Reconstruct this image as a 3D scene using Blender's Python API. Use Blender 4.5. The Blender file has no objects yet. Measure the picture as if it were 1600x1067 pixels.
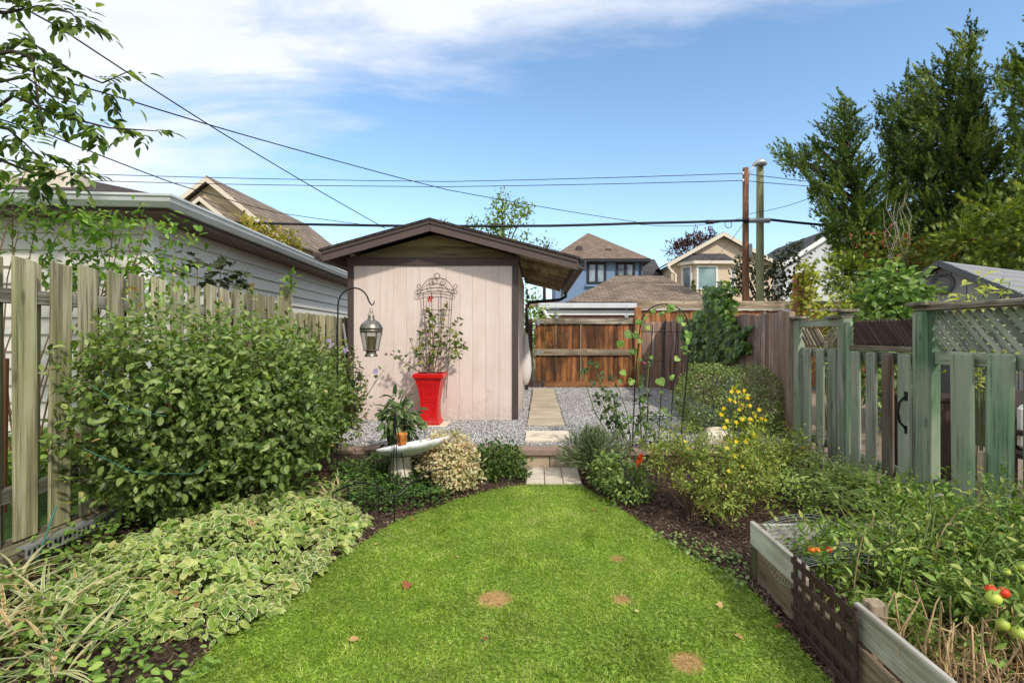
import bpy, bmesh, math, random
import numpy as np
from mathutils import Vector, Matrix, Euler, noise as mnoise

random.seed(7)
rng = np.random.default_rng(11)
S = bpy.context.scene
COL = S.collection
R = math.radians

# ------------------------------------------------------------------ camera
CX, CY, F, H = 840.0, 525.0, 800.0, 1.55      # principal point, focal length (photo pixels), eye height
cam_d = bpy.data.cameras.new('camera')
cam = bpy.data.objects.new('camera', cam_d)
COL.objects.link(cam)
cam.location = (0, 0, H)
cam.rotation_euler = (R(90), 0, 0)
cam_d.sensor_width = 36.0
cam_d.lens = 36.0 * F / 1600.0
cam_d.shift_x = -(CX - 800.0) / 1600.0
cam_d.shift_y = -(533.5 - CY) / 1600.0
cam_d.clip_start = 0.05
cam_d.clip_end = 2000
S.camera = cam

# ------------------------------------------------------------------ light
SUN_AZ, SUN_EL = R(143), R(43)                # azimuth clockwise from +Y
SKY_STRENGTH = 0.15
world = bpy.data.worlds.new('World')
S.world = world
world.use_nodes = True
wn, wl_ = world.node_tree.nodes, world.node_tree.links
wn.clear()
def wnode(t, **kw):
    n = wn.new(t)
    for k, v in kw.items():
        setattr(n, k, v)
    return n
def wmath(op, a, b=None, c=None, clamp=False):
    n = wnode('ShaderNodeMath', operation=op, use_clamp=clamp)
    for i, v in enumerate((a, b, c)):
        if v is None:
            continue
        if isinstance(v, (int, float)):
            n.inputs[i].default_value = v
        else:
            wl_.new(v, n.inputs[i])
    return n.outputs[0]
sky = wnode('ShaderNodeTexSky', sky_type='NISHITA', sun_disc=False, sun_elevation=SUN_EL, sun_rotation=SUN_AZ,
            air_density=1.0, dust_density=0.7, ozone_density=1.6, altitude=100)
tc = wnode('ShaderNodeTexCoord')
sep = wnode('ShaderNodeSeparateXYZ')
wl_.new(tc.outputs['Generated'], sep.inputs[0])
zz = wmath('ADD', wmath('MAXIMUM', sep.outputs[2], 0.0), 0.15)
u = wmath('DIVIDE', sep.outputs[0], zz)
v = wmath('DIVIDE', sep.outputs[1], zz)
comb = wnode('ShaderNodeCombineXYZ')
wl_.new(u, comb.inputs[0]); wl_.new(v, comb.inputs[1])
mp = wnode('ShaderNodeMapping')
mp.inputs['Rotation'].default_value = (0, 0, R(-24))
mp.inputs['Scale'].default_value = (0.55, 1.25, 1)
mp.inputs['Location'].default_value = (1.3, 0.35, 0)
wl_.new(comb.outputs[0], mp.inputs[0])
n1 = wnode('ShaderNodeTexNoise'); n1.inputs['Scale'].default_value = 1.5; n1.inputs['Detail'].default_value = 9
n1.inputs['Roughness'].default_value = 0.56; n1.inputs['Distortion'].default_value = 0.7
wl_.new(mp.outputs[0], n1.inputs['Vector'])
n2 = wnode('ShaderNodeTexNoise'); n2.inputs['Scale'].default_value = 4.5; n2.inputs['Detail'].default_value = 8
n2.inputs['Roughness'].default_value = 0.62; n2.inputs['Distortion'].default_value = 0.3
wl_.new(mp.outputs[0], n2.inputs['Vector'])
side = wmath('SUBTRACT', wmath('SUBTRACT', 1.42, wmath('MULTIPLY', u, 0.60)), v)     # the bank of cloud lies overhead and to the left
side = wmath('MULTIPLY', wmath('MAXIMUM', wmath('MINIMUM', side, 0.5), -0.5), 0.62)
cov = wmath('ADD', wmath('ADD', wmath('MULTIPLY', n1.outputs[0], 0.95), wmath('MULTIPLY', n2.outputs[0], 0.40)), side)
fac = wmath('MULTIPLY', wmath('SUBTRACT', cov, 0.60), 2.9, clamp=True)
fac = wmath('MULTIPLY', wmath('POWER', fac, 1.35), 0.93)
low = wmath('MULTIPLY', wmath('POWER', wmath('SUBTRACT', 1.0, wmath('MAXIMUM', sep.outputs[2], 0.0)), 6.5), 0.62, clamp=True)   # thin white air near the horizon
lowmix = wnode('ShaderNodeMix', data_type='RGBA')
tint = wnode('ShaderNodeMix', data_type='RGBA', blend_type='MULTIPLY')
tint.inputs[0].default_value = 1.0
wl_.new(sky.outputs[0], tint.inputs[6])
tint.inputs[7].default_value = (0.86, 0.98, 1.0, 1)
wl_.new(low, lowmix.inputs[0]); wl_.new(tint.outputs[2], lowmix.inputs[6])
lowmix.inputs[7].default_value = (3.5, 4.1, 4.7, 1)
cloudc = wnode('ShaderNodeMix', data_type='RGBA')
wl_.new(n2.outputs[0], cloudc.inputs[0])
cloudc.inputs[6].default_value = (3.2, 3.45, 4.05, 1)
cloudc.inputs[7].default_value = (4.7, 4.8, 5.0, 1)
mixc = wnode('ShaderNodeMix', data_type='RGBA')
wl_.new(fac, mixc.inputs[0]); wl_.new(lowmix.outputs[2], mixc.inputs[6]); wl_.new(cloudc.outputs[2], mixc.inputs[7])
bg = wnode('ShaderNodeBackground'); bg.inputs['Strength'].default_value = SKY_STRENGTH
wl_.new(mixc.outputs[2], bg.inputs['Color'])
wo = wnode('ShaderNodeOutputWorld')
wl_.new(bg.outputs[0], wo.inputs[0])

sun_d = bpy.data.lights.new('sun', 'SUN')
sun_d.energy = 2.05
sun_d.angle = R(3.0)
sun_d.color = (1.0, 0.955, 0.88)
sun = bpy.data.objects.new('sun', sun_d)
COL.objects.link(sun)
to_sun = Vector((math.sin(SUN_AZ) * math.cos(SUN_EL), math.cos(SUN_AZ) * math.cos(SUN_EL), math.sin(SUN_EL)))
sun.rotation_euler = to_sun.to_track_quat('Z', 'Y').to_euler()
sun.location = (6, -8, 12)

S.view_settings.view_transform = 'Standard'
S.view_settings.look = 'None'
S.view_settings.exposure = 0.74
S.view_settings.gamma = 1.0
S.view_settings.use_curve_mapping = False
S.render.engine = 'CYCLES'
S.cycles.max_bounces = 8
S.cycles.transparent_max_bounces = 16

# ------------------------------------------------------------------ helpers
def P(px, py, Y):
    """photo pixel at depth Y -> world point"""
    return Vector(((px - CX) / F * Y, Y, H - (py - CY) / F * Y))
def PG(px, py, z=0.0):
    """photo pixel -> point on the level z"""
    Y = (H - z) * F / (py - CY)
    return Vector(((px - CX) / F * Y, Y, z))
def wloc(o):
    v = Vector((0, 0, 0))
    while o is not None:
        v += o.location
        o = o.parent
    return v
def tag(o, label=None, cat=None, group=None, kind=None):
    if label: o['label'] = label
    if cat: o['category'] = cat
    if group: o['group'] = group
    if kind: o['kind'] = kind
    return o
def thing(name, label, cat, loc=(0, 0, 0), group=None):
    o = bpy.data.objects.new(name, None)
    COL.objects.link(o)
    o.location = loc
    o.empty_display_size = 0.1
    return tag(o, label, cat, group)
def link(name, me, mat=None, parent=None, kind=None):
    o = bpy.data.objects.new(name, me)
    COL.objects.link(o)
    if mat is not None and not me.materials:
        me.materials.append(mat)
    if parent is not None:
        o.parent = parent
    if kind: o['kind'] = kind
    return o
def dup(root, loc, rz=0.0, label=None, scale=None):
    def rec(o, par):
        c = o.copy(); COL.objects.link(c)
        if par is not None: c.parent = par
        for ch in o.children: rec(ch, c)
        return c
    c = rec(root, None)
    c.location = loc
    c.rotation_euler = (0, 0, rz)
    if scale: c.scale = scale
    if label: c['label'] = label
    return c

class MB:
    """collects shapes in world coordinates and links them as one mesh"""
    def __init__(self):
        self.v, self.f, self.s = [], [], []
    def add(self, vs, fs, smooth=False):
        n = len(self.v)
        self.v += [tuple(p) for p in vs]
        self.f += [tuple(i + n for i in f) for f in fs]
        self.s += [smooth] * len(fs)
        return self
    def box(self, c, size, rz=0.0, M=None):
        c = Vector(c); hx, hy, hz = (s / 2 for s in size)
        M = M if M is not None else Matrix.Rotation(rz, 3, 'Z')
        vs = [c + M @ Vector((x, y, z)) for z in (-hz, hz) for (x, y) in ((-hx, -hy), (hx, -hy), (hx, hy), (-hx, hy))]
        return self.add(vs, [(3, 2, 1, 0), (4, 5, 6, 7), (0, 1, 5, 4), (1, 2, 6, 5), (2, 3, 7, 6), (3, 0, 4, 7)])
    def b2(self, lo, hi):
        return self.box([(a + b) / 2 for a, b in zip(lo, hi)], [abs(b - a) for a, b in zip(lo, hi)])
    def bar(self, p, q, w, t, up=(0, 0, 1)):
        p, q = Vector(p), Vector(q)
        d = (q - p); L = d.length; d.normalize()
        x = d.cross(Vector(up))
        if x.length < 1e-4: x = d.cross(Vector((0, 1, 0)))
        x.normalize(); y = x.cross(d)
        M = Matrix((x, y, d)).transposed()
        return self.box((p + q) / 2, (w, t, L), M=M)
    def tube(self, pts, r, n=6, cap=True, smooth=True):
        pts = [Vector(p) for p in pts]
        m = len(pts)
        rr = r if isinstance(r, (list, tuple)) else [r] * m
        t0 = (pts[1] - pts[0]).normalized()
        x = t0.orthogonal().normalized()
        vs = []
        for i in range(m):
            t = (pts[min(i + 1, m - 1)] - pts[max(i - 1, 0)])
            t = t.normalized() if t.length > 1e-9 else t0
            x = (x - t * x.dot(t))
            x = x.normalized() if x.length > 1e-6 else t.orthogonal().normalized()
            y = t.cross(x)
            for k in range(n):
                a = 2 * math.pi * k / n
                vs.append(pts[i] + (x * math.cos(a) + y * math.sin(a)) * rr[i])
        fs = [(i * n + k, i * n + (k + 1) % n, (i + 1) * n + (k + 1) % n, (i + 1) * n + k) for i in range(m - 1) for k in range(n)]
        self.add(vs, fs, smooth)
        if cap:
            self.add(vs[:n], [tuple(range(n))[::-1]]); self.add(vs[-n:], [tuple(range(n))])
        return self
    def lathe(self, c, prof, n=20, smooth=True, M=None, rot=0.0):
        c = Vector(c); vs = []
        for (r, z) in prof:
            for k in range(n):
                a = 2 * math.pi * k / n + rot
                p = Vector((r * math.cos(a), r * math.sin(a), z))
                vs.append(c + (M @ p if M is not None else p))
        m = len(prof)
        fs = [(i * n + k, i * n + (k + 1) % n, (i + 1) * n + (k + 1) % n, (i + 1) * n + k) for i in range(m - 1) for k in range(n)]
        self.add(vs, fs, smooth)
        self.add(vs[:n], [tuple(range(n))[::-1]]); self.add(vs[-n:], [tuple(range(n))])
        return self
    def poly(self, pts, d):
        """polygon pts extruded by vector d"""
        pts = [Vector(p) for p in pts]; d = Vector(d); n = len(pts)
        vs = pts + [p + d for p in pts]
        return self.add(vs, [tuple(range(n))[::-1], tuple(range(n, 2 * n))] + [(i, (i + 1) % n, n + (i + 1) % n, n + i) for i in range(n)])
    def quad(self, *pts):
        return self.add(pts, [tuple(range(len(pts)))])
    def build(self, name, mat, parent=None, kind=None, bevel=0.0, fix=True):
        me = bpy.data.meshes.new(name)
        o_ = wloc(parent) if parent is not None else Vector((0, 0, 0))
        me.from_pydata([(p[0] - o_.x, p[1] - o_.y, p[2] - o_.z) for p in self.v], [], self.f)
        me.polygons.foreach_set('use_smooth', self.s)
        if fix or bevel:
            bm = bmesh.new(); bm.from_mesh(me)
            if fix: bmesh.ops.recalc_face_normals(bm, faces=bm.faces)
            if bevel:
                bmesh.ops.bevel(bm, geom=list(bm.edges), offset=bevel, segments=1, affect='EDGES', clamp_overlap=True)
            bm.to_mesh(me); bm.free()
        me.update()
        return link(name, me, mat, parent, kind)
    def thing(self, name, mat, label, cat, group=None, bevel=0.0):
        """one mesh that is a thing: origin at the foot of its box"""
        xs = [min(p[i] for p in self.v) for i in range(3)]; xe = [max(p[i] for p in self.v) for i in range(3)]
        o = Vector(((xs[0] + xe[0]) / 2, (xs[1] + xe[1]) / 2, xs[2]))
        self.v = [(p[0] - o.x, p[1] - o.y, p[2] - o.z) for p in self.v]
        ob = self.build(name, mat, bevel=bevel)
        ob.location = o
        return tag(ob, label, cat, group)

_boards = {}
def board(name, p, q, w, t, mat, parent, face=(0, -1, 0), bevel=0.004, slant=0.0, jit=0.0, key=''):
    """a board from p to q, w wide and t thick, its flat side towards `face`; grain runs along local Z"""
    p, q = Vector(p), Vector(q)
    d = q - p; L = d.length; d.normalize()
    k = (round(w, 3), round(t, 3), round(L, 2), round(slant, 3), round(bevel, 4), mat.name, key)
    L0 = round(L, 2)
    if k not in _boards:
        bm = bmesh.new()
        hx, hy = w / 2, t / 2
        vs = [bm.verts.new(c) for c in ((-hx, -hy, 0), (hx, -hy, 0), (hx, hy, 0), (-hx, hy, 0),
                                        (-hx, -hy, L0), (hx, -hy, L0 - slant), (hx, hy, L0 - slant), (-hx, hy, L0))]
        for f in ((3, 2, 1, 0), (4, 5, 6, 7), (0, 1, 5, 4), (1, 2, 6, 5), (2, 3, 7, 6), (3, 0, 4, 7)):
            bm.faces.new([vs[i] for i in f])
        if bevel:
            bmesh.ops.bevel(bm, geom=list(bm.edges), offset=bevel, segments=1, affect='EDGES')
        me = bpy.data.meshes.new(name); bm.to_mesh(me); bm.free()
        me.materials.append(mat)
        _boards[k] = me
    n = Vector(face); n = (n - d * n.dot(d)).normalized()
    y = -n; x = y.cross(d)
    M = Matrix((x, y, d)).transposed()
    if jit:
        M = M @ Euler((random.uniform(-jit, jit), random.uniform(-jit, jit), random.uniform(-jit, jit) * 2)).to_matrix()
    o = bpy.data.objects.new(name, _boards[k]); COL.objects.link(o)
    M4 = M.to_4x4(); M4.translation = p - (wloc(parent) if parent is not None else Vector((0, 0, 0)))
    if parent is not None: o.parent = parent
    o.matrix_local = M4
    return o

# ------------------------------------------------------------------ materials
MATS = {}
class NT:
    def __init__(self, name):
        self.m = bpy.data.materials.new(name); self.m.use_nodes = True
        self.t = self.m.node_tree; self.t.nodes.clear()
        self.out = self.t.nodes.new('ShaderNodeOutputMaterial')
    def n(self, typ, **kw):
        x = self.t.nodes.new(typ)
        for k, v in kw.items(): setattr(x, k, v)
        return x
    def l(self, a, b): self.t.links.new(a, b)
    def setin(self, s, v):
        if v is None: return
        if hasattr(v, 'links') or isinstance(v, bpy.types.NodeSocket): self.l(v, s)
        elif isinstance(v, (tuple, list)) and len(v) == 3 and s.type == 'RGBA': s.default_value = (*v, 1)
        else: s.default_value = v
    def math(self, op, a, b=None, clamp=False):
        x = self.n('ShaderNodeMath', operation=op, use_clamp=clamp)
        self.setin(x.inputs[0], a)
        if b is not None: self.setin(x.inputs[1], b)
        return x.outputs[0]
    def mix(self, f, a, b, blend='MIX'):
        x = self.n('ShaderNodeMix', data_type='RGBA', blend_type=blend)
        self.setin(x.inputs[0], f); self.setin(x.inputs[6], a); self.setin(x.inputs[7], b)
        return x.outputs[2]
    def ramp(self, f, stops, interp='LINEAR'):
        x = self.n('ShaderNodeValToRGB'); cr = x.color_ramp; cr.interpolation = interp
        while len(cr.elements) < len(stops): cr.elements.new(0.5)
        for e, (p, c) in zip(cr.elements, stops):
            e.position = p
            e.color = (*c, 1) if isinstance(c, (tuple, list)) else (c, c, c, 1)
        self.setin(x.inputs[0], f)
        return x.outputs[0]
    def coords(self, scale=(1, 1, 1), rand=True, world=False, rot=(0, 0, 0)):
        if world:
            src = self.n('ShaderNodeNewGeometry').outputs['Position']
        else:
            src = self.n('ShaderNodeTexCoord').outputs['Object']
        if rand and not world:
            oi = self.n('ShaderNodeObjectInfo')
            m = self.n('ShaderNodeVectorMath', operation='MULTIPLY_ADD')
            c = self.n('ShaderNodeCombineXYZ')
            for i in range(3): self.l(oi.outputs['Random'], c.inputs[i])
            self.l(c.outputs[0], m.inputs[0]); m.inputs[1].default_value = (91.7, 53.1, 37.7); self.l(src, m.inputs[2])
            src = m.outputs[0]
        mp = self.n('ShaderNodeMapping'); mp.inputs['Scale'].default_value = scale; mp.inputs['Rotation'].default_value = rot
        self.l(src, mp.inputs[0])
        return mp.outputs[0]
    def noise(self, vec, scale=5, detail=6, rough=0.55, dist=0.0):
        x = self.n('ShaderNodeTexNoise')
        x.inputs['Scale'].default_value = scale; x.inputs['Detail'].default_value = detail
        x.inputs['Roughness'].default_value = rough; x.inputs['Distortion'].default_value = dist
        if vec is not None: self.l(vec, x.inputs['Vector'])
        return x.outputs[0]
    def bump(self, h, strength=0.3, dist=0.01):
        x = self.n('ShaderNodeBump'); x.inputs['Strength'].default_value = strength; x.inputs['Distance'].default_value = dist
        self.l(h, x.inputs['Height'])
        return x.outputs[0]
    def bsdf(self, color, rough=0.7, normal=None, metal=0.0, spec=0.4, trans=0.0):
        x = self.n('ShaderNodeBsdfPrincipled')
        self.setin(x.inputs['Base Color'], color); self.setin(x.inputs['Roughness'], rough)
        x.inputs['Metallic'].default_value = metal
        x.inputs['Specular IOR Level'].default_value = spec
        x.inputs['Transmission Weight'].default_value = trans
        if normal is not None: self.l(normal, x.inputs['Normal'])
        self.l(x.outputs[0], self.out.inputs[0])
        return x
    def random(self):
        return self.n('ShaderNodeObjectInfo').outputs['Random']

def M_plain(name, col, rough=0.6, var=0.25, scale=6, bump=0.15, metal=0.0, spec=0.4, col2=None, world=False, bdist=0.004, rand=True):
    """one colour with soft blotches and fine relief"""
    t = NT(name)
    c = t.coords(world=world, rand=rand)
    n = t.noise(c, scale, 6, 0.6)
    n2 = t.noise(c, scale * 9, 4, 0.6)
    c2 = col2 or tuple(x * (1 - var) for x in col)
    k = t.math('ADD', t.math('MULTIPLY', n, 0.75), t.math('MULTIPLY', n2, 0.25))
    color = t.ramp(k, [(0.36, c2), (0.62, col)])
    t.bsdf(color, rough, t.bump(n2, bump, bdist), metal, spec)
    return t.m
def M_wood(name, c1, c2, c3, rough=0.75, grain=1.0, stain=0.5, spec=0.25, objvar=0.35, knots=True, c4=None, along='z'):
    """boards with the grain along local Z: c1-c2 grain, c3 stains, darker streaks"""
    t = NT(name)
    turn = (lambda v: v) if along == 'z' else (lambda v: (v[2], v[1], v[0]))
    big = t.noise(t.coords(turn((7 * grain, 7 * grain, 0.55))), 1.0, 5, 0.6, 0.35)
    fine = t.noise(t.coords(turn((70 * grain, 70 * grain, 1.6))), 1.0, 4, 0.65, 0.2)
    blot = t.noise(t.coords(turn((2.6, 2.6, 1.3))), 1.0, 5, 0.6, 0.3)
    g = t.math('ADD', t.math('MULTIPLY', big, 0.6), t.math('MULTIPLY', fine, 0.4))
    col = t.ramp(g, [(0.40, tuple(x * .8 for x in c2)), (0.46, c2), (0.54, c1), (0.64, tuple(min(1, x * 1.25) for x in c1))])
    col = t.mix(t.math('MULTIPLY', t.ramp(blot, [(0.44, 0.0), (0.58, 1.0)]), stain), col, c3)
    if c4 is not None:
        top = t.noise(t.coords((1.1, 1.1, 0.8)), 1.0, 3, 0.5)
        col = t.mix(t.math('MULTIPLY', t.ramp(top, [(0.45, 0.0), (0.58, 1.0)]), 0.75), col, c4)
    rv = t.ramp(t.random(), [(0.0, 1.0 - objvar), (1.0, 1.0 + objvar * 0.5)])
    col = t.mix(1.0, col, rv, 'MULTIPLY')
    crack = t.ramp(fine, [(0.33, 0.2), (0.42, 1.0)])
    col = t.mix(0.55, col, crack, 'MULTIPLY')
    if knots:
        vo = t.n('ShaderNodeTexVoronoi'); vo.inputs['Scale'].default_value = 1.0
        t.l(t.coords((8, 8, 2.3)), vo.inputs['Vector'])
        kn = t.ramp(vo.outputs['Distance'], [(0.08, 0.3), (0.17, 1.0)])
        col = t.mix(0.7, col, kn, 'MULTIPLY')
    t.bsdf(col, rough, t.bump(t.math('ADD', fine, t.math('MULTIPLY', big, 0.5)), 0.55, 0.006), 0, spec)
    return t.m
def M_shingle(name, c1, c2, scale=1.0, world=True):
    """courses of asphalt shingles for roofs too far away to pick one apart"""
    t = NT(name)
    g = t.n('ShaderNodeTexCoord').outputs['UV']
    br = t.n('ShaderNodeTexBrick'); t.l(g, br.inputs['Vector'])
    br.offset = 0.5
    br.inputs['Scale'].default_value = scale
    br.inputs['Brick Width'].default_value = 0.30; br.inputs['Row Height'].default_value = 0.145
    br.inputs['Mortar Size'].default_value = 0.012; br.inputs['Bias'].default_value = 0.0
    br.inputs['Color1'].default_value = (*c1, 1); br.inputs['Color2'].default_value = (*c2, 1)
    br.inputs['Mortar'].default_value = (*(x * 0.45 for x in c2), 1)
    nz = t.noise(t.coords(world=True), 2.2, 6, 0.65)
    fine = t.noise(t.coords(world=True), 60, 3, 0.6)
    col = t.mix(1.0, br.outputs['Color'], t.ramp(nz, [(0.3, 0.72), (0.7, 1.2)]), 'MULTIPLY')
    col = t.mix(0.8, col, t.ramp(fine, [(0.3, 0.7), (0.7, 1.25)]), 'MULTIPLY')
    t.bsdf(col, 0.9, t.bump(t.math('ADD', br.outputs['Fac'], t.math('MULTIPLY', fine, -0.5)), 0.5, -0.02), 0, 0.2)
    return t.m
def M_leaf(name, stops, edge=None, edge_at=0.6, trans=0.28, rough=0.5, spec=0.35, vein=0.0, patch=0.25, tip=None):
    """leaf colour from each leaf's own random value; `edge` paints the leaf margin of variegated kinds"""
    t = NT(name)
    a = t.n('ShaderNodeAttribute', attribute_name='rnd').outputs['Fac']
    col = t.ramp(a, stops)
    pn = t.noise(t.coords(world=True), 3.1, 4, 0.6)
    col = t.mix(1.0, col, t.ramp(pn, [(0.3, 1 - patch), (0.7, 1 + patch)]), 'MULTIPLY')
    e = t.n('ShaderNodeAttribute', attribute_name='edge').outputs['Fac']
    if vein:
        col = t.mix(t.ramp(e, [(0.0, vein), (0.22, 0.0)]), col, tuple(min(1, x * 1.9 + 0.02) for x in stops[-1][1]))
    if edge is not None:
        en = t.noise(t.coords(world=True), 70, 2, 0.5)
        ee = t.math('ADD', e, t.math('MULTIPLY', t.math('SUBTRACT', en, 0.5), 0.5))
        col = t.mix(t.ramp(ee, [(edge_at, 0.0), (edge_at + 0.06, 1.0)]), col, edge)
    b = t.n('ShaderNodeBsdfPrincipled')
    t.l(col, b.inputs['Base Color']); b.inputs['Roughness'].default_value = rough
    b.inputs['Specular IOR Level'].default_value = spec
    tr = t.n('ShaderNodeBsdfTranslucent')
    tc_ = t.mix(1.0, col, (1.25, 1.3, 0.55), 'MULTIPLY')
    t.l(tc_, tr.inputs['Color'])
    mx = t.n('ShaderNodeMixShader'); mx.inputs[0].default_value = trans
    t.l(b.outputs[0], mx.inputs[1]); t.l(tr.outputs[0], mx.inputs[2]); t.l(mx.outputs[0], t.out.inputs[0])
    return t.m
def M_glass(name, tint=(0.8, 0.85, 0.85), alpha=None, rough=0.03):
    t = NT(name)
    t.bsdf(tint, rough, None, 0, 0.6, 1.0)
    return t.m
def uv_planar(o, ux, uy, org=(0, 0, 0)):
    """UVs in metres along ux, uy"""
    me = o.data
    uvl = me.uv_layers.new(name='UVMap') if not me.uv_layers else me.uv_layers[0]
    ux, uy, org = Vector(ux).normalized(), Vector(uy).normalized(), Vector(org)
    for l in me.loops:
        p = me.vertices[l.vertex_index].co - org
        uvl.data[l.index].uv = (p.dot(ux), p.dot(uy))

# ------------------------------------------------------------------ leaves
class Tpl:
    def __init__(self, verts, faces, edge):
        self.v = np.array(verts, float); self.f = faces; self.e = np.array(edge, float)
def leaf_simple(w=0.5, fold=0.10, droop=0.12):
    return Tpl([(0, 0, 0), (-w / 2, .42, fold), (0, .48, 0), (w / 2, .42, fold), (0, 1, -droop)],
               [(0, 3, 2), (0, 2, 1), (2, 3, 4), (2, 4, 1)], [1, 1, 0, 1, 1])
def leaf_oval(w=0.55, fold=0.10, droop=0.2):
    pts = [(0, 0), (.62, .16), (1.0, .40), (.86, .66), (.45, .87), (0, 1.0)]
    V = [(0, 0, 0)]; E = [0]
    mid = []
    for i, (x, y) in enumerate(pts[1:-1]):
        z = -droop * y * y
        V += [(-x * w / 2, y, fold * x + z), (0, y, z), (x * w / 2, y, fold * x + z)]; E += [1, 0, 1]
    V.append((0, 1, -droop)); E.append(0.4)
    F_ = [(0, 2, 1), (0, 3, 2)]
    for i in range(3):
        a = 1 + 3 * i
        F_ += [(a, a + 1, a + 4, a + 3), (a + 1, a + 2, a + 5, a + 4)]
    F_ += [(10, 11, 13), (11, 12, 13)]
    return Tpl(V, F_, E)
def leaf_mid(w=.5, fold=.09, droop=.2):
    V = [(0, 0, 0)] + [(sx * w / 2 * k, y, fold * abs(sx) - droop * y * y) for y, k in ((.32, .94), (.68, .80)) for sx in (-1, 0, 1)] + [(0, 1, -droop)]
    return Tpl(V, [(0, 2, 1), (0, 3, 2), (1, 2, 5, 4), (2, 3, 6, 5), (4, 5, 7), (5, 6, 7)], [1, 1, 0, 1, 1, 0, 1, .5])
def leaf_margin(w=0.66, fold=0.07, droop=0.22):
    """oval leaf with an inner ring, so that its margin can have another colour"""
    out = [(0, 0), (.34, .08), (.5, .3), (.47, .56), (.3, .8), (0, 1), (-.3, .8), (-.47, .56), (-.5, .3), (-.34, .08)]
    V, E = [], []
    for s, e in ((1.0, 1.0), (0.62, 0.35)):
        for (x, y) in out:
            yy = .48 + (y - .48) * s; xx = x * s * 2 * w / 2 * 1.0
            V.append((xx, yy, fold * abs(xx) * 2 - droop * yy * yy)); E.append(e)
    V.append((0, .25, -droop * .06)); V.append((0, .7, -droop * .49)); E += [0.1, 0.1]
    n = 10
    F_ = [(i, (i + 1) % n, n + (i + 1) % n, n + i) for i in range(n)]
    F_ += [(n, n + 1, 20), (n + 1, n + 2, 20), (n + 2, n + 3, 21, 20), (n + 3, n + 4, 21), (n + 4, n + 5, 21), (n + 5, n + 6, 21), (n + 6, n + 7, 21),
           (n + 7, n + 8, 20, 21), (n + 8, n + 9, 20), (n + 9, n, 20)]
    return Tpl(V, F_, E)
def leaf_heart(w=1.0):
    out = [(0, .12), (.22, 0), (.45, .12), (.52, .38), (.36, .68), (0, 1.0), (-.36, .68), (-.52, .38), (-.45, .12), (-.22, 0)]
    V = [(x * w, y, .10 * abs(x) - .15 * y * y) for x, y in out] + [(0, .42, -.05)]
    return Tpl(V, [(i, (i + 1) % 10, 10) for i in range(10)], [1] * 10 + [0])
def leaf_lobed():
    out = [(0, 0), (.2, .10), (.5, .05), (.40, .30), (.62, .55), (.26, .58), (0, 1.0), (-.26, .58), (-.62, .55), (-.40, .30), (-.5, .05), (-.2, .10)]
    V = [(x, y, .08 * abs(x) - .15 * y * y) for x, y in out] + [(0, .36, -.03)]
    n = len(out)
    return Tpl(V, [(i, (i + 1) % n, n) for i in range(n)], [1] * n + [0])
def leaf_blade(w=0.06, bend=0.35, seg=3, tipw=0.15):
    V, E, F_ = [], [], []
    for i in range(seg):
        tt = i / seg
        ww = w / 2 * (1 - tt * (1 - tipw)) if i else w / 2 * .8
        y = tt; z = -bend * tt * tt
        V += [(-ww, y, z), (ww, y, z)]; E += [1, 1]
    V.append((0, 1, -bend)); E.append(.5)
    for i in range(seg - 1):
        F_.append((2 * i, 2 * i + 1, 2 * i + 3, 2 * i + 2))
    F_.append((2 * seg - 2, 2 * seg - 1, 2 * seg))
    return Tpl(V, F_, E)
def leaf_ribbon(w=0.05, bend=0.8, seg=5):
    """long blade with a midrib, edge value 1 at its margins"""
    V, E, F_ = [], [], []
    for i in range(seg):
        tt = i / seg
        ww = w / 2 * (.6 + 1.2 * tt * (1 - tt) * 1.3) * (1 - tt ** 3)
        a = bend * tt * 1.3
        y = math.sin(a) / (bend * 1.3) if bend > 1e-3 else tt
        y = tt * math.cos(a * .6); z = -bend * tt * tt * .8
        V += [(-ww, y, z + ww * .4), (0, y, z), (ww, y, z + ww * .4)]; E += [1, 0, 1]
    V.append((0, math.cos(bend * .78), -bend * .8)); E.append(.6)
    for i in range(seg - 1):
        a = 3 * i
        F_ += [(a, a + 1, a + 4, a + 3), (a + 1, a + 2, a + 5, a + 4)]
    a = 3 * (seg - 1)
    F_ += [(a, a + 1, 3 * seg), (a + 1, a + 2, 3 * seg)]
    return Tpl(V, F_, E)
def leaf_spray(n=6, w=0.15, spread=0.42):
    """a flat fan of narrow conifer twigs"""
    V, F_, E = [], [], []
    r = random.Random(3)
    for k in range(n):
        a = spread * (k / (n - 1) - .5) * 2
        L = (1 - .35 * abs(a)) * r.uniform(.8, 1.05)
        b = .30 * (1 - abs(a) * .6) if k % 2 else 0.05
        dx, dy = math.sin(a), math.cos(a)
        nx, ny = dy, -dx
        z = r.uniform(-.14, .10)
        o = len(V)
        V += [(dx * L * .12 + nx * w / 2, b + dy * L * .1 + ny * w / 2, 0), (dx * L, b + dy * L * (1 - b), z), (dx * L * .12 - nx * w / 2, b + dy * L * .1 - ny * w / 2, 0)]
        E += [0, 1, 0]
        F_.append((o, o + 1, o + 2))
    return Tpl(V, F_, E)
def leaf_triple(w=.6):
    """three leaflets"""
    V, F_, E = [], [], []
    for k, a in enumerate((-1.25, 0, 1.25)):
        c, s = math.cos(a), math.sin(a)
        o = len(V)
        for (x, y, z) in ((0, .10, 0), (w * .44, .85, .05), (-w * .44, .85, .05)):
            y2 = y * (1 if k == 1 else .85)
            V.append((c * x + s * y2, -s * x + c * y2, z)); E.append(1 if x else 0)
        F_.append((o, o + 1, o + 2))
    return Tpl(V, F_, E)
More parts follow.
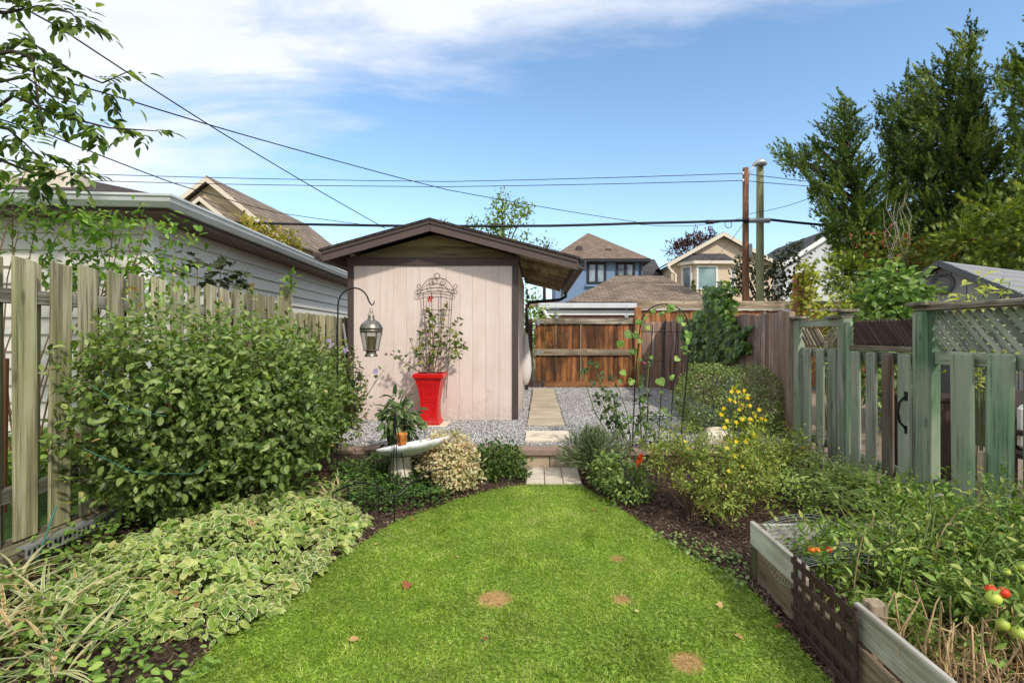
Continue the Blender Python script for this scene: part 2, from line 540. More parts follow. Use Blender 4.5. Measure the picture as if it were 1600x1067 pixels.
def leaf_flower(n=5):
    V, F_, E = [(0, 0, -.05)], [], [0]
    for k in range(n):
        a = 2 * math.pi * k / n
        for (rr, da, z) in ((.6, -.42, .12), (1.0, 0, .16), (.6, .42, .12)):
            V.append((rr * math.sin(a + da), rr * math.cos(a + da), z)); E.append(1)
        o = 1 + 3 * k
        F_.append((0, o + 2, o + 1, o))
    return Tpl(V, F_, E)
def no_margin(t, left=True):
    """the same leaf with its pale margin on one side only, or on none"""
    e = t.e.copy(); e[(t.v[:, 0] > -9) if not left else (t.v[:, 0] > .02)] *= .6
    return Tpl(t.v, t.f, e)
TP = dict(simple=leaf_simple(), narrow=leaf_simple(.26, .05, .2), oval=leaf_oval(), wide=leaf_oval(.75, .08, .2), margin=leaf_margin(), heart=leaf_heart(),
          lobed=leaf_lobed(), blade=leaf_blade(), ribbon=leaf_ribbon(), spray=leaf_spray(), triple=leaf_triple(), flower=leaf_flower(),
          ash=leaf_oval(.42, .09, .25), grass=Tpl([(-.05, 0, 0), (.05, 0, 0), (0, 1, -.1)], [(0, 1, 2)], [1, 1, 0]), mid=leaf_mid(.5), slim=leaf_mid(.38), margin2=leaf_margin(.56, .22, .45), margin3=no_margin(leaf_margin(.74, .12, .1)), margin4=no_margin(leaf_margin(.6, .02, .35), False), lance=leaf_ribbon(.16, .5, 4), round=leaf_oval(.95, .06, .1))

def unit(a):
    return a / np.maximum(np.linalg.norm(a, axis=1, keepdims=True), 1e-9)
def frames(Yd, N):
    y = unit(np.asarray(Yd, float)); n = np.asarray(N, float)
    n = n - y * np.sum(y * n, axis=1, keepdims=True)
    bad = np.linalg.norm(n, axis=1) < 1e-3
    n[bad] = np.cross(y[bad], np.array([0.3, 0.8, 0.5]))
    n = unit(n); x = np.cross(y, n)
    return x, y, n
class Leaves:
    """many leaves, joined into one mesh"""
    def __init__(self): self.V, self.L, self.T, self.E, self.Rn, self.nv = [], [], [], [], [], 0
    def add(self, tpl, Pt, Yd, N, size, rnd=None, wscale=None):
        Pt = np.asarray(Pt, float); n = len(Pt)
        if not n: return self
        size = np.broadcast_to(np.asarray(size, float), (n,))
        rnd = rng.random(n) if rnd is None else np.broadcast_to(np.asarray(rnd, float), (n,))
        x, y, z = frames(np.broadcast_to(Yd, (n, 3)), np.broadcast_to(N, (n, 3)).copy())
        k = len(tpl.v)
        ws = np.ones(n) if wscale is None else np.broadcast_to(np.asarray(wscale, float), (n,))
        v = (Pt[:, None, :] + size[:, None, None] * (tpl.v[None, :, 0:1] * ws[:, None, None] * x[:, None, :] + tpl.v[None, :, 1:2] * y[:, None, :] + tpl.v[None, :, 2:3] * z[:, None, :]))
        self.V.append(v.reshape(-1, 3))
        flat = np.concatenate([np.array(f) for f in tpl.f]); tot = np.array([len(f) for f in tpl.f])
        self.L.append((flat[None, :] + (self.nv + k * np.arange(n))[:, None]).ravel())
        self.T.append(np.tile(tot, n))
        self.E.append(np.tile(tpl.e, n)); self.Rn.append(np.repeat(rnd, k))
        self.nv += n * k
        return self
    def mesh(self, name, org=(0, 0, 0), smooth=True):
        V = np.concatenate(self.V) - np.array(org); L = np.concatenate(self.L).astype(np.int32); T = np.concatenate(self.T).astype(np.int32)
        me = bpy.data.meshes.new(name)
        me.vertices.add(len(V)); me.vertices.foreach_set('co', V.astype(np.float32).ravel())
        me.loops.add(len(L)); me.loops.foreach_set('vertex_index', L)
        me.polygons.add(len(T))
        st = np.zeros(len(T), np.int32); st[1:] = np.cumsum(T)[:-1]
        me.polygons.foreach_set('loop_start', st); me.polygons.foreach_set('loop_total', T)
        for nm, arr in (('edge', self.E), ('rnd', self.Rn)):
            at = me.attributes.new(nm, 'FLOAT', 'POINT'); at.data.foreach_set('value', np.concatenate(arr).astype(np.float32))
        me.update(calc_edges=True)
        if smooth: me.polygons.foreach_set('use_smooth', np.ones(len(T), bool))
        return me
    def build(self, name, mat, parent=None, kind=None, smooth=True):
        o_ = wloc(parent) if parent is not None else Vector((0, 0, 0))
        return link(name, self.mesh(name, o_, smooth), mat, parent, kind)
_lm = {}
def leaf_objects(parent, mat, tplname, Pt, Yd, N, size, name='leaf', nvar=7):
    """single leaves as parts of their own, sharing a few meshes"""
    x, y, z = frames(Yd, np.array(N, float))
    ow = np.array(wloc(parent)) 
    for i in range(len(Pt)):
        k = (mat.name, tplname, random.randrange(nvar))
        if k not in _lm:
            L = Leaves(); L.add(TP[tplname], [(0, 0, 0)], [(0, 1, 0)], [(0, 0, 1)], 1.0, (k[2] + .5) / nvar)
            _lm[k] = L.mesh(name); _lm[k].materials.append(mat)
        o = bpy.data.objects.new(name, _lm[k]); COL.objects.link(o); o.parent = parent
        s = float(size[i])
        M = Matrix(((x[i, 0], y[i, 0], z[i, 0]), (x[i, 1], y[i, 1], z[i, 1]), (x[i, 2], y[i, 2], z[i, 2]))).to_4x4() @ Matrix.Scale(s, 4)
        M.translation = Vector(Pt[i] - ow)
        o.matrix_local = M
def rv(n): return unit(rng.normal(size=(n, 3)))
def blob_points(blobs, n, shell=0.35, lump=0.16, freq=2.5, seed=0.0, flat_bottom=None):
    """points in the outer shell of a union of lumpy ellipsoids [(centre, radii)]; returns points and outward directions"""
    w = np.array([(b[1][0] * b[1][1] + b[1][1] * b[1][2] + b[1][0] * b[1][2]) for b in blobs]); w = w / w.sum()
    PP, NN = [], []
    need = n
    while need > 0:
        m = int(need * 1.5) + 20
        idx = rng.choice(len(blobs), m, p=w)
        d = rv(m)
        C = np.array([b[0] for b in blobs])[idx]; Rr = np.array([b[1] for b in blobs])[idx]
        lum = np.array([mnoise.noise(Vector((dd[0] * freq + seed, dd[1] * freq + i_ * 7.7, dd[2] * freq))) for dd, i_ in zip(d, idx)])
        lum2 = np.array([mnoise.noise(Vector((dd[0] * freq * 3 + seed, dd[1] * freq * 3, dd[2] * freq * 3 + i_ * 3.1))) for dd, i_ in zip(d, idx)])
        rad = (1 + lump * lum * 1.6 + lump * .7 * lum2) * (1 - shell * rng.random(m) ** 1.6)
        p = C + d * Rr * rad[:, None]
        keep = np.ones(m, bool)
        for j, b in enumerate(blobs):
            q = (p - np.array(b[0])) / np.array(b[1])
            keep &= ~((idx != j) & (np.linalg.norm(q, axis=1) < 1 - shell * 1.0))
        if flat_bottom is not None: keep &= p[:, 2] > flat_bottom
        p, nn = p[keep], unit(d[keep] / Rr[keep])
        PP.append(p[:need]); NN.append(nn[:need]); need -= len(p[:need])
    return np.concatenate(PP), np.concatenate(NN)
EYE = np.array([0, 0, H])
def show_score(Pt, N, size):
    """how large a leaf shows in the photograph: near, and on the side of its plant that faces the eye"""
    d = EYE - Pt; dist = np.linalg.norm(d, axis=1)
    fac = np.sum(unit(d) * N, axis=1)
    return size / dist * np.clip(fac + .3, 0, 1)
def bush(root, mat, tplname, blobs, n, size, nparts=0, shell=.35, lump=.16, out=.6, up=.4, jit=.7, droop=0.0, seed=0.0, sizevar=.35, flat_bottom=None, name='foliage', freq=2.5, extra=None, rndfun=None, gap=None, gfreq=6.0):
    Pt, No = blob_points(blobs, n, shell, lump, freq, seed, flat_bottom)
    if gap is not None:                       # leaves gather in sprays, with dark air between
        k_ = np.array([mnoise.noise(Vector(q) * gfreq + Vector((seed, 1, 2))) for q in Pt]) > gap
        Pt, No = Pt[k_], No[k_]; n = len(Pt)
    Yd = unit(No * out + rv(n) * jit + np.array([0, 0, -droop]))
    N = unit(No * .6 + np.array([0, 0, up]) + rv(n) * .45)
    sz = size * (1 + sizevar * (rng.random(n) * 2 - 1))
    idx = np.arange(n)
    if nparts:
        sc = show_score(Pt, No, sz)
        o = np.argsort(-sc); pick, idx = o[:nparts], o[nparts:]
        leaf_objects(root, mat, tplname, Pt[pick], Yd[pick], N[pick], sz[pick])
    L = Leaves(); L.add(TP[tplname], Pt[idx], Yd[idx], N[idx], sz[idx], rndfun(Pt[idx]) if rndfun else None)
    L.build(name, mat, root, 'stuff')
    return Pt, No
def stems(root, mat, base, tips, r0, r1, n=5, name='stem', sag=0.0, bend=.15, one=True):
    """curved stems from base points to tips"""
    mb = MB()
    for i, t in enumerate(tips):
        b = Vector(base[i % len(base)]); t = Vector(t)
        d = t - b; L = d.length
        off = Vector((random.uniform(-1, 1), random.uniform(-1, 1), 0)) * L * bend
        pts = [b + d * s + off * math.sin(s * math.pi) + Vector((0, 0, sag * math.sin(s * math.pi))) for s in (0, .25, .5, .75, 1)]
        if not one: mb = MB()
        mb.tube(pts, [r0 + (r1 - r0) * s for s in (0, .25, .5, .75, 1)], n)
        if not one: mb.build(name, mat, root, fix=False)
    if one: mb.build(name, mat, root, fix=False)
# ------------------------------------------------------------------ materials in use
def C(r, g, b):
    f = lambda x: (x / 255 / 12.92) if x <= 10 else ((x / 255 + .055) / 1.055) ** 2.4
    return (f(r), f(g), f(b))
m_wood_left = M_wood('weathered_wood', C(176, 168, 138), C(130, 122, 96), C(140, 142, 96), stain=.55)
m_wood_rail = M_wood('grey_wood', C(138, 134, 120), C(96, 92, 80), C(100, 104, 80), stain=.5)
m_wood_green = M_wood('green_stained_wood', C(140, 166, 132), C(108, 138, 106), C(168, 174, 150), stain=.7, objvar=.2, grain=.8)
m_wood_greengrey = M_wood('faded_green_wood', C(162, 164, 146), C(122, 126, 108), C(136, 152, 124), stain=.8, objvar=.2, grain=.8)
m_wood_brownboard = M_wood('brown_grey_wood', C(150, 122, 100), C(112, 92, 78), C(130, 126, 108), stain=.6)
m_wood_cap = M_wood('bleached_wood', C(176, 166, 146), C(120, 110, 92), C(90, 82, 68), stain=.7)
m_wood_gate = M_wood('stained_gate_wood', C(168, 112, 66), C(122, 78, 44), C(76, 52, 36), stain=.75, grain=.8, objvar=.5)
m_wood_orange = M_wood('orange_wood', C(180, 122, 76), C(140, 92, 56), C(116, 82, 58), stain=.5)
m_wood_bleach = M_wood('pale_lumber', C(190, 170, 142), C(150, 132, 108), C(120, 104, 84), stain=.6)
m_wood_side = M_wood('old_brown_wood', C(178, 158, 144), C(128, 108, 98), C(116, 106, 102), stain=.6, c4=C(146, 114, 90), objvar=.4)
m_wood_white = M_wood('whitewashed_wood', C(212, 208, 198), C(172, 166, 152), C(140, 132, 112), stain=.55, objvar=.12)
m_wood_dark = M_wood('dark_brown_wood', C(86, 66, 58), C(62, 46, 40), C(74, 60, 54), stain=.5, objvar=.15)
m_wood_timber = M_wood('old_timber', C(128, 118, 98), C(88, 80, 64), C(96, 92, 66), stain=.6)
m_pole_brown = M_wood('brown_pole_wood', C(150, 106, 76), C(112, 78, 56), C(96, 70, 54), stain=.5, grain=.5, knots=False)
m_pole_green = M_wood('greenish_pole_wood', C(150, 150, 112), C(122, 124, 90), C(136, 142, 100), stain=.5, grain=.5, knots=False)
m_stain_frieze = M_wood('mossy_board', C(126, 118, 92), C(96, 90, 68), C(150, 128, 70), stain=.5, knots=False, along='x')
m_soffit = M_wood('soffit_board', C(188, 170, 144), C(160, 142, 118), C(140, 122, 96), stain=.5, knots=False)
m_brown_trim = M_plain('brown_paint', C(92, 76, 68), .6, .18, 3, .2)
m_brown_trim2 = M_plain('dark_brown_paint', C(78, 64, 58), .6, .18, 3, .2)
def _shedpanel():
    t = NT('pinkish_beige_siding')
    big = t.noise(t.coords((2, 2, 1)), 1.2, 5, .6)
    g = t.noise(t.coords((60, 60, 1.2)), 1.0, 5, .65, .3)
    g2 = t.noise(t.coords((14, 14, .8)), 1.0, 4, .6, .6)
    col = t.ramp(big, [(.35, C(218, 197, 184)), (.65, C(227, 208, 196))])
    col = t.mix(1.0, col, t.ramp(g, [(.3, .90), (.6, 1.03)]), 'MULTIPLY')
    col = t.mix(1.0, col, t.ramp(t.random(), [(0, .97), (1, 1.02)]), 'MULTIPLY')
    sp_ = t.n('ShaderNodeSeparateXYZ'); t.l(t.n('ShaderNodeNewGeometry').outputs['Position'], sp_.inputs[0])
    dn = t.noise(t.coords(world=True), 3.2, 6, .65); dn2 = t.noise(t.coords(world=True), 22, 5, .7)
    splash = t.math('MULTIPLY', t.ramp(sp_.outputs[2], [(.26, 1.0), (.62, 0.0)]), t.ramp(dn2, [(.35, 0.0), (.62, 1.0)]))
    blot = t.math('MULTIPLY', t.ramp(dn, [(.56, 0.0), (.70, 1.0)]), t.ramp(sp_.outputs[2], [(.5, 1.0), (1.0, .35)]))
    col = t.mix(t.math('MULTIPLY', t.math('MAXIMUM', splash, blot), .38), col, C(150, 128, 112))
    t.bsdf(col, .75, t.bump(t.math('ADD', g, t.math('MULTIPLY', g2, .6)), .35, .004), 0, .25)
    return t.m
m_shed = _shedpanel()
m_siding = M_plain('cream_white_siding', C(216, 211, 196), .5, .07, 1.5, .08)
m_siding_lit = m_siding
m_aluminium = M_plain('white_aluminium', C(214, 216, 214), .42, .14, 2.2, .1, spec=.5)
m_soffit_dark = M_plain('brown_soffit', C(112, 92, 76), .7, .2, 3, .15)
m_shingle_dark = M_shingle('dark_shingles', C(78, 68, 62), C(60, 54, 50))
m_shingle_brown = M_shingle('brown_shingles', C(146, 128, 110), C(118, 102, 88))
m_shingle_tan = M_shingle('tan_shingles', C(142, 122, 104), C(118, 100, 86))
m_shingle_grey = M_shingle('grey_shingles', C(92, 88, 88), C(72, 70, 72))
m_stucco_blue = M_plain('blue_stucco', C(120, 142, 170), .85, .06, 1.5, .2)
m_stucco_beige = M_plain('beige_stucco', C(210, 188, 160), .85, .06, 1.2, .2)
m_stucco_tan = M_plain('tan_stucco', C(206, 186, 146), .85, .06, 1.2, .2)
m_stucco_grey = M_plain('light_grey_stucco', C(206, 206, 206), .85, .05, 1.2, .2)
m_white = M_plain('white_paint', C(232, 230, 224), .5, .08, 3, .1)
m_creamtrim = M_plain('cream_trim', C(222, 208, 186), .55, .08, 3, .1)
m_black_trim = M_plain('black_frame', C(38, 40, 44), .45, .2, 4, .1)
m_black_metal = M_plain('black_metal', C(34, 33, 33), .45, .3, 20, .2, metal=.3)
m_brown_metal = M_plain('rusty_brown_metal', C(104, 82, 66), .6, .35, 30, .3, metal=.3)
m_cable = M_plain('black_cable', C(30, 30, 32), .55, .2, 6, .1)
m_galv = M_plain('galvanised_metal', C(176, 178, 176), .4, .2, 6, .15, metal=.5)
def _pane(name, c1, c2):
    t = NT(name)
    n = t.noise(t.coords((1, 1, 1)), .9, 3, .5)
    t.bsdf(t.ramp(n, [(.4, c1), (.6, c2)]), .06, None, 0, .7)
    return t.m
m_pane_dark = _pane('glass_painted_reflection', C(60, 70, 80), C(150, 162, 170))  # pale tone painted into the panes stands in for reflected light
m_pane_pale = _pane('curtained_window_glass', C(150, 172, 168), C(120, 146, 146))
m_stone = M_plain('concrete_stone', C(182, 172, 154), .9, .22, 5, .5, bdist=.006)
m_cap = M_plain('brown_capstone', C(150, 128, 112), .9, .25, 5, .5, bdist=.006)
m_block = M_plain('tan_wall_block', C(186, 166, 138), .9, .22, 5, .6, bdist=.008)
m_paver = M_plain('pale_paver', C(206, 192, 170), .9, .18, 6, .4, bdist=.004)
m_slab = M_plain('concrete_slab', C(196, 180, 154), .9, .35, 2.2, .5, bdist=.004)
m_slab_pale = M_plain('pale_concrete_slab', C(224, 208, 182), .9, .14, 4, .4, bdist=.004)
m_brickpaver = M_plain('pink_brick_paver', C(188, 158, 142), .9, .2, 6, .4)
m_bark = M_plain('bark', C(110, 94, 78), .9, .45, 9, .8, bdist=.02)
m_bark_dark = M_plain('dark_bark', C(74, 62, 52), .9, .4, 9, .8, bdist=.02)
m_stem_green = M_plain('green_stem', C(104, 118, 60), .6, .3, 9, .2)
m_stem_brown = M_plain('brown_stem', C(120, 92, 66), .8, .35, 9, .4)

# ------------------------------------------------------------------ ground
LAWN = [(-1.9, .3), (-1.75, 1.6), (-1.62, 2.29), (-1.62, 2.56), (-1.52, 3.02), (-1.32, 3.81), (-1.18, 4.28), (-.83, 4.77), (-.45, 5.17), (-.12, 5.33),
        (.42, 5.34), (.58, 5.0), (.72, 4.68), (.92, 4.07), (1.08, 3.6), (1.27, 3.35), (1.31, 3.1), (1.31, 2.3), (1.33, .3)]
def in_poly(x, y, poly):
    x, y = np.asarray(x), np.asarray(y); c = np.zeros(x.shape, bool)
    n = len(poly)
    for i in range(n):
        x1, y1 = poly[i]; x2, y2 = poly[(i + 1) % n]
        cond = ((y1 > y) != (y2 > y)) & (x < (x2 - x1) * (y - y1) / ((y2 - y1) + 1e-12) + x1)
        c ^= cond
    return c
def poly_dist(x, y, poly):
    d = np.full(np.shape(x), 1e9)
    n = len(poly)
    for i in range(n):
        a, b = np.array(poly[i]), np.array(poly[(i + 1) % n]); ab = b - a
        tt = np.clip(((x - a[0]) * ab[0] + (y - a[1]) * ab[1]) / (ab @ ab), 0, 1)
        d = np.minimum(d, np.hypot(x - a[0] - ab[0] * tt, y - a[1] - ab[1] * tt))
    return d
def bed_z(x, y):
    """height of the soil outside the lawn"""
    x, y = np.asarray(x, float), np.asarray(y, float)
    ins = in_poly(x, y, LAWN); d = poly_dist(x, y, LAWN)
    h = np.where(x < 0, np.clip(d * .13, 0, .17), np.clip(d * .08, 0, .09))
    h = np.where((x > -.25) & (x < .6) & (y > 5.2), -.03, h)
    return np.where(ins, -.02, h + .004)
TZ = .22            # level of the gravel terrace
WALLY = 6.02        # face of the retaining wall

t = NT('far_ground')
t.bsdf(t.ramp(t.noise(t.coords(world=True), .8, 6, .6), [(.35, C(92, 104, 60)), (.65, C(126, 116, 92))]), .95, None, 0, .1)
g = MB(); g.quad((-400, -60, -.06), (400, -60, -.06), (400, 900, -.06), (-400, 900, -.06))
g.build('ground', t.m, kind='structure')

def grid_sheet(name, x0, x1, y0, y1, step, zf, mat):
    nx, ny = int((x1 - x0) / step) + 1, int((y1 - y0) / step) + 1
    X, Y = np.meshgrid(np.linspace(x0, x1, nx), np.linspace(y0, y1, ny))
    Z = zf(X, Y)
    me = bpy.data.meshes.new(name)
    V = np.stack([X.ravel(), Y.ravel(), Z.ravel()], 1)
    Fc = [(j * nx + i, j * nx + i + 1, (j + 1) * nx + i + 1, (j + 1) * nx + i) for j in range(ny - 1) for i in range(nx - 1)]
    me.from_pydata(V.tolist(), [], Fc); me.polygons.foreach_set('use_smooth', [True] * len(Fc)); me.update()
    return link(name, me, mat, None, 'structure')
t = NT('dark_mulch_soil')
c = t.coords(world=True)
nn = t.noise(c, 38, 8, .7, .6); n3 = t.noise(c, 3, 4, .6)
col = t.ramp(nn, [(.32, C(38, 28, 22)), (.5, C(74, 58, 46)), (.68, C(124, 102, 84))])
col = t.mix(1.0, col, t.ramp(n3, [(.3, .7), (.7, 1.25)]), 'MULTIPLY')
t.bsdf(col, .95, t.bump(nn, 1.0, .03), 0, .15)
m_soil = t.m
def soil_h(x, y):
    n_ = np.array([mnoise.noise(Vector((a * 6, b * 6, 0))) for a, b in zip(x.ravel(), y.ravel())]).reshape(x.shape)
    return bed_z(x, y) + np.where(bed_z(x, y) > .01, n_ * .018, 0)
grid_sheet('garden_bed', -3.12, 3.3, .3, 6.05, .07, soil_h, m_soil)

t = NT('lawn_turf')
c = t.coords(world=True)
n_b = t.noise(c, 1.6, 5, .6); n_f = t.noise(c, 55, 6, .7)
col = t.ramp(n_f, [(.32, C(66, 66, 30)), (.46, C(96, 120, 36)), (.62, C(132, 164, 54)), (.75, C(150, 168, 76))])
col = t.mix(1.0, col, t.ramp(n_b, [(.3, .82), (.7, 1.12)]), 'MULTIPLY')
BARE = [PG(773, 936), PG(1073, 1034), PG(971, 937), PG(965, 873)]
BARE_R = [.10, .075, .05, .045]
geo = t.n('ShaderNodeNewGeometry').outputs['Position']
for p_, r_ in zip(BARE[:5], BARE_R):
    vd = t.n('ShaderNodeVectorMath', operation='DISTANCE'); t.l(geo, vd.inputs[0]); vd.inputs[1].default_value = p_
    k = t.math('ADD', vd.outputs['Value'], t.math('MULTIPLY', t.math('SUBTRACT', n_f, .5), .16))
    f_ = t.ramp(t.math('DIVIDE', k, r_ * 1.25), [(.65, 1.0), (1.0, 0.0)])
    col = t.mix(t.math('MULTIPLY', f_, .9), col, t.ramp(n_f, [(.35, C(158, 118, 72)), (.65, C(206, 170, 116))]))
t.bsdf(col, .9, t.bump(n_f, .8, .02), 0, .15)
m_lawn = t.m
g = MB(); g.add([(x, y, 0.0) for x, y in LAWN], [tuple(range(len(LAWN)))])
g.build('lawn', m_lawn, kind='structure')

def gravel_mat(name, a, b, c_, scale):
    t = NT(name)
    v = t.n('ShaderNodeTexVoronoi'); v.inputs['Scale'].default_value = scale
    t.l(t.coords(world=True), v.inputs['Vector'])
    col = t.ramp(t.math('FRACT', t.math('MULTIPLY', v.outputs['Color'], 1.0)), [(.1, a), (.45, b), (.9, c_)])
    col = t.mix(1.0, col, t.ramp(v.outputs['Distance'], [(.3, 1.0), (.75, .45)]), 'MULTIPLY')
    t.bsdf(col, .9, t.bump(t.math('MULTIPLY', v.outputs['Distance'], -1.0), .9, .02), 0, .2)
    return t.m
m_gravelbed = gravel_mat('gravel_ground', C(96, 94, 92), C(150, 148, 144), C(196, 194, 190), 48)
g = MB(); g.b2((-4.3, WALLY + .19, -.05), (3.28, 14.6, TZ))
terrace = g.build('gravel_terrace', m_gravelbed, kind='structure')

m_grassfar = M_plain('neighbour_grass', C(96, 132, 48), .9, .45, 14, .8, world=True, bdist=.02)
g = MB(); g.quad((-14, .3, -.03), (-3.34, .3, -.03), (-3.34, 12, -.03), (-14, 12, -.03))
g.build('neighbour_lawn', m_grassfar, kind='structure')
# brick-paved patio beyond the right fence; single pavers where they can be seen between the pickets
m_joint = M_plain('sandy_joint', C(142, 124, 108), .95, .2, 20, .3, world=True)
g = MB(); g.b2((3.42, .3, -.05), (16, 14.6, .03))
patio = g.build('neighbour_patio', m_joint, kind='structure')
for i in range(9):
    for j in range(20):
        x, y = 3.56 + i * .235, 2.6 + j * .117 * 1.0
        g = board('brick', (x - .11 + (.117 if j % 2 else 0), y, .034), (x + .11 + (.117 if j % 2 else 0), y, .034), .108, .02, m_brickpaver, patio, face=(0, 0, 1), bevel=.004)
g = MB(); g.b2((-30, 14.62, -.05), (40, 19, .04))
g.build('lane', M_plain('lane_asphalt', C(120, 118, 114), .9, .2, 5, .4, world=True), kind='structure')

# ------------------------------------------------------------------ retaining wall, step, path
rw = thing('retaining_wall', 'low tan block retaining wall with brown capstones along the gravel edge', 'wall', (-.8, WALLY, 0))
x = -3.1; k = 0
random.seed(21)
while x < 3.0:
    w = random.choice((.30, .42, .52, .42)); w = min(w, 3.02 - x)
    m_ = MB(); m_.b2((x + .003, WALLY + .015 + random.uniform(-.005, .006), -.06), (x + w - .003, WALLY + .18, .145)); m_.build('block', m_block, rw, bevel=.009)
    x += w
x = -3.12
while x < 3.0:
    w = random.choice((.62, .5, .74)); w = min(w, 3.04 - x)
    m_ = MB(); m_.b2((x + .004, WALLY - .035 + random.uniform(-.006, .006), .147), (x + w - .004, WALLY + .2, TZ + .006 + random.uniform(0, .008))); m_.build('capstone', m_cap, rw, bevel=.01)
    x += w
# stepping pad of pavers in front of the wall
pad = MB(); pad.b2((-.13, 5.36, -.05), (.47, WALLY + .01, -.004)); pad = pad.build('step_pad', m_joint, kind='structure')
for i in range(3):
    for j in range(3):
        m_ = MB(); x0, y0 = -.12 + i * .197, 5.37 + j * .215
        m_.b2((x0, y0, -.03), (x0 + .19, y0 + .208, .012 + random.uniform(-.002, .004))); m_.build('paver', m_paver, pad, bevel=.006)
pth = MB(); pth.b2((-.12, 6.6, TZ - .05), (.36, 13.0, TZ + .004)); pth = pth.build('path', m_gravelbed, kind='structure')
def slab(x0, x1, y0, y1, z, mat):
    m_ = MB(); m_.b2((x0, y0, TZ - .03), (x1, y1, TZ + z)); return m_.build('slab', mat, pth, bevel=.008)
slab(-.16, .42, 6.42, 7.02, .035, m_slab_pale)
ys = [7.5, 8.15, 8.95, 9.95, 11.2, 12.75]
for i in range(5):
    slab(-.155 + .01 * i, .40 - .01 * (i % 2), ys[i] + .05, ys[i + 1] - .05, .03 + .008 * (i % 3), m_slab)

# ------------------------------------------------------------------ garden shed
SY, SB = 8.1, 12.2            # front and back walls
SX0, SX1 = -2.99, -.32
WT = 2.66                     # top of the plank wall
shed = thing('garden_shed', 'pinkish beige shed with low brown gable roof and wide right overhang', 'shed', ((SX0 + SX1) / 2, SY + 1.8, TZ))
n = 12; pw = (SX1 - SX0 - .16) / n
for i in range(n):
    x0 = SX0 + .08 + i * pw
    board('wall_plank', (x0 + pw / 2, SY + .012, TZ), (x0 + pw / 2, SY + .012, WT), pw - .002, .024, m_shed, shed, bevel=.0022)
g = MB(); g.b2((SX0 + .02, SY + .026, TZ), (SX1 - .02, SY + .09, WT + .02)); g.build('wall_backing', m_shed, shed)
n2_ = 16; pw2 = (SB - SY - .1) / n2_
for i in range(n2_):
    y0 = SY + .1 + i * pw2
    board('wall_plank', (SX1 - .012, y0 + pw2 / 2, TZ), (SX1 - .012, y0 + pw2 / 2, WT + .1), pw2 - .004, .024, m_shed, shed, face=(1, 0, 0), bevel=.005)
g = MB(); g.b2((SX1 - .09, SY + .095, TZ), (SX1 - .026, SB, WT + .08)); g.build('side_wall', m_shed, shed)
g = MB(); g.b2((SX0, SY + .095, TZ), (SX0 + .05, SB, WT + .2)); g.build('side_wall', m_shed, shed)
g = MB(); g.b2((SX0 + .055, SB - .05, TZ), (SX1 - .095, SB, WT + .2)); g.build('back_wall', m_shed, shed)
for x in (SX0 + .035, SX1 - .035):
    g = MB(); g.b2((x - .045, SY - .022, TZ - .02), (x + .045, SY + .02, WT - .001)); g.build('corner_trim', m_brown_trim2, shed, bevel=.004)
g = MB(); g.b2((SX1 - .008, SY + .022, TZ - .02), (SX1 + .012, SY + .10, WT)); g.build('corner_trim', m_brown_trim, shed, bevel=.003)
g = MB(); g.b2((SX0 - .02, SY - .026, WT + .001), (SX1 + .02, SY + .024, WT + .125)); g.build('frieze_board', m_brown_trim2, shed, bevel=.004)
# roof geometry
RX, RZ = -1.63, 3.30          # ridge
LX, LZ = -3.27, 2.835
EX, EZ = .62, 2.71
FY, BY = 7.74, 12.45
# gable boards behind the fascia
zz_ = [WT + .127, WT + .30, WT + .47, WT + .62]
def roof_z(x): return (RZ + (x - RX) * (RZ - LZ) / (RX - LX)) if x < RX else (RZ + (x - RX) * (EZ - RZ) / (EX - RX))
for i in range(3):
    za, zb = zz_[i] + .003, zz_[i + 1] - .003
    def xr(z, sgn):
        z += .14
        return RX - (RZ - z) * (RX - LX) / (RZ - LZ) if sgn < 0 else RX + (RZ - z) * (EX - RX) / (RZ - EZ)
    xl, xrr = max(SX0, xr(za, -1)), min(SX1, xr(za, 1)); xl2, xr2 = max(SX0, xr(zb, -1)), min(SX1, xr(zb, 1))
    if xr2 - xl2 < .05: zb = RZ - .15; xl2 = xr2 = RX
    pts = [(xl, SY + .01, za), (xrr, SY + .01, za), (xr2, SY + .01, zb)] + ([(xl2, SY + .01, zb)] if xr2 - xl2 > .05 else [])
    g = MB(); g.poly(pts, (0, .03, 0)); g.build('gable_board', m_stain_frieze, shed)
g = MB(); g.poly([(SX0, SY + .045, WT + .06), (SX1, SY + .045, WT + .06), (SX1, SY + .045, roof_z(SX1) - .12), (RX, SY + .045, RZ - .13), (SX0, SY + .045, roof_z(SX0) - .12)], (0, .04, 0))
g.build('gable_backing', m_brown_trim2, shed)
def roof_slope(xa, za, xb, zb, name, mat, dz0, dz1, y0=FY, y1=BY):
    g = MB(); g.poly([(xa, y0, za + dz0), (xb, y0, zb + dz0), (xb, y0, zb + dz1), (xa, y0, za + dz1)], (0, y1 - y0, 0))
    o = g.build(name, mat, shed); return o
o = roof_slope(LX - .03, LZ - .008, RX, RZ, 'roof', m_shingle_dark, .0, .035, FY - .03); uv_planar(o, (0, 1, 0), (1, 0, .28))
o = roof_slope(RX + .001, RZ, EX + .03, EZ - .008, 'roof', m_shingle_dark, .0, .035, FY - .03); uv_planar(o, (0, 1, 0), (1, 0, -.28))
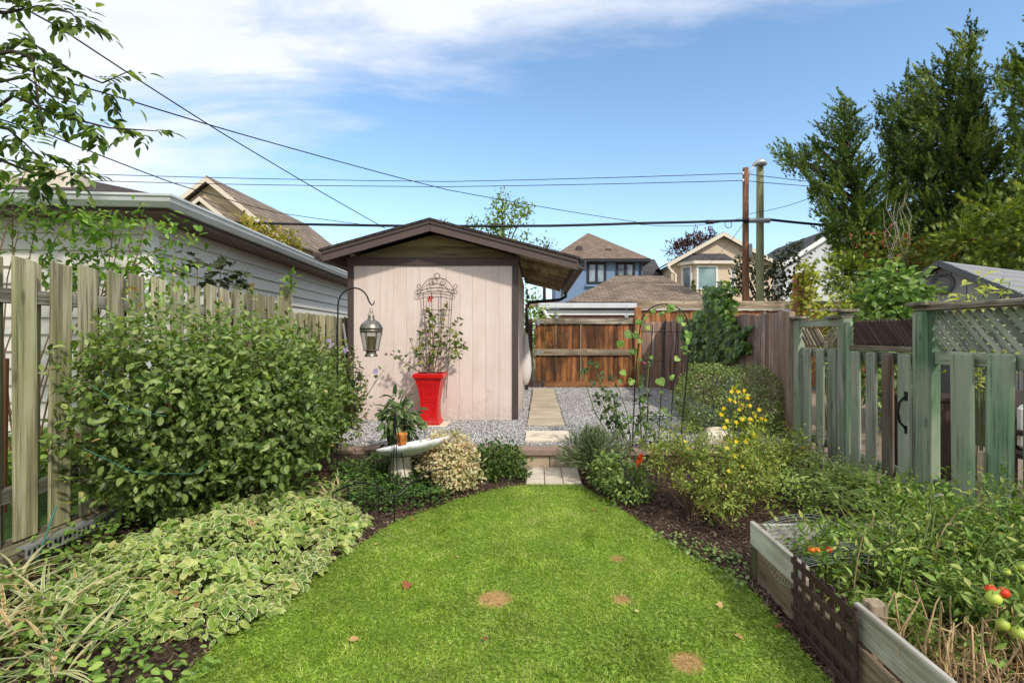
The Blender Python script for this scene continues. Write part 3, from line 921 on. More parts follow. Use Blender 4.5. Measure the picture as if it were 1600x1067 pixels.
# fascia: two raking boards at the front
def fascia(xa, za, xb, zb, name='fascia'):
    g = MB(); g.poly([(xa, FY, za - .165), (xb, FY, zb - .165), (xb, FY, zb - .004), (xa, FY, za - .004)], (0, .03, 0)); return g.build(name, m_brown_trim, shed, bevel=.003)
fascia(LX, LZ, RX - .003, RZ); fascia(RX + .003, RZ, EX, EZ)
for (xa, za, xb, zb) in ((LX + .02, LZ, RX - .003, RZ), (RX + .003, RZ, EX - .02, EZ)):       # thin dark moulding on the upper edge
    g = MB(); g.poly([(xa, FY - .018, za - .05), (xb, FY - .018, zb - .05), (xb, FY - .018, zb - .006), (xa, FY - .018, za - .006)], (0, .016, 0)); g.build('moulding', m_brown_trim2, shed)
# soffit boards under the right overhang, running across the rafters
k = 9
for i in range(k):
    ya, yb = FY + .05 + (BY - FY - .1) * i / k, FY + .05 + (BY - FY - .1) * (i + 1) / k
    xa, xb = SX1 + .02, EX - .06
    g = MB(); g.poly([(xa, ya + .006, roof_z(xa) - .035), (xb, ya + .006, roof_z(xb) - .035), (xb, ya + .006, roof_z(xb) - .012), (xa, ya + .006, roof_z(xa) - .012)], (0, yb - ya - .012, 0))
    g.build('soffit_board', m_soffit, shed)
for i in range(8):
    y0 = FY + .38 + i * .58
    g = MB(); g.poly([(SX1 + .012, y0, roof_z(SX1) - .14), (EX - .08, y0, roof_z(EX) - .10), (EX - .08, y0, roof_z(EX - .08) - .037), (SX1 + .012, y0, roof_z(SX1) - .037)], (0, .04, 0))
    g.build('rafter', m_soffit, shed)
g = MB(); g.poly([(SX0 + .0, FY + .035, roof_z(SX0) - .03), (RX, FY + .035, RZ - .03), (SX1, FY + .035, roof_z(SX1) - .03), (SX1, FY + .035, roof_z(SX1) - .012), (RX, FY + .035, RZ - .012), (SX0, FY + .035, roof_z(SX0) - .012)], (0, SY - FY - .04, 0))
g.build('front_soffit', m_wood_orange, shed)
# eave boards and gutters
g = MB(); g.b2((EX - .055, FY + .032, EZ - .2), (EX - .025, BY, EZ - .012)); g.build('eave_board', m_brown_trim, shed, bevel=.003)
g = MB()
pr = [(0, 0), (.0, -.10), (.05, -.13), (.11, -.12), (.135, -.02), (.135, 0), (.12, 0), (.105, -.10), (.05, -.115), (.015, -.09), (.015, 0)]
g.poly([(EX - .02 + a, FY - .01, EZ - .015 + b) for a, b in pr], (0, BY - FY, 0)); g.build('gutter', m_brown_trim, shed)
g = MB(); g.poly([(LX + .01 - a, FY - .01, LZ - .015 + b) for a, b in pr], (0, BY - FY, 0)); g.build('gutter', m_brown_trim, shed)
g = MB(); g.tube([(EX + .05, BY - .25, EZ - .1), (EX + .05, BY - .25, EZ - .22), (EX - .1, BY - .25, EZ - .30), (SX1 + .12, BY - .25, EZ - .36), (SX1 + .06, BY - .25, EZ - .5), (SX1 + .06, BY - .25, TZ + .05)], .04, 8); g.build('downpipe', m_black_trim, shed)

# ------------------------------------------------------------------ neighbour's white garage behind the left fence
C0 = Vector((-4.6, 6.1, 0)); e1 = Vector((-.09, 1, 0)).normalized(); e2 = Vector((-1, -.09, 0)).normalized(); up = Vector((0, 0, 1))
gar = thing('white_garage', 'cream white clapboard garage with aluminium gutter behind the left fence', 'garage', C0)
L1, L2, GT = 9.0, 6.5, 2.95
nb = 15
for i in range(nb):
    z0, z1 = i * GT / nb, (i + 1) * GT / nb
    for (d, L, out) in ((e1, L1, -e2), (e2, L2, -e1)):
        st = C0 + d * .06
        g = MB(); g.poly([st + up * z0 + out * .040, st + up * (z1 + .006) + out * .002, st + up * (z1 + .006) - out * .006, st + up * z0 - out * .006][::1], d * (L - .06))
        g.build('siding_board', m_siding, gar)
g = MB(); g.box(C0 + e1 * .03 + e2 * .03 + up * GT / 2, (.12, .12, GT), M=Matrix((e1, e2, up)).transposed()); g.build('corner_post', m_white, gar, bevel=.004)
g = MB(); g.poly([C0 + e1 * .1 + e2 * .1, C0 + e1 * L1 + e2 * .1, C0 + e1 * L1 + e2 * L2, C0 + e1 * .1 + e2 * L2], (0, 0, GT)); g.build('wall', m_siding, gar)
OV = .44
def gp(a, b, z): return C0 + e1 * a + e2 * b + up * z
g = MB(); g.poly([gp(-OV + .05, -OV + .05, GT - .02), gp(L1 + OV, -OV + .05, GT - .02), gp(L1 + OV, L2 + OV, GT - .02), gp(-OV + .05, L2 + OV, GT - .02)], (0, 0, .02)); g.build('soffit', m_soffit_dark, gar)
g = MB()
a0 = -OV + .04
g.poly([gp(a0, a0, GT + .0), gp(L1 + OV, a0, GT), gp(L1 + OV, a0 + .03, GT), gp(a0 + .03, a0 + .03, GT), gp(a0 + .03, L2 + OV, GT), gp(a0, L2 + OV, GT)], (0, 0, .14)); g.build('fascia', m_brown_trim2, gar)
# K-style gutter swept along both eaves, mitred at the corner
prof = [(0, .16), (0, .03), (.05, .03), (.095, .085), (.105, .13), (.12, .14), (.12, .165), (.10, .165), (.095, .14), (.08, .10), (.045, .05), (.015, .05), (.015, .16)]
ring = lambda f: [f(o_, z_) for o_, z_ in prof]
A = ring(lambda o_, z_: gp(L1 + OV, -OV - o_ + .035, GT + z_)); B = ring(lambda o_, z_: gp(-OV - o_ + .035, -OV - o_ + .035, GT + z_)); D = ring(lambda o_, z_: gp(-OV - o_ + .035, L2 + OV, GT + z_))
g = MB(); n = len(prof)
g.add(A + B, [(i, (i + 1) % n, n + (i + 1) % n, n + i) for i in range(n)]); g.add(B + D, [(i, (i + 1) % n, n + (i + 1) % n, n + i) for i in range(n)])
g.build('gutter', m_aluminium, gar)
g = MB(); zr = 4.35
e_ = OV
g.add([gp(-e_, -e_, GT + .15), gp(L1 + e_, -e_, GT + .15), gp(L1 + e_, L2 + e_, GT + .15), gp(-e_, L2 + e_, GT + .15), gp(3.3, L2 / 2, zr), gp(L1 - 3.3, L2 / 2, zr)],
      [(0, 1, 5, 4), (1, 2, 5), (2, 3, 4, 5), (3, 0, 4), (3, 2, 1, 0)])
o = g.build('roof', m_shingle_dark, gar); uv_planar(o, e1, (0, 0, 1))
for i, (b0, b1) in enumerate(((1.3, 2.3), (2.4, 3.1))):
    g = MB(); g.box(gp(.9, 1.75 + i * .9, GT + .62), (.35, .6, .34), M=Matrix((e1, e2, up)).transposed()); g.build('roof_vent', m_creamtrim, gar, bevel=.02)

# ------------------------------------------------------------------ left fence: board-on-board
lf = thing('left_fence', 'weathered grey green board-on-board fence beside the big bush', 'fence', (-3.2, 4.5, 0))
random.seed(4)
FXL = -3.24
def lf_section(y0, y1, top0, top1, bot):
    y = y0; pitch = .225; i = 0
    while y < y1:
        f_ = (y - y0) / (y1 - y0); tz = top0 + (top1 - top0) * f_ + random.uniform(-.012, .012)
        board('picket', (FXL + .062, y, bot + random.uniform(-.01, .01)), (FXL + .062, y, tz), .148, .02, m_wood_left, lf, face=(1, 0, 0), slant=.018, jit=.006)
        if y + pitch / 2 < y1:
            board('picket', (FXL - .032, y + pitch / 2, bot), (FXL - .032, y + pitch / 2, tz - .01), .14, .02, m_wood_left, lf, face=(1, 0, 0), slant=.018, jit=.006)
        y += pitch
    for z in (bot + .28, (top0 + top1) / 2 - .25):
        board('rail', (FXL + .015, y0 - .1, z), (FXL + .015, y1 + .08, z + (top1 - top0) * .0), .09, .06, m_wood_rail, lf, face=(1, 0, 0))
lf_section(1.15, 6.42, 2.06, 2.03, .30)
lf_section(6.66, 11.9, 1.87, 1.86, .30)
board('post', (FXL + .03, 6.53, 0), (FXL + .03, 6.53, 2.2), .115, .115, m_wood_left, lf, face=(1, 0, 0), bevel=.01)
board('post', (FXL - .085, 4.05, 0), (FXL - .085, 4.05, 2.0), .09, .09, m_wood_rail, lf, face=(1, 0, 0), bevel=.008)
board('post', (FXL - .085, 1.6, 0), (FXL - .085, 1.6, 2.0), .09, .09, m_wood_rail, lf, face=(1, 0, 0), bevel=.008)
# timber edging along the fence foot
ed = thing('timber_edging', 'old brown timbers laid along the foot of the left fence', 'edging', (-3.05, 3.2, 0))
for (y0, y1) in ((1.0, 2.62), (2.64, 4.3), (4.32, 6.3)):
    board('timber', (-3.1, y0, .075), (-3.1, y1, .075), .14, .14, m_wood_timber, ed, face=(1, 0, 0), bevel=.01)
    board('timber', (-3.11, y0 + .1, .222), (-3.11, y1 + .1, .222), .14, .13, m_wood_timber, ed, face=(1, 0, 0), bevel=.01, jit=.004)
    board('timber', (-3.24, y0 + .1, .222), (-3.24, y1 + .1, .222), .14, .10, m_wood_timber, ed, face=(1, 0, 0), bevel=.01, jit=.004)
# perforated metal rail lying on it
g = MB()
nh = 46
y0, y1 = 3.02, 4.55
g.poly([(-3.075, y0, .302), (-3.02, y0, .302), (-3.02, y0, .29), (-3.075, y0, .29)], (0, y1 - y0, 0))
for i in range(nh + 1):
    ya = y0 + (y1 - y0) * i / nh
    g.b2((-3.019, ya - .005, .236), (-3.012, ya + .005, .30))
g.b2((-3.019, y0, .284), (-3.011, y1, .3015)); g.b2((-3.019, y0, .228), (-3.011, y1, .246))
g.thing('metal_channel', m_galv, 'pale perforated metal channel lying on the fence timbers', 'channel')

# ------------------------------------------------------------------ right fence: lattice-topped, with a gate
rf = thing('lattice_fence', 'faded green picket fence with lattice panels on the right', 'fence', (3.3, 4.4, 0))
FXR = 3.30
random.seed(9)
def post(px_y, w, top, mat, par, x=FXR, cap=True, name='post'):
    board(name, (x, px_y, -.05), (x, px_y, top), w, w, mat, par, face=(-1, 0, 0), bevel=.012)
    if cap:
        g = MB(); g.b2((x - w * .9, px_y - w * .9, top + .002), (x + w * .9, px_y + w * .9, top + .035)); g.build('post_cap', m_wood_cap, par, bevel=.006)
post(4.33, .13, 1.80, m_wood_green, rf)
post(2.22, .13, 1.80, m_wood_green, rf)
post(5.50, .11, 1.80, m_wood_greengrey, rf)
post(6.46, .10, 1.76, m_wood_greengrey, rf)
board('cap_rail', (FXR - .01, 2.15, 1.775), (FXR - .01, 4.40, 1.785), .14, .05, m_wood_cap, rf, face=(0, 0, 1), bevel=.006)
board('top_rail', (FXR, 5.56, 1.70), (FXR, 6.41, 1.70), .09, .04, m_wood_greengrey, rf, face=(-1, 0, 0))
board('cap_rail', (FXR - .01, 5.44, 1.757), (FXR - .01, 5.78, 1.757), .13, .03, m_wood_cap, rf, face=(0, 0, 1))
board('middle_rail', (FXR + .02, 2.28, 1.37), (FXR + .02, 4.265, 1.37), .11, .04, m_wood_greengrey, rf, face=(-1, 0, 0))
board('middle_rail', (FXR + .02, 5.56, 1.36), (FXR + .02, 6.41, 1.36), .10, .04, m_wood_greengrey, rf, face=(-1, 0, 0))
board('bottom_rail', (FXR + .02, 2.28, .32), (FXR + .02, 4.265, .32), .09, .04, m_wood_greengrey, rf, face=(-1, 0, 0))
board('bottom_rail', (FXR + .02, 5.56, .32), (FXR + .02, 6.41, .32), .09, .04, m_wood_greengrey, rf, face=(-1, 0, 0))
def lattice(y0, y1, z0, z1, x, pitch, w, mat, par, skip=None, second=True, name='lath'):
    """two crossing layers of diagonal laths, cut off at the frame"""
    for layer, sg in ((0, 1), (1, -1)):
        if layer and not second: continue
        s = -(z1 - z0)
        while s < (y1 - y0) + (z1 - z0):
            # line y = y0 + s + sg*(z - z0) (+height when sg<0)
            pts = []
            ya = y0 + s + (0 if sg > 0 else (z1 - z0)) ; 
            za, zb = z0, z1
            f_ = lambda z: ya + sg * (z - z0)
            # clip to y0..y1
            def clipz(yv): return z0 + sg * (yv - ya)
            lo, hi = sorted((clipz(y0 + .01), clipz(y1 - .01)))
            za, zb = max(z0 + .005, lo), min(z1 - .005, hi)
            if zb - za > .04 and not (skip and skip(layer, f_((za + zb) / 2), (za + zb) / 2)):
                xx = x + (.0 if layer == 0 else .011)
                board(name, (xx, f_(za), za), (xx, f_(zb), zb), w, .009, mat, par, face=(-1, 0, 0), bevel=0)
            s += pitch
lattice(2.29, 4.265, 1.43, 1.745, FXR + .005, .088, .044, m_wood_greengrey, rf)
lattice(5.56, 6.40, 1.42, 1.65, FXR + .005, .085, .038, m_wood_cap, rf, skip=lambda l, y, z: (y < 5.88 and l == 0) or (l == 1 and y > 5.95))
y = 2.42
while y < 4.2:
    board('picket', (FXR - .035, y, .04 + random.uniform(0, .03)), (FXR - .035, y, 1.42 + random.uniform(-.01, .01)), .205, .045, m_wood_green, rf, face=(-1, 0, 0), bevel=.016, jit=.008)
    board('picket', (FXR + .062, y + .145, .05), (FXR + .062, y + .145, 1.41), .15, .035, m_wood_green, rf, face=(-1, 0, 0), bevel=.01, jit=.006)
    y += .30
for i, y in enumerate((5.68, 5.93, 6.2)):
    board('picket', (FXR - .03, y, .05), (FXR - .03, y, 1.40), .15, .035, m_wood_greengrey, rf, face=(-1, 0, 0), bevel=.012, jit=.008)
    board('picket', (FXR + .06, y + .13, .05), (FXR + .06, y + .13, 1.38), .09, .03, m_wood_greengrey, rf, face=(-1, 0, 0), bevel=.01, jit=.006)
board('stake', (FXR - .09, 3.72, .0), (FXR - .09, 3.70, .72), .045, .03, m_wood_bleach, rf, face=(-1, 0, 0))
gt = thing('garden_gate', 'faded picket gate with dark lattice top and black pull handle', 'gate', (3.3, 4.9, 0))
board('stile', (FXR - .01, 4.435, .06), (FXR - .01, 4.435, 1.745), .07, .04, m_wood_greengrey, gt, face=(-1, 0, 0))
board('stile', (FXR - .01, 5.405, .06), (FXR - .01, 5.405, 1.70), .075, .04, m_wood_green, gt, face=(-1, 0, 0))
board('rail', (FXR - .012, 4.475, 1.43), (FXR - .012, 5.36, 1.43), .05, .05, m_wood_cap, gt, face=(-1, 0, 0))
board('rail', (FXR + .02, 4.475, 1.345), (FXR + .02, 5.36, 1.345), .10, .035, m_wood_greengrey, gt, face=(-1, 0, 0))
board('rail', (FXR + .02, 4.475, .3), (FXR + .02, 5.36, .3), .10, .035, m_wood_greengrey, gt, face=(-1, 0, 0))
lattice(4.475, 5.36, 1.46, 1.70, FXR + .002, .056, .037, m_wood_dark, gt)
#board('infill', (FXR + .03, 5.30, 1.58), (FXR + .03, 4.52, 1.58), .22, .008, m_wood_dark, gt, face=(-1, 0, 0), bevel=0)
for y, mt_ in ((4.56, m_wood_greengrey), (4.78, m_wood_brownboard), (5.02, m_wood_greengrey), (5.26, m_wood_greengrey)):
    board('picket', (FXR - .028, y, .03 if y > 4.6 else -.02), (FXR - .028, y, 1.395), .15, .035, mt_, gt, face=(-1, 0, 0), bevel=.012, jit=.008)
for y in (4.68, 4.92, 5.16):
    board('picket', (FXR + .055, y + .02, .06), (FXR + .055, y + .02, 1.37), .05, .03, m_wood_rail, gt, face=(-1, 0, 0), bevel=.008)
g = MB()
hy = 4.52
g.tube([(FXR - .05, hy, 1.02), (FXR - .075, hy, 1.0), (FXR - .10, hy + .01, .96), (FXR - .115, hy + .01, .88), (FXR - .10, hy + .005, .79), (FXR - .065, hy, .75), (FXR - .05, hy, .72)], [.009, .011, .012, .012, .011, .009, .007], 8)
g.b2((FXR - .052, hy - .02, .98), (FXR - .046, hy + .02, 1.06)); g.b2((FXR - .052, hy - .015, .69), (FXR - .046, hy + .015, .76))
g.build('handle', m_black_metal, gt)

# ------------------------------------------------------------------ brown side fence behind it, stained gate at the back, lane fence
bf = thing('board_fence', 'grey brown vertical board fence half covered by creeper', 'fence', (3.3, 10, TZ))
random.seed(31)
y = 6.62
while y < 13.3:
    w = random.choice((.13, .14, .15))
    board('board', (FXR, y + w / 2, .02), (FXR, y + w / 2, 1.875 + random.uniform(-.02, .02) + (y - 6.6) * .008), w - .004, .022, m_wood_side, bf, face=(-1, 0, 0), jit=.004)
    y += w
for z in (.55, 1.5): board('rail', (FXR + .04, 6.6, z), (FXR + .04, 13.3, z), .09, .05, m_wood_rail, bf, face=(-1, 0, 0))
board('post', (FXR - .04, 6.60, 0), (FXR - .04, 6.60, 1.86), .10, .08, m_wood_brownboard, bf, face=(-1, 0, 0), bevel=.006)
GY = 13.3
dg = thing('driveway_gate', 'wide stained orange brown board gate beside the shed', 'gate', (1.2, GY, TZ))
x = -.06; i = 0
while x < 2.46:
    w = .135
    board('board', (x + w / 2, GY + .02, TZ + .09), (x + w / 2, GY + .02, 1.98), w - .009, .022, m_wood_gate, dg, jit=.004)
    x += w; i += 1
board('rail', (-.08, GY - .02, 1.935), (2.47, GY - .02, 1.935), .14, .05, m_wood_cap, dg)
board('rail', (-.08, GY - .02, 1.13), (2.40, GY - .02, 1.13), .16, .05, m_wood_bleach, dg)
board('rail', (.1, GY - .03, TZ + .085), (2.47, GY - .03, TZ + .085), .14, .05, m_wood_orange, dg)
board('cover_strip', (1.12, GY - .008, TZ + .16), (1.12, GY - .008, 1.86), .035, .02, m_wood_bleach, dg)
for z in (1.13, 1.9):
    g = MB(); g.b2((-.02, GY - .052, z - .07), (.05, GY - .046, z + .07)); g.b2((-.02, GY - .051, z - .02), (.16, GY - .0465, z + .02)); g.build('hinge', m_galv, dg)
gpst = thing('gate_post', 'square orange wooden gate post right of the stained gate', 'post', (2.6, GY, TZ))
board('shaft', (2.6, GY, TZ - .1), (2.6, GY, 2.30), .16, .16, m_wood_orange, gpst, bevel=.012)
gps2 = thing('gate_post', 'dark red brown gate post against the shed', 'post', (-.2, GY, TZ))
board('shaft', (-.21, GY, TZ - .1), (-.21, GY, 1.99), .16, .14, m_wood_dark, gps2, bevel=.01)
sb = thing('board_fence', 'short brown board fence between orange gate post and creeper', 'fence', (3.0, GY, TZ))
x = 2.70
while x < 3.25:
    board('board', (x + .065, GY + .02, TZ), (x + .065, GY + .02, 1.92), .125, .022, m_wood_side, sb); x += .13
board('rail', (2.7, GY + .05, 1.6), (3.25, GY + .05, 1.6), .09, .04, m_wood_rail, sb)
LY = 15.2
lane = thing('lane_fence', 'tall orange board fence with bleached top beam along the lane', 'fence', (6.5, LY, 0))
x = 3.05
random.seed(8)
while x < 10.9:
    board('board', (x + .075, LY + .03, .05), (x + .075, LY + .03, 2.3), .145, .022, m_wood_orange, lane); x += .15
board('top_beam', (2.95, LY - .02, 2.475), (10.95, LY - .02, 2.475), .22, .06, m_wood_bleach, lane)
board('trim_strip', (2.95, LY - .03, 2.335), (10.95, LY - .03, 2.335), .05, .05, m_wood_white, lane)
for x in (3.05, 5.6, 8.2, 10.9): board('post', (x, LY + .09, 0), (x, LY + .09, 2.3), .1, .1, m_wood_orange, lane)
vp = thing('fence_post', 'tall orange post wrapped in vine behind the green corner', 'post', P(1250, 600, 9) * 1.0)
vpx = P(1250, 500, 9)
vp.location = (vpx.x, 9, .03)
board('shaft', (vpx.x, 9, .0), (vpx.x, 9, P(0, 428, 9).z), .2, .16, m_wood_orange, vp, bevel=.01)

# ------------------------------------------------------------------ lane garage with hip roof
lg = thing('lane_garage', 'brown garage with shingled hip roof and white gutter beyond the stained gate', 'garage', (2.6, 21, 0))
Yg = 16.6
def X(px, Y): return (px - CX) / F * Y
def Z(py, Y): return H - (py - CY) / F * Y
xa, xb = X(884, Yg), X(1122, Yg)
ze = Z(472, Yg)
g = MB(); g.b2((xa + .3, Yg + .35, 0), (xb - .3, Yg + 5.6, ze - .05)); g.build('wall', M_plain('red_brown_wall', C(100, 66, 56), .8, .2, 3, .2), lg)
g = MB()
yr = Yg + 3.0; zr = H + (525 - 431) / 800 * (yr)
g.add([(xa, Yg, ze), (xb, Yg, ze), (xb, Yg + 6, ze), (xa, Yg + 6, ze), (X(962, yr), yr, zr), (X(1036, yr), yr, zr)], [(0, 1, 5, 4), (1, 2, 5), (2, 3, 4, 5), (3, 0, 4), (3, 2, 1, 0)])
o = g.build('roof', m_shingle_brown, lg); uv_planar(o, (1, 0, 0), (0, 1, .62))
g = MB(); g.b2((xa - .9, Yg - .13, ze - .21), (X(1002, Yg), Yg - .002, ze - .04)); g.build('gutter', m_aluminium, lg, bevel=.02)
g = MB(); g.b2((xa - .7, Yg + .02, ze - .42), (X(1000, Yg), Yg + .05, ze - .26)); g.build('fascia', m_white, lg)
g = MB(); g.b2((xa - .9, Yg + .06, 0), (X(1001, Yg), Yg + .34, ze - .22)); g.build('front_wall', MATS.setdefault('rb', bpy.data.materials['red_brown_wall']), lg)
g = MB(); g.tube([(xa - .75, Yg - .07, ze - .2), (xa - .6, Yg - .07, ze - .5), (xa - .3, Yg - .07, ze - .62), (xa - .25, Yg - .07, 0)], .06, 8); g.build('downpipe', m_white, lg)
# long mossy eave that shows between shed and gate, left of the gutter
g = MB(); g.b2((X(826, Yg), Yg + .4, ze - .12), (xa + .5, Yg + .8, ze + .02)); g.build('parapet', m_wood_bleach, lg)

# ------------------------------------------------------------------ houses
def window(par, x0, x1, z0, z1, y, mframe, mpane, panes=2, fw=.09, sill=False, mull=True):
    g = MB()
    g.b2((x0, y - .07, z0), (x0 + fw, y, z1)); g.b2((x1 - fw, y - .07, z0), (x1, y, z1))
    g.b2((x0 + fw, y - .069, z1 - fw), (x1 - fw, y, z1)); g.b2((x0 + fw, y - .069, z0), (x1 - fw, y, z0 + fw))
    for k in range(1, panes):
        xm = x0 + (x1 - x0) * k / panes; g.b2((xm - fw * .5, y - .068, z0 + fw), (xm + fw * .5, y, z1 - fw))
    f_ = g.build('window', mframe, par)
    for k in range(panes):
        xa_, xb_ = x0 + (x1 - x0) * k / panes + fw * .55, x0 + (x1 - x0) * (k + 1) / panes - fw * .55
        g = MB(); g.b2((xa_, y - .025, z0 + fw * .9), (xb_, y - .012, z1 - fw * .9)); g.build('pane', mpane, f_)
    if sill:
        g = MB(); g.b2((x0 - .12, y - .16, z0 - .22), (x1 + .12, y, z0 - .005)); g.build('sill', mframe if sill is True else sill, f_)
    return f_
# blue house
Yb = 35.0
bh = thing('blue_house', 'blue two storey house with brown pyramid roof and black windows', 'house', (X(935, Yb), Yb + 3, 0))
xa, xb = X(868, Yb), X(1004, Yb); ze = Z(405, Yb)
g = MB(); g.b2((xa, Yb, 0), (xb, Yb + 9, ze - .25)); g.build('wall', m_stucco_blue, bh)
g = MB(); o_ = .45
ya = Yb - o_; za = Z(402, ya)
apy = Yb + 4.5
g.add([(xa - o_, ya, ze - .02), (xb + o_, ya, ze - .02), (xb + o_, Yb + 9 + o_, ze - .02), (xa - o_, Yb + 9 + o_, ze - .02), (X(919, apy), apy, Z(364, apy))], [(0, 1, 4), (1, 2, 4), (2, 3, 4), (3, 0, 4), (3, 2, 1, 0)])
o = g.build('roof', m_shingle_tan, bh); uv_planar(o, (1, 0, 0), (0, 1, .6))
g = MB(); g.b2((xa - o_, ya - .05, ze - .24), (xb + o_, ya + .1, ze - .03)); g.build('fascia', m_black_trim, bh)
g = MB(); g.b2((xa - o_, ya + .11, ze - .249), (xb + o_, Yb + 9, ze - .2)); g.build('soffit', m_brown_trim2, bh)
for (p0, p1, q0, q1, s) in ((917, 947, 410, 444, True), (962, 992, 410, 434, False)):
    window(bh, X(p0, Yb), X(p1, Yb), Z(q1, Yb), Z(q0, Yb), Yb, m_black_trim, m_pane_dark, 2, .16)
g = MB(); g.b2((X(915, Yb), Yb - .2, Z(448, Yb)), (X(949, Yb), Yb - .002, Z(445, Yb))); g.build('sill', m_stucco_blue, bh)
g = MB(); g.tube([(xb - .15, Yb - .08, ze - .3), (xb - .15, Yb - .08, 0)], .07, 8); g.build('downpipe', m_black_trim, bh)
for (px_, py2) in ((905, 388), (950, 392)):
    q = P(px_, py2, Yb + 1.2); g = MB(); g.b2((q.x - .2, Yb + .9, q.z - .25), (q.x + .2, Yb + 1.5, q.z + .12)); g.build('roof_vent', m_brown_trim2, bh, bevel=.03)
# beige house
Yc = 34.0
be = thing('beige_house', 'beige gabled house with white trimmed bay window behind the utility poles', 'house', (X(1125, Yc), Yc + 3, 0))
pk = P(1131, 364, Yc); sl = .56
hw = 3.75
lz = pk.z - hw * sl
g = MB(); g.poly([(pk.x - hw + .35, Yc + .4, 0), (pk.x + hw - .35, Yc + .4, 0), (pk.x + hw - .35, Yc + .4, pk.z - (hw - .35) * sl - .12), (pk.x, Yc + .4, pk.z - .12), (pk.x - hw + .35, Yc + .4, pk.z - (hw - .35) * sl - .12)], (0, 10, 0)); g.build('wall', m_stucco_beige, be)
for sgn in (-1, 1):
    g = MB(); g.poly([(pk.x, Yc, pk.z), (pk.x + sgn * hw, Yc, lz), (pk.x + sgn * hw, Yc, lz + .1), (pk.x, Yc, pk.z + .1)], (0, 10.6, 0)); o = g.build('roof', m_shingle_grey, be); uv_planar(o, (0, 1, 0), (1, 0, .5))
    g = MB(); g.poly([(pk.x + sgn * .002, Yc - .05, pk.z - .20), (pk.x + sgn * hw, Yc - .05, lz - .20), (pk.x + sgn * hw, Yc - .05, lz + .07), (pk.x + sgn * .002, Yc - .05, pk.z + .07)], (0, .045, 0)); g.build('rake_board', m_creamtrim, be)
# bay
bx0, bx1 = X(1064, Yc), X(1152, Yc)
bz0, bz1 = Z(476, Yc), Z(410, Yc)
bpl = [(bx0, Yc + .39), (bx0 + .75, Yc - .55), (bx1 - .75, Yc - .55), (bx1, Yc + .39)]
g = MB(); g.poly([(x, y, bz0 - 2.2) for x, y in bpl], (0, 0, bz1 - bz0 + 2.2)); g.build('bay', m_stucco_beige, be)
cxb = (bx0 + bx1) / 2
g = MB(); rim = [(bx0 - .35, Yc + .39, bz1), (bx0 + .6, Yc - .85, bz1), (bx1 - .6, Yc - .85, bz1), (bx1 + .35, Yc + .39, bz1)]
topz = Z(395, Yc)
g.add(rim + [(bx0 + .7, Yc + .38, topz), (bx1 - .7, Yc + .38, topz)], [(0, 1, 4), (1, 2, 5, 4), (2, 3, 5), (3, 2, 1, 0), (0, 4, 5, 3)]); o = g.build('bay_roof', m_shingle_grey, be); uv_planar(o, (1, 0, 0), (0, 1, .5))
g = MB(); g.poly([(x, y, bz1 - .2) for x, y, z in rim], (0, 0, .195)); g.build('bay_cornice', m_creamtrim, be)
yb_ = Yc - .551
window(be, X(1088, yb_), X(1121, yb_), Z(453, yb_), Z(415, yb_), yb_, m_white, m_pane_pale, 1, .12)
# the bay's slanted side windows
for (pa, pb) in (((bx0, Yc + .39), (bx0 + .75, Yc - .55)), ((bx1 - .75, Yc - .55), (bx1, Yc + .39))):
    a, b = Vector((*pa, 0)), Vector((*pb, 0)); d = (b - a).normalized(); nrm = Vector((d.y, -d.x, 0)); L = (b - a).length
    zt, zb_ = Z(416, Yc), Z(453, Yc)
    g = MB(); Mx = Matrix((d, nrm, Vector((0, 0, 1)))).transposed()
    mid = (a + b) / 2
    for (u0, u1, w0, w1) in ((-.38, -.28, zb_, zt), (.28, .38, zb_, zt), (-.28, .28, zt - .1, zt), (-.28, .28, zb_, zb_ + .1)):
        g.box(mid + d * (u0 + u1) / 2 + nrm * .035 + Vector((0, 0, (w0 + w1) / 2)), (u1 - u0, .07, w1 - w0), M=Mx)
    f_ = g.build('window', m_white, be)
    g = MB(); g.box(mid + nrm * .015 + Vector((0, 0, (zt + zb_) / 2)), (.57, .02, zt - zb_ - .18), M=Mx); g.build('pane', m_pane_dark, f_)
g = MB(); g.tube([(pk.x - hw, Yc - .1, lz - .1), (pk.x - hw + .25, Yc - .1, lz - .5), (pk.x - hw + .5, Yc - .1, lz - .65), (pk.x - hw + .5, Yc - .1, 0)], .09, 8); g.build('downpipe', m_creamtrim, be)
# its lower wing to the left
wx0, wx1 = X(985, 37), pk.x - hw + .3
g = MB(); g.b2((wx0, 37, 0), (wx1, 43, Z(430, 37))); g.build('wing_wall', m_stucco_beige, be)
g = MB()
zt, zb_ = Z(402, 38.5), Z(432, 36.5)
g.poly([(wx1 + .1, 36.4, zb_ - .05), (wx1 + .1, 39.5, zt), (wx1 + .1, 43, zb_)], (wx0 - wx1 - .1, 0, 0)); o = g.build('wing_roof', m_shingle_grey, be); uv_planar(o, (1, 0, 0), (0, 1, .5))
g = MB(); g.b2((wx0, 36.3, zb_ - .2), (wx1 + .05, 36.395, zb_ - .02)); g.build('wing_fascia', m_brown_trim2, be)
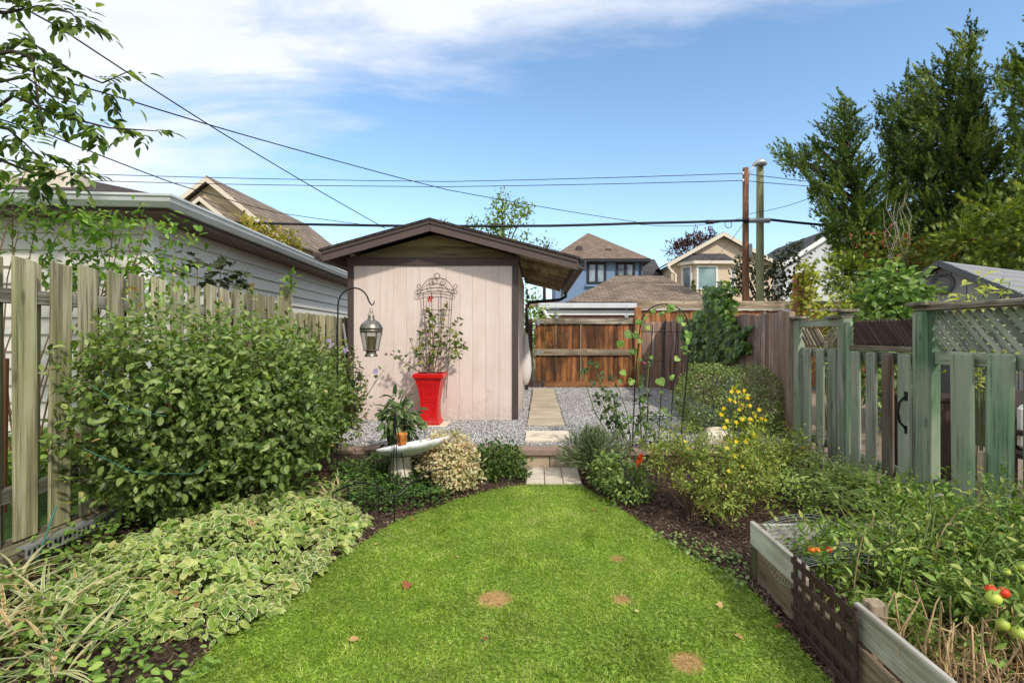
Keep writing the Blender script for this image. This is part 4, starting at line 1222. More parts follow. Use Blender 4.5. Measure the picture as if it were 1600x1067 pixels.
# light grey house on the right
Yh = 38.0
gh = thing('grey_house', 'light grey gabled house with dark roof half hidden by the conifers', 'house', (X(1310, Yh), Yh + 4, 0))
pk = P(1318, 352, Yh); hw = 4.7; sl = .63; lz = pk.z - hw * sl
g = MB(); g.poly([(pk.x - hw + .4, Yh + .4, 0), (pk.x + hw - .4, Yh + .4, 0), (pk.x + hw - .4, Yh + .4, lz + .1), (pk.x, Yh + .4, pk.z - .15), (pk.x - hw + .4, Yh + .4, lz + .1)], (0, 10, 0)); g.build('wall', m_stucco_grey, gh)
for sgn in (-1, 1):
    g = MB(); g.poly([(pk.x, Yh, pk.z), (pk.x + sgn * hw, Yh, lz), (pk.x + sgn * hw, Yh, lz + .1), (pk.x, Yh, pk.z + .1)], (0, 10.6, 0)); o = g.build('roof', m_shingle_grey, gh); uv_planar(o, (0, 1, 0), (1, 0, .5))
    g = MB(); g.poly([(pk.x + sgn * .002, Yh - .05, pk.z - .28), (pk.x + sgn * hw, Yh - .05, lz - .28), (pk.x + sgn * hw, Yh - .05, lz + .07), (pk.x + sgn * .002, Yh - .05, pk.z + .07)], (0, .045, 0)); g.build('rake_board', m_white, gh)
window(gh, X(1246, Yh), X(1272, Yh), Z(450, Yh), Z(422, Yh), Yh + .4, m_white, m_pane_dark, 1, .14)
# tan house behind the white garage
Yt = 22.0
th = thing('tan_house', 'tan stucco house with steep brown roof rising behind the white garage', 'house', (-14, Yt + 4, 0))
pk = P(322, 278, Yt); sl = .80; hw = 3.4; lz = pk.z - hw * sl; dp = 9.5
g = MB(); g.poly([(pk.x - hw + .3, Yt + .35, 0), (pk.x + hw - .3, Yt + .35, 0), (pk.x + hw - .3, Yt + .35, lz + .12), (pk.x, Yt + .35, pk.z - .12), (pk.x - hw + .3, Yt + .35, lz + .12)], (0, dp - .5, 0)); g.build('wall', m_stucco_tan, th)
for sgn in (-1, 1):
    g = MB(); g.poly([(pk.x, Yt, pk.z), (pk.x + sgn * hw, Yt, lz), (pk.x + sgn * hw, Yt, lz + .1), (pk.x, Yt, pk.z + .1)], (0, dp, 0)); o = g.build('roof', m_shingle_brown, th); uv_planar(o, (0, 1, 0), (1, 0, .7))
    g = MB(); g.poly([(pk.x + sgn * .002, Yt - .05, pk.z - .17), (pk.x + sgn * hw, Yt - .05, lz - .17), (pk.x + sgn * hw, Yt - .05, lz + .05), (pk.x + sgn * .002, Yt - .05, pk.z + .05)], (0, .045, 0)); g.build('rake_board', m_creamtrim, th)
# lower roof to the right and its hip, and a small front gable
g = MB()
xl_, xr_ = pk.x + hw - .8, pk.x + hw + 2.9
g.add([(xl_, Yt + 3.4, lz + .35), (xr_, Yt + 3.4, lz - 1.2), (xr_, Yt + 10.5, lz - 1.2), (xl_, Yt + 10.5, lz + .35), (xl_, Yt + 3.4, lz - 1.2), (xl_, Yt + 10.5, lz - 1.2)], [(0, 1, 2, 3), (0, 4, 1), (3, 2, 5), (4, 5, 2, 1)])
o = g.build('lower_roof', m_shingle_tan, th); uv_planar(o, (0, 1, 0), (1, 0, .4))
p2 = P(312, 309, Yt - 1.0); h2 = 1.5
g = MB(); g.poly([(p2.x - h2 + .15, Yt - .8, 2), (p2.x + h2 - .15, Yt - .8, 2), (p2.x + h2 - .15, Yt - .8, p2.z - h2 * sl + .02), (p2.x, Yt - .8, p2.z - .1), (p2.x - h2 + .15, Yt - .8, p2.z - h2 * sl + .02)], (0, 1.14, 0)); g.build('gable_wall', m_stucco_tan, th)
for sgn in (-1, 1):
    g = MB(); g.poly([(p2.x, Yt - 1, p2.z), (p2.x + sgn * h2, Yt - 1, p2.z - h2 * sl), (p2.x + sgn * h2, Yt - 1, p2.z - h2 * sl + .08), (p2.x, Yt - 1, p2.z + .08)], (0, 1.33, 0)); o = g.build('gable_roof', m_shingle_brown, th); uv_planar(o, (0, 1, 0), (1, 0, .7))
    g = MB(); g.poly([(p2.x + sgn * .002, Yt - 1.05, p2.z - .14), (p2.x + sgn * h2, Yt - 1.05, p2.z - h2 * sl - .14), (p2.x + sgn * h2, Yt - 1.05, p2.z - h2 * sl + .04), (p2.x + sgn * .002, Yt - 1.05, p2.z + .04)], (0, .045, 0)); g.build('rake_board', m_creamtrim, th)

# ------------------------------------------------------------------ grey plastic shed beyond the right fence
ps = thing('plastic_shed', 'grey plastic storage shed with round louvred vent beyond the fence', 'shed', (6.4, 7.4, 0))
m_pl = M_plain('grey_plastic', C(156, 154, 152), .5, .08, 4, .1)
m_pl2 = M_plain('dark_grey_plastic', C(92, 94, 96), .5, .1, 4, .1)
m_plr = M_plain('grey_roof_plastic', C(140, 138, 138), .55, .1, 4, .1)
pk = P(1470, 408, 7.5)
tt = Vector((.45, -.893, 0)).normalized(); nn_ = Vector((-.893, -.45, 0)).normalized(); bk = -nn_
hw = 1.12; dr = .68; base = .03; ez = pk.z - dr
def sp(a, b, z): return Vector((pk.x, pk.y, 0)) + tt * a + bk * b + Vector((0, 0, z))
npan = 11
for i in range(npan):            # vertical wall panels
    a0, a1 = -hw + .08 + i * (2 * hw - .16) / npan, -hw + .08 + (i + 1) * (2 * hw - .16) / npan
    zf = lambda a: pk.z - .07 - dr * abs(a) / hw
    pts = [sp(a0 + .006, .08, base), sp(a1 - .006, .08, base), sp(a1 - .006, .08, zf(a1))] + ([sp(0, .08, zf(0))] if a0 < -1e-6 < a1 and a0 * a1 < 0 else []) + [sp(a0 + .006, .08, zf(a0))]
    g = MB(); g.poly(pts, bk * .03); g.build('wall_panel', m_pl, ps)
g = MB(); g.poly([sp(-hw + .1, .112, base), sp(hw - .1, .112, base), sp(hw - .1, .112, ez), sp(0, .112, pk.z - .1), sp(-hw + .1, .112, ez)], bk * 2.6); g.build('wall', m_pl2, ps)
nc = 7
for sgn in (-1, 1):
    for i in range(nc):           # overlapping roof courses
        f0, f1 = i / nc, (i + 1) / nc
        za, zb = pk.z - dr * 1.08 * f0, pk.z - dr * 1.08 * f1
        aa, ab = sgn * hw * 1.1 * f0, sgn * hw * 1.1 * f1
        g = MB(); g.poly([sp(aa, -.04, za - .035), sp(ab, -.04, zb - .035), sp(ab, -.04, zb + .022), sp(aa, -.04, za + .0)], bk * 2.85); g.build('roof_course', m_plr, ps)
    g = MB(); g.poly([sp(sgn * .004, -.07, pk.z - .085), sp(sgn * hw * 1.12, -.07, pk.z - dr * 1.1 - .085), sp(sgn * hw * 1.12, -.07, pk.z - dr * 1.1 + .01), sp(sgn * .004, -.07, pk.z + .01)], bk * .028); g.build('rake_trim', m_pl2, ps)
g = MB()
vc = sp(0, .06, pk.z - .33)
Mv = Matrix((tt, Vector((0, 0, 1)), nn_)).transposed()
ringv = [(.15, -.02), (.15, .03), (.115, .03), (.115, -.02)]
vs = []; nseg = 24
for (r_, d_) in ringv:
    for k in range(nseg):
        a = 2 * math.pi * k / nseg; vs.append(vc + Mv @ Vector((r_ * math.cos(a), r_ * math.sin(a), d_)))
g.add(vs, [(i * nseg + k, i * nseg + (k + 1) % nseg, (i + 1) * nseg + (k + 1) % nseg, (i + 1) * nseg + k) for i in range(3) for k in range(nseg)], True)
vt = g.build('vent', m_pl2, ps)
for k in range(5):
    zz2 = -.085 + k * .042; hwid = math.sqrt(.115 ** 2 - zz2 ** 2)
    g = MB(); g.box(vc + Mv @ Vector((0, zz2, 0)), (2 * hwid, .03, .008), M=Mv @ Euler((R(40), 0, 0)).to_matrix()); g.build('louvre', m_pl, vt)
g = MB()                           # arched door surround
arch = []
aw, ah, az = .80, .30, pk.z - .98
for k in range(17):
    a = math.pi * (1 - k / 16); arch.append((aw * math.cos(a), az + ah * math.sin(a)))
outer = [(-aw, base)] + arch + [(aw, base)]
inner = [(x * .91, base if z == base else az + (z - az) * .80 - .02) for x, z in outer]
nn2 = len(outer)
vs = [sp(x, .075, z) for x, z in outer] + [sp(x, .075, z) for x, z in inner] + [sp(x, .03, z) for x, z in outer] + [sp(x, .03, z) for x, z in inner]
fs = []
for i in range(nn2 - 1):
    fs += [(2 * nn2 + i, 2 * nn2 + i + 1, 3 * nn2 + i + 1, 3 * nn2 + i), (i, i + 1, 2 * nn2 + i + 1, 2 * nn2 + i), (nn2 + i, nn2 + i + 1, 3 * nn2 + i + 1, 3 * nn2 + i)]
g.add(vs, fs); g.build('door_surround', m_pl, ps)
g = MB(); g.poly([sp(x, .077, z) for x, z in inner], nn_ * .02); g.build('door', m_pl2, ps)
# ------------------------------------------------------------------ poles and wires
def pole(name, label, px, Y, top, r0, r1, mat):
    b = Vector((X(px, Y), Y, .03)); zt = Z(top, Y)
    t_ = thing(name, label, 'pole', b)
    g = MB(); g.lathe(b, [(r0, 0), (r0 * .97, .3), ((r0 + r1) / 2, zt / 2), (r1, zt - .02), (r1 * .9, zt)], 14); g.build('shaft', mat, t_)
    return t_, b, zt
YP = 17.2
up1, b1, z1 = pole('utility_pole', 'brown wooden utility pole carrying the thick black cable', 1165, YP, 264, .125, .095, m_pole_brown)
lp, b2_, z2 = pole('lamp_pole', 'greenish wooden pole with a street lamp at its top', 1187.5, YP + .3, 252, .14, .115, m_pole_green)
g = MB(); g.tube([(b1.x + .08, YP, z1 - 1.0), (b1.x + .1, YP, z1 - .3), (b1.x + .2, YP, z1 - .02), (b1.x + .34, YP + .1, z1 + .16)], .022, 6); g.build('lamp_arm', m_galv, lp)
g = MB(); hz_ = z2 + .02
g.tube([(b1.x + .30, YP + .1, z1 + .13), (b1.x + .38, YP + .1, z1 + .20), (b1.x + .52, YP + .1, z1 + .25), (b1.x + .66, YP + .1, z1 + .235), (b1.x + .74, YP + .1, z1 + .17)], [.05, .09, .12, .11, .06], 10); g.build('lamp_head', m_galv, lp)
zc = Z(346, YP)
g = MB(); g.tube([(b1.x + .05, YP - .12, zc), (b1.x + .75, YP - .12, zc)], .085, 10); g.build('cable_box', m_galv, lp)
g = MB(); g.b2((b1.x + .06, YP - .17, Z(402, YP)), (b1.x + .16, YP - .09, Z(382, YP))); g.build('meter_box', m_galv, up1, bevel=.008)
g = MB(); g.b2((b1.x - .12, YP - .14, zc - .08), (b1.x + .12, YP - .096, zc + .06)); g.build('bracket', m_black_metal, up1)
for zz3 in (z1 - .18, z1 - .42):
    g = MB(); g.lathe((b1.x - .12, YP - .08, zz3), [(.02, -.05), (.045, -.04), (.03, 0), (.045, .04), (.02, .05)], 8); g.build('insulator', m_white, up1)
def wire(name, label, pts, r, sag=0.0, n=5, mat=None):
    """cable through points, sagging between them"""
    pts = [Vector(p) for p in pts]; out = []
    for a, b in zip(pts, pts[1:]):
        m_ = 14
        for i in range(m_): out.append(a + (b - a) * (i / m_) - Vector((0, 0, sag * math.sin(math.pi * i / m_) * (b - a).length)))
    out.append(pts[-1])
    g = MB(); g.tube(out, r, n); return g.thing(name, mat or m_cable, label, 'cable')
wire('overhead_cable', 'thick black bundled cable running straight to the brown utility pole', [P(330, 347, YP + 1), P(620, 353, YP), P(860, 353, YP), P(1000, 349, YP), (b1.x, YP - .15, zc)], .045, .002)
wire('overhead_cable', 'thick black cable sagging from the pole into the conifers', [(b1.x + .75, YP - .15, zc + .02), P(1290, 352, YP), P(1420, 362, YP + 1), P(1620, 372, YP + 2)], .045, .004)
wire('power_line', 'upper of two thin parallel lines high across the sky', [P(-30, 266, 18), P(300, 277, 18), P(700, 284, 18), (b1.x - .12, YP - .08, z1 - .18), P(1265, 284, 18), P(1400, 300, 18)], .012, .002)
wire('power_line', 'lower of two thin parallel lines high across the sky', [P(-30, 276, 18.2), P(300, 287, 18.2), P(700, 292, 18.2), (b1.x - .12, YP - .08, z1 - .42), P(1275, 292, 18.2), P(1400, 308, 18.2)], .012, .002)
wire('service_cable', 'cable descending steeply from the leaves to behind the shed roof', [P(-20, -20, 5.5), P(90, 42, 6.5), P(345, 207, 9.5), P(602, 357, 15.5)], .011, .004)
wire('service_cable', 'long sagging cable from the leaves down towards the utility pole', [P(-20, 90, 5.0), P(185, 152, 6.6), P(420, 222, 9), P(700, 297, 13), P(1000, 348, YP - .3)], .010, .004)
wire('service_cable', 'lowest cable from the leaves crossing the tan house roof', [P(-20, 180, 6.0), P(65, 206, 7.0), P(270, 286, 10), P(430, 332, 14), P(600, 355, 17)], .010, .004)
wire('drop_wire', 'thin wire rising from the pole towards the right trees', [(b1.x + .1, YP - .05, Z(335, YP)), P(1230, 322, YP - .5), P(1290, 300, YP - 2)], .009, .01)
wire('drop_wire', 'thin slack wire hanging under the thick cable near the pole', [P(990, 350, YP - .2), P(1080, 353, YP - .2), (b1.x - .1, YP - .13, zc + .1)], .008, .02)
wire('drop_wire', 'thin slack wire from the pole down to the beige house', [(b1.x - .05, YP - .13, zc), P(1120, 400, 24), P(1095, 420, 33)], .009, .012)
g = MB(); c_ = P(1138, 350, YP - .1)
g.tube([c_ + Vector((.115 * math.cos(a), .01 * math.sin(3 * a), .115 * math.sin(a) - .02)) for a in [2 * math.pi * k / 20 for k in range(21)]], .012, 5)
coil = g.thing('cable_coil', m_cable, 'coiled ring of spare cable hanging beside the brown pole', 'cable')
g = MB(); c_ = P(1109, 347, YP - .1); g.tube([c_ - Vector((.2, 0, -.02)), c_ - Vector((.1, 0, 0)), c_ + Vector((.1, 0, 0)), c_ + Vector((.2, 0, .02))], [.03, .07, .07, .03], 8)
g.thing('cable_splice', m_cable, 'dark splice case hanging on the thick cable', 'splice case')

# ------------------------------------------------------------------ red planter and trellis
t = NT('red_plastic')
dn = t.noise(t.coords(), 9, 6, .7); sp_ = t.n('ShaderNodeSeparateXYZ'); t.l(t.n('ShaderNodeTexCoord').outputs['Object'], sp_.inputs[0])
dirt = t.math('MULTIPLY', t.ramp(sp_.outputs[2], [(0.0, 1.0), (.30, .12)]), t.ramp(dn, [(.42, 0.0), (.62, 1.0)]))
t.bsdf(t.mix(t.math('MULTIPLY', dirt, .5), t.ramp(dn, [(.3, C(196, 10, 16)), (.7, C(216, 14, 20))]), C(120, 60, 48)), t.ramp(dn, [(.35, .28), (.65, .5)]), t.bump(dn, .06, .002), 0, .5)
m_red = t.m
m_pot_soil = M_plain('potting_soil', C(70, 66, 62), .95, .4, 30, .8, bdist=.01)
PX_, PY_ = X(673, 7.72), 7.72
pl = thing('red_planter', 'tall flared glossy red planter standing against the shed wall', 'planter', (PX_, PY_, TZ))
prof = [(.155, .0), (.16, .012), (.157, .05), (.142, .07), (.132, .12), (.125, .22), (.128, .32), (.14, .44), (.158, .55), (.178, .64), (.192, .69), (.20, .70), (.222, .715), (.225, .765), (.215, .775), (.195, .775), (.19, .72)]
g = MB(); g.lathe((PX_, PY_, TZ), [(r_ * math.sqrt(2), z_) for r_, z_ in prof], 4, smooth=False, rot=math.pi / 4); g.build('body', m_red, pl)
def hw_at(z):
    for (r0, z0), (r1, z1_) in zip(prof, prof[1:]):
        if z0 <= z <= z1_ and z1_ > z0: return r0 + (r1 - r0) * (z - z0) / (z1_ - z0)
    return .2
for (za, zb, kk) in ((.13, .36, .68), (.40, .63, .66)):     # raised panel mouldings on the front
    n_ = 6
    for sgn in (-1, 1):
        g = MB(); g.tube([(PX_ + sgn * hw_at(z) * kk, PY_ - hw_at(z) - .002, TZ + z) for z in [za + (zb - za) * i / n_ for i in range(n_ + 1)]], .006, 5); g.build('moulding', m_red, pl)
    for z in (za, zb):
        g = MB(); g.tube([(PX_ - hw_at(z) * kk, PY_ - hw_at(z) - .002, TZ + z), (PX_ + hw_at(z) * kk, PY_ - hw_at(z) - .002, TZ + z)], .006, 5); g.build('moulding', m_red, pl)
g = MB(); g.b2((PX_ - .188, PY_ - .188, TZ + .70), (PX_ + .188, PY_ + .188, TZ + .735)); g.build('soil', m_pot_soil, pl)
g = MB(); g.b2((PX_ - .24, PY_ - .2, TZ - .02), (PX_ + .27, PY_ + .24, TZ + .012)); g.thing('paving_slab', m_slab_pale, 'pale slab under the red planter', 'slab', bevel=.006)

TY = 8.03
tr = thing('wall_trellis', 'brown metal scroll-topped trellis fixed to the shed wall above the planter', 'trellis', (X(683, TY), TY, TZ + .5))
def TP_(px, py): return P(px, py, TY)
def ttube(pts, r=.0055, name='rod'): g = MB(); g.tube(pts, r, 6); return g.build(name, m_brown_metal, tr, fix=False)
for (bx, tx, by, ty) in ((668, 661, 600, 458), (678, 674, 600, 455), (689, 689, 600, 455), (697, 707, 622, 458)):
    ttube([TP_(bx, by), TP_((bx + tx) / 2, (by + ty) / 2), TP_(tx, ty)], .006, 'upright')
for (xa_, xb_, y_, dy) in ((660, 706, 484, 0), (663, 702, 511, 0), (665, 700, 538, 0)): ttube([TP_(xa_, y_), TP_((xa_ + xb_) / 2, y_ + dy), TP_(xb_, y_)], .005, 'crossbar')
def arc(cx, cy, r, a0, a1, n=12): return [TP_(cx + r * math.cos(R(a0 + (a1 - a0) * i / n)), cy - r * math.sin(R(a0 + (a1 - a0) * i / n))) for i in range(n + 1)]
ttube([TP_(655, 459), TP_(668, 456), TP_(683, 455), TP_(698, 456), TP_(711, 459)], .006, 'crossbar')
ttube([TP_(657, 454), TP_(668, 451), TP_(683, 449.5), TP_(698, 451), TP_(709, 454)], .006, 'crossbar')
for s in (-1, 1):
    c = 683
    def spiral(cx, cy, r0, r1, a0, a1, n=26): return [TP_(cx + s * (r0 + (r1 - r0) * i / n) * math.cos(R(a0 + (a1 - a0) * i / n)), cy - (r0 + (r1 - r0) * i / n) * math.sin(R(a0 + (a1 - a0) * i / n))) for i in range(n + 1)]
    ttube([TP_(c + s * 26, 452), TP_(c + s * 20, 443), TP_(c + s * 13, 436), TP_(c + s * 5, 434.5), TP_(c, 436)], .006, 'scroll')
    ttube(spiral(c + s * 8, 442, 5.6, 1.6, 100, -330), .005, 'scroll')
    ttube(spiral(c + s * 28, 447, 4.6, 1.4, 200, 620), .005, 'scroll')
    ttube(spiral(c + s * 28, 457, 4.6, 1.6, 160, -260), .005, 'scroll')
ttube([TP_(683 + 4 * math.cos(a), 431 - 4 * math.sin(a)) for a in [2 * math.pi * i / 14 for i in range(15)]], .0055, 'ring')
# climbing mandevilla in the planter
mv = thing('potted_climber', 'climbing plant with red flower growing from the red planter up the trellis', 'climber', (PX_, PY_, TZ + .73))
base = [(PX_ + dx, PY_ + dy, TZ + .72) for dx, dy in ((-.05, 0), (.03, .05), (.08, -.03), (0, -.06))]
tips = [P(px, py, 7.75 + dy) for px, py, dy in ((610, 552, 0), (640, 528, 0), (655, 520, .1), (668, 500, .15), (680, 490, .2), (690, 530, .1), (718, 520, .1), (728, 535, .05), (715, 500, .2), (700, 470, .25), (666, 470, .25), (650, 545, -.05), (678, 540, -.1), (725, 545, 0))]
stems(mv, m_stem_brown, base, tips, .009, .004, 5, bend=.12)
Pl, Yl = [], []
for i, tp_ in enumerate(tips):
    b_ = Vector(base[i % 4])
    for k in range(17):
        s = random.uniform(.35, 1.02) ** .8
        p = b_ + (tp_ - b_) * s + Vector(rv(1)[0]) * random.uniform(.01, .09)
        Pl.append(p); Yl.append(rv(1)[0] * .8 + np.array([0, -.4, .1]))
Pl, Yl = np.array(Pl), np.array(Yl)
m_mand = M_leaf('climber_leaf', [(0, C(64, 80, 40)), (.5, C(98, 116, 54)), (.85, C(146, 150, 76)), (1, C(150, 122, 64))])
leaf_objects(mv, m_mand, 'oval', Pl, Yl, rv(len(Pl)) + np.array([0, -.8, .5]), rng.uniform(.055, .095, len(Pl)))
m_redflower = M_leaf('red_petals', [(0, C(200, 10, 20)), (1, C(232, 26, 30))], trans=.2)
fl = Leaves(); pf = P(671, 468, 7.93); fl.add(TP['flower'], [pf, pf + Vector((.02, 0, .03))], [(0, -.3, 1), (.4, -.3, .8)], [(0, -1, .2), (.3, -1, 0)], .05); fl.build('flower', m_redflower, mv)

# ------------------------------------------------------------------ shepherd hook and lantern
HY = 5.0
hk = thing('shepherd_hook', 'tall black shepherd hook standing behind the big bush', 'plant hook', (X(528, HY), HY, .1))
def hp(px, py): return P(px, py, HY)
pts = [hp(527, 790), hp(527, 640), hp(527.5, 520)] + [hp(528 + 26 * (1 - math.cos(a)), 477 - 27 * math.sin(a)) for a in [math.pi * .5 * i / 6 for i in range(7)]] + [hp(554 + 23 * math.sin(a), 477 - 27 * math.cos(a)) for a in [math.pi * .42 * i / 5 for i in range(1, 6)]] + [hp(578.5, 474), hp(581, 477), hp(584, 475), hp(585, 470)]
g = MB(); g.tube(pts, [.008] * (len(pts) - 3) + [.007, .006, .004], 8); g.build('rod', m_black_metal, hk)
lx, lzt = X(580, HY), Z(478, HY)
m_lant = M_plain('aged_nickel', C(150, 142, 128), .32, .45, 14, .25, metal=.85)
m_lglass = M_glass('lantern_glass')
ln = thing('lantern', 'aged silver lantern with glass sides hanging from the shepherd hook', 'lantern', (lx, HY, Z(557, HY)))
zb0 = Z(557, HY)
g = MB(); g.tube([(lx + .028 * math.sin(a) * .5, HY, lzt - .02 - .028 + .028 * math.cos(a)) for a in [2 * math.pi * i / 12 for i in range(13)]], .003, 5); g.tube([(lx - .03, HY, zb0 + .385), (lx - .02, HY, zb0 + .43), (lx, HY, zb0 + .44), (lx + .02, HY, zb0 + .43), (lx + .03, HY, zb0 + .385)], .003, 5); g.build('ring', m_lant, ln)
g = MB(); g.lathe((lx, HY, zb0), [(.024, .405), (.03, .40), (.028, .375), (.036, .372), (.034, .36), (.062, .345), (.092, .315), (.108, .28), (.110, .262), (.104, .262), (.10, .28), (.08, .31), (.03, .34)], 24); g.build('cap', m_lant, ln)
g = MB(); g.lathe((lx, HY, zb0), [(.103, .261), (.107, .255), (.105, .235), (.098, .232), (.098, .261)], 24); g.build('collar', m_lant, ln)
for k in range(6):
    a = 2 * math.pi * k / 6 + .25
    p0 = Vector((lx + .10 * math.cos(a), HY + .10 * math.sin(a), zb0 + .235)); p1 = Vector((lx + .066 * math.cos(a), HY + .066 * math.sin(a), zb0 + .068))
    g = MB(); g.tube([p0, p1], .005, 5); g.build('glazing_bar', m_lant, ln)
    a2 = 2 * math.pi * (k + 1) / 6 + .25
    q0 = Vector((lx + .10 * math.cos(a2), HY + .10 * math.sin(a2), zb0 + .235)); q1 = Vector((lx + .066 * math.cos(a2), HY + .066 * math.sin(a2), zb0 + .068))
    am = (a + a2) / 2; off = Vector((-.0025 * math.cos(am), -.0025 * math.sin(am), 0))
    f_ = .07
    A_, B_, C2, D_ = p0.lerp(q0, f_), p0.lerp(q0, 1 - f_), p1.lerp(q1, 1 - f_), p1.lerp(q1, f_)
    g = MB(); g.poly([A_, B_, C2, D_], off); g.build('pane', m_lglass, ln)
g = MB(); g.lathe((lx, HY, zb0), [(.078, .066), (.08, .06), (.05, .054), (.045, .04), (.06, .012), (.064, .0), (.05, .0), (.04, .03), (.04, .066)], 24); g.build('base', m_lant, ln)
g = MB(); g.lathe((lx, HY, zb0 + .067), [(.034, 0), (.034, .125), (.03, .13), (.008, .126)], 16); cd = g.build('candle_body', M_plain('candle_wax', C(150, 124, 92), .6, .3, 10, .1))
cd.name = 'candle'; cd.data.name = 'candle'
tag(cd, 'tan pillar candle inside the hanging lantern', 'candle')

# ------------------------------------------------------------------ bird bath, pot, wire obelisk, hoops
t = NT('weathered_concrete')
n_ = t.noise(t.coords((5, 5, 1.2)), 1.6, 6, .65, .5); n2_ = t.noise(t.coords(), 30, 5, .7)
col = t.ramp(n_, [(.36, C(136, 124, 96)), (.55, C(206, 196, 172)), (.7, C(222, 216, 200))])
t.bsdf(col, .9, t.bump(n2_, .5, .006), 0, .2); m_conc = t.m
t = NT('chalky_white_concrete')
n_ = t.noise(t.coords(), 7, 6, .65); n2_ = t.noise(t.coords(), 40, 5, .7)
t.bsdf(t.ramp(n_, [(.33, C(178, 174, 168)), (.5, C(226, 224, 220))]), .85, t.bump(n2_, .4, .005), 0, .25); m_concw = t.m
BYb = 5.15
bbx = X(626, BYb)
bb = thing('bird_bath', 'white bird bath with its bowl slipped to a tilt on a pale pedestal', 'bird bath', (bbx, BYb, .06))
g = MB(); zt = Z(711, BYb)
M_ = Matrix.Identity(3)
g.lathe((bbx, BYb, 0), [(.15, .02), (.155, .07), (.145, .10), (.13, .16), (.115, .24), (.105, zt - .05), (.115, zt)], 8, smooth=False, rot=.39); g.build('pedestal', m_conc, bb, bevel=.008)
bc = P(648, 697, BYb + .02)
Mb = Euler((R(-7), R(-10.5), 0)).to_matrix()
g = MB(); g.lathe(bc, [(.12, -.075), (.22, -.055), (.33, -.02), (.372, .01), (.378, .03), (.365, .042), (.345, .035), (.30, .005), (.18, -.03), (.02, -.04)], 32, M=Mb); g.build('bowl', m_concw, bb)
potp = P(628, 700, BYb - .12)
t = NT('rusty_terracotta'); n_ = t.noise(t.coords(), 16, 6, .7)
t.bsdf(t.ramp(n_, [(.35, C(122, 70, 30)), (.5, C(176, 104, 44)), (.66, C(206, 138, 70))]), .8, t.bump(n_, .5, .004), 0, .3)
g = MB(); g.lathe((potp.x, potp.y, potp.z), [(.036, 0), (.05, .125), (.054, .13), (.054, .146), (.046, .146), (.044, .13), (.038, .02)], 20)
g.thing('small_pot', t.m, 'small rusty orange pot standing on the bird bath bowl', 'pot')
ob = thing('obelisk_support', 'slim black wire plant obelisk in front of the bird bath', 'plant support', (X(617, 4.75), 4.75, .08))
OBY = 4.8
for (ax, bx, ay, by) in ((613, 617, 782, 655), (622, 618, 785, 655), (637, 619, 770, 655), (606, 616.5, 770, 655)):
    g = MB(); g.tube([P(ax, ay, OBY + (.12 if ay < 775 else -.05)), P(bx, by, OBY)], .0045, 5); g.build('leg', m_black_metal, ob, fix=False)
g = MB(); g.tube([P(617.5, 668, OBY), P(617.5, 645, OBY)], .007, 6); g.build('finial', m_black_metal, ob)
for (cy_, wd) in ((750, 13), (712, 8)):
    g = MB(); c_ = P(620, cy_, OBY + .03); rr_ = wd / F * OBY
    g.tube([c_ + Vector((rr_ * math.cos(a), rr_ * math.sin(a), 0)) for a in [2 * math.pi * i / 14 for i in range(15)]], .0035, 5); g.build('hoop', m_black_metal, ob, fix=False)
# low wire hoop edging
hoops = 'low black wire hoops edging the beds'
def hoop(label, pa, pb, rise, post_h=0.0, inner=True):
    pa, pb = Vector(pa), Vector(pb)
    t_ = thing('wire_edging', label, 'garden edging', pa, hoops)
    g = MB(); pts = []
    for i in range(17):
        s = i / 16; p = pa.lerp(pb, s); pts.append(p + Vector((0, 0, .16 + rise * math.sin(math.pi * s))))
    g.tube(pts, .006, 6); g.build('arch', m_black_metal, t_, fix=False)
    for p in (pa, pb):
        g = MB(); g.tube([p - Vector((0, 0, .05)), p + Vector((0, 0, .17 + post_h))], .006, 6); g.build('stake', m_black_metal, t_, fix=False)
    if inner:
        for s in (.25, .5, .75):
            p = pa.lerp(pb, s); g = MB(); g.tube([p - Vector((0, 0, .04)), p + Vector((0, 0, .16 + rise * math.sin(math.pi * s)))], .004, 5); g.build('upright', m_black_metal, t_, fix=False)
hoop('black wire hoop just right of the white-edged ground cover', PG(520, 800, .06), PG(616, 806, .05), .10, .0)
hoop('black wire hoop ending under the cream variegated shrub', PG(616, 806, .05), PG(720, 760, .05), .10)
hoop('black wire hoop among the hostas at the right edge of the lawn', PG(955, 760, .04), PG(985, 790, .04), .16, inner=False)
hoop('black wire hoop beneath the yellow-flowered shrub', PG(985, 790, .04), PG(1025, 760, .04), .16, inner=False)

# ------------------------------------------------------------------ arbor trellis on the right with heart-leaved vine
AY = 6.15
ar = thing('arched_trellis', 'black metal arched obelisk trellis with rose and vine beside the gravel', 'trellis', (X(1030, AY), AY, .1))
def ap(px, py, dy=0): return P(px, py, AY + dy)
def atube(pts, r, name): g = MB(); g.tube(pts, r, 6); return g.build(name, m_black_metal, ar, fix=False)
archp = lambda dy, x0=986, x1=1080, b0=700, b1=700: [ap(x0 + 2, b0, dy), ap(x0 + 6, 600, dy), ap(x0 + 12, 530, dy)] + [ap(1038 - 38 * math.cos(a), 512 - 37 * math.sin(a), dy) for a in [math.pi * i / 12 for i in range(1, 12)]] + [ap(1077, 530, dy), ap(x1 - 8, 600, dy), ap(x1 - 18, 700, dy)]
atube(archp(0), .008, 'arch'); atube(archp(.35), .006, 'arch')
for (tx, bx) in ((1020, 1008), (1040, 1028), (1058, 1046)): atube([ap(tx, 500 if tx == 1040 else 506, .02), ap((tx + bx) / 2, 600, .02), ap(bx, 705, .02)], .006, 'upright')
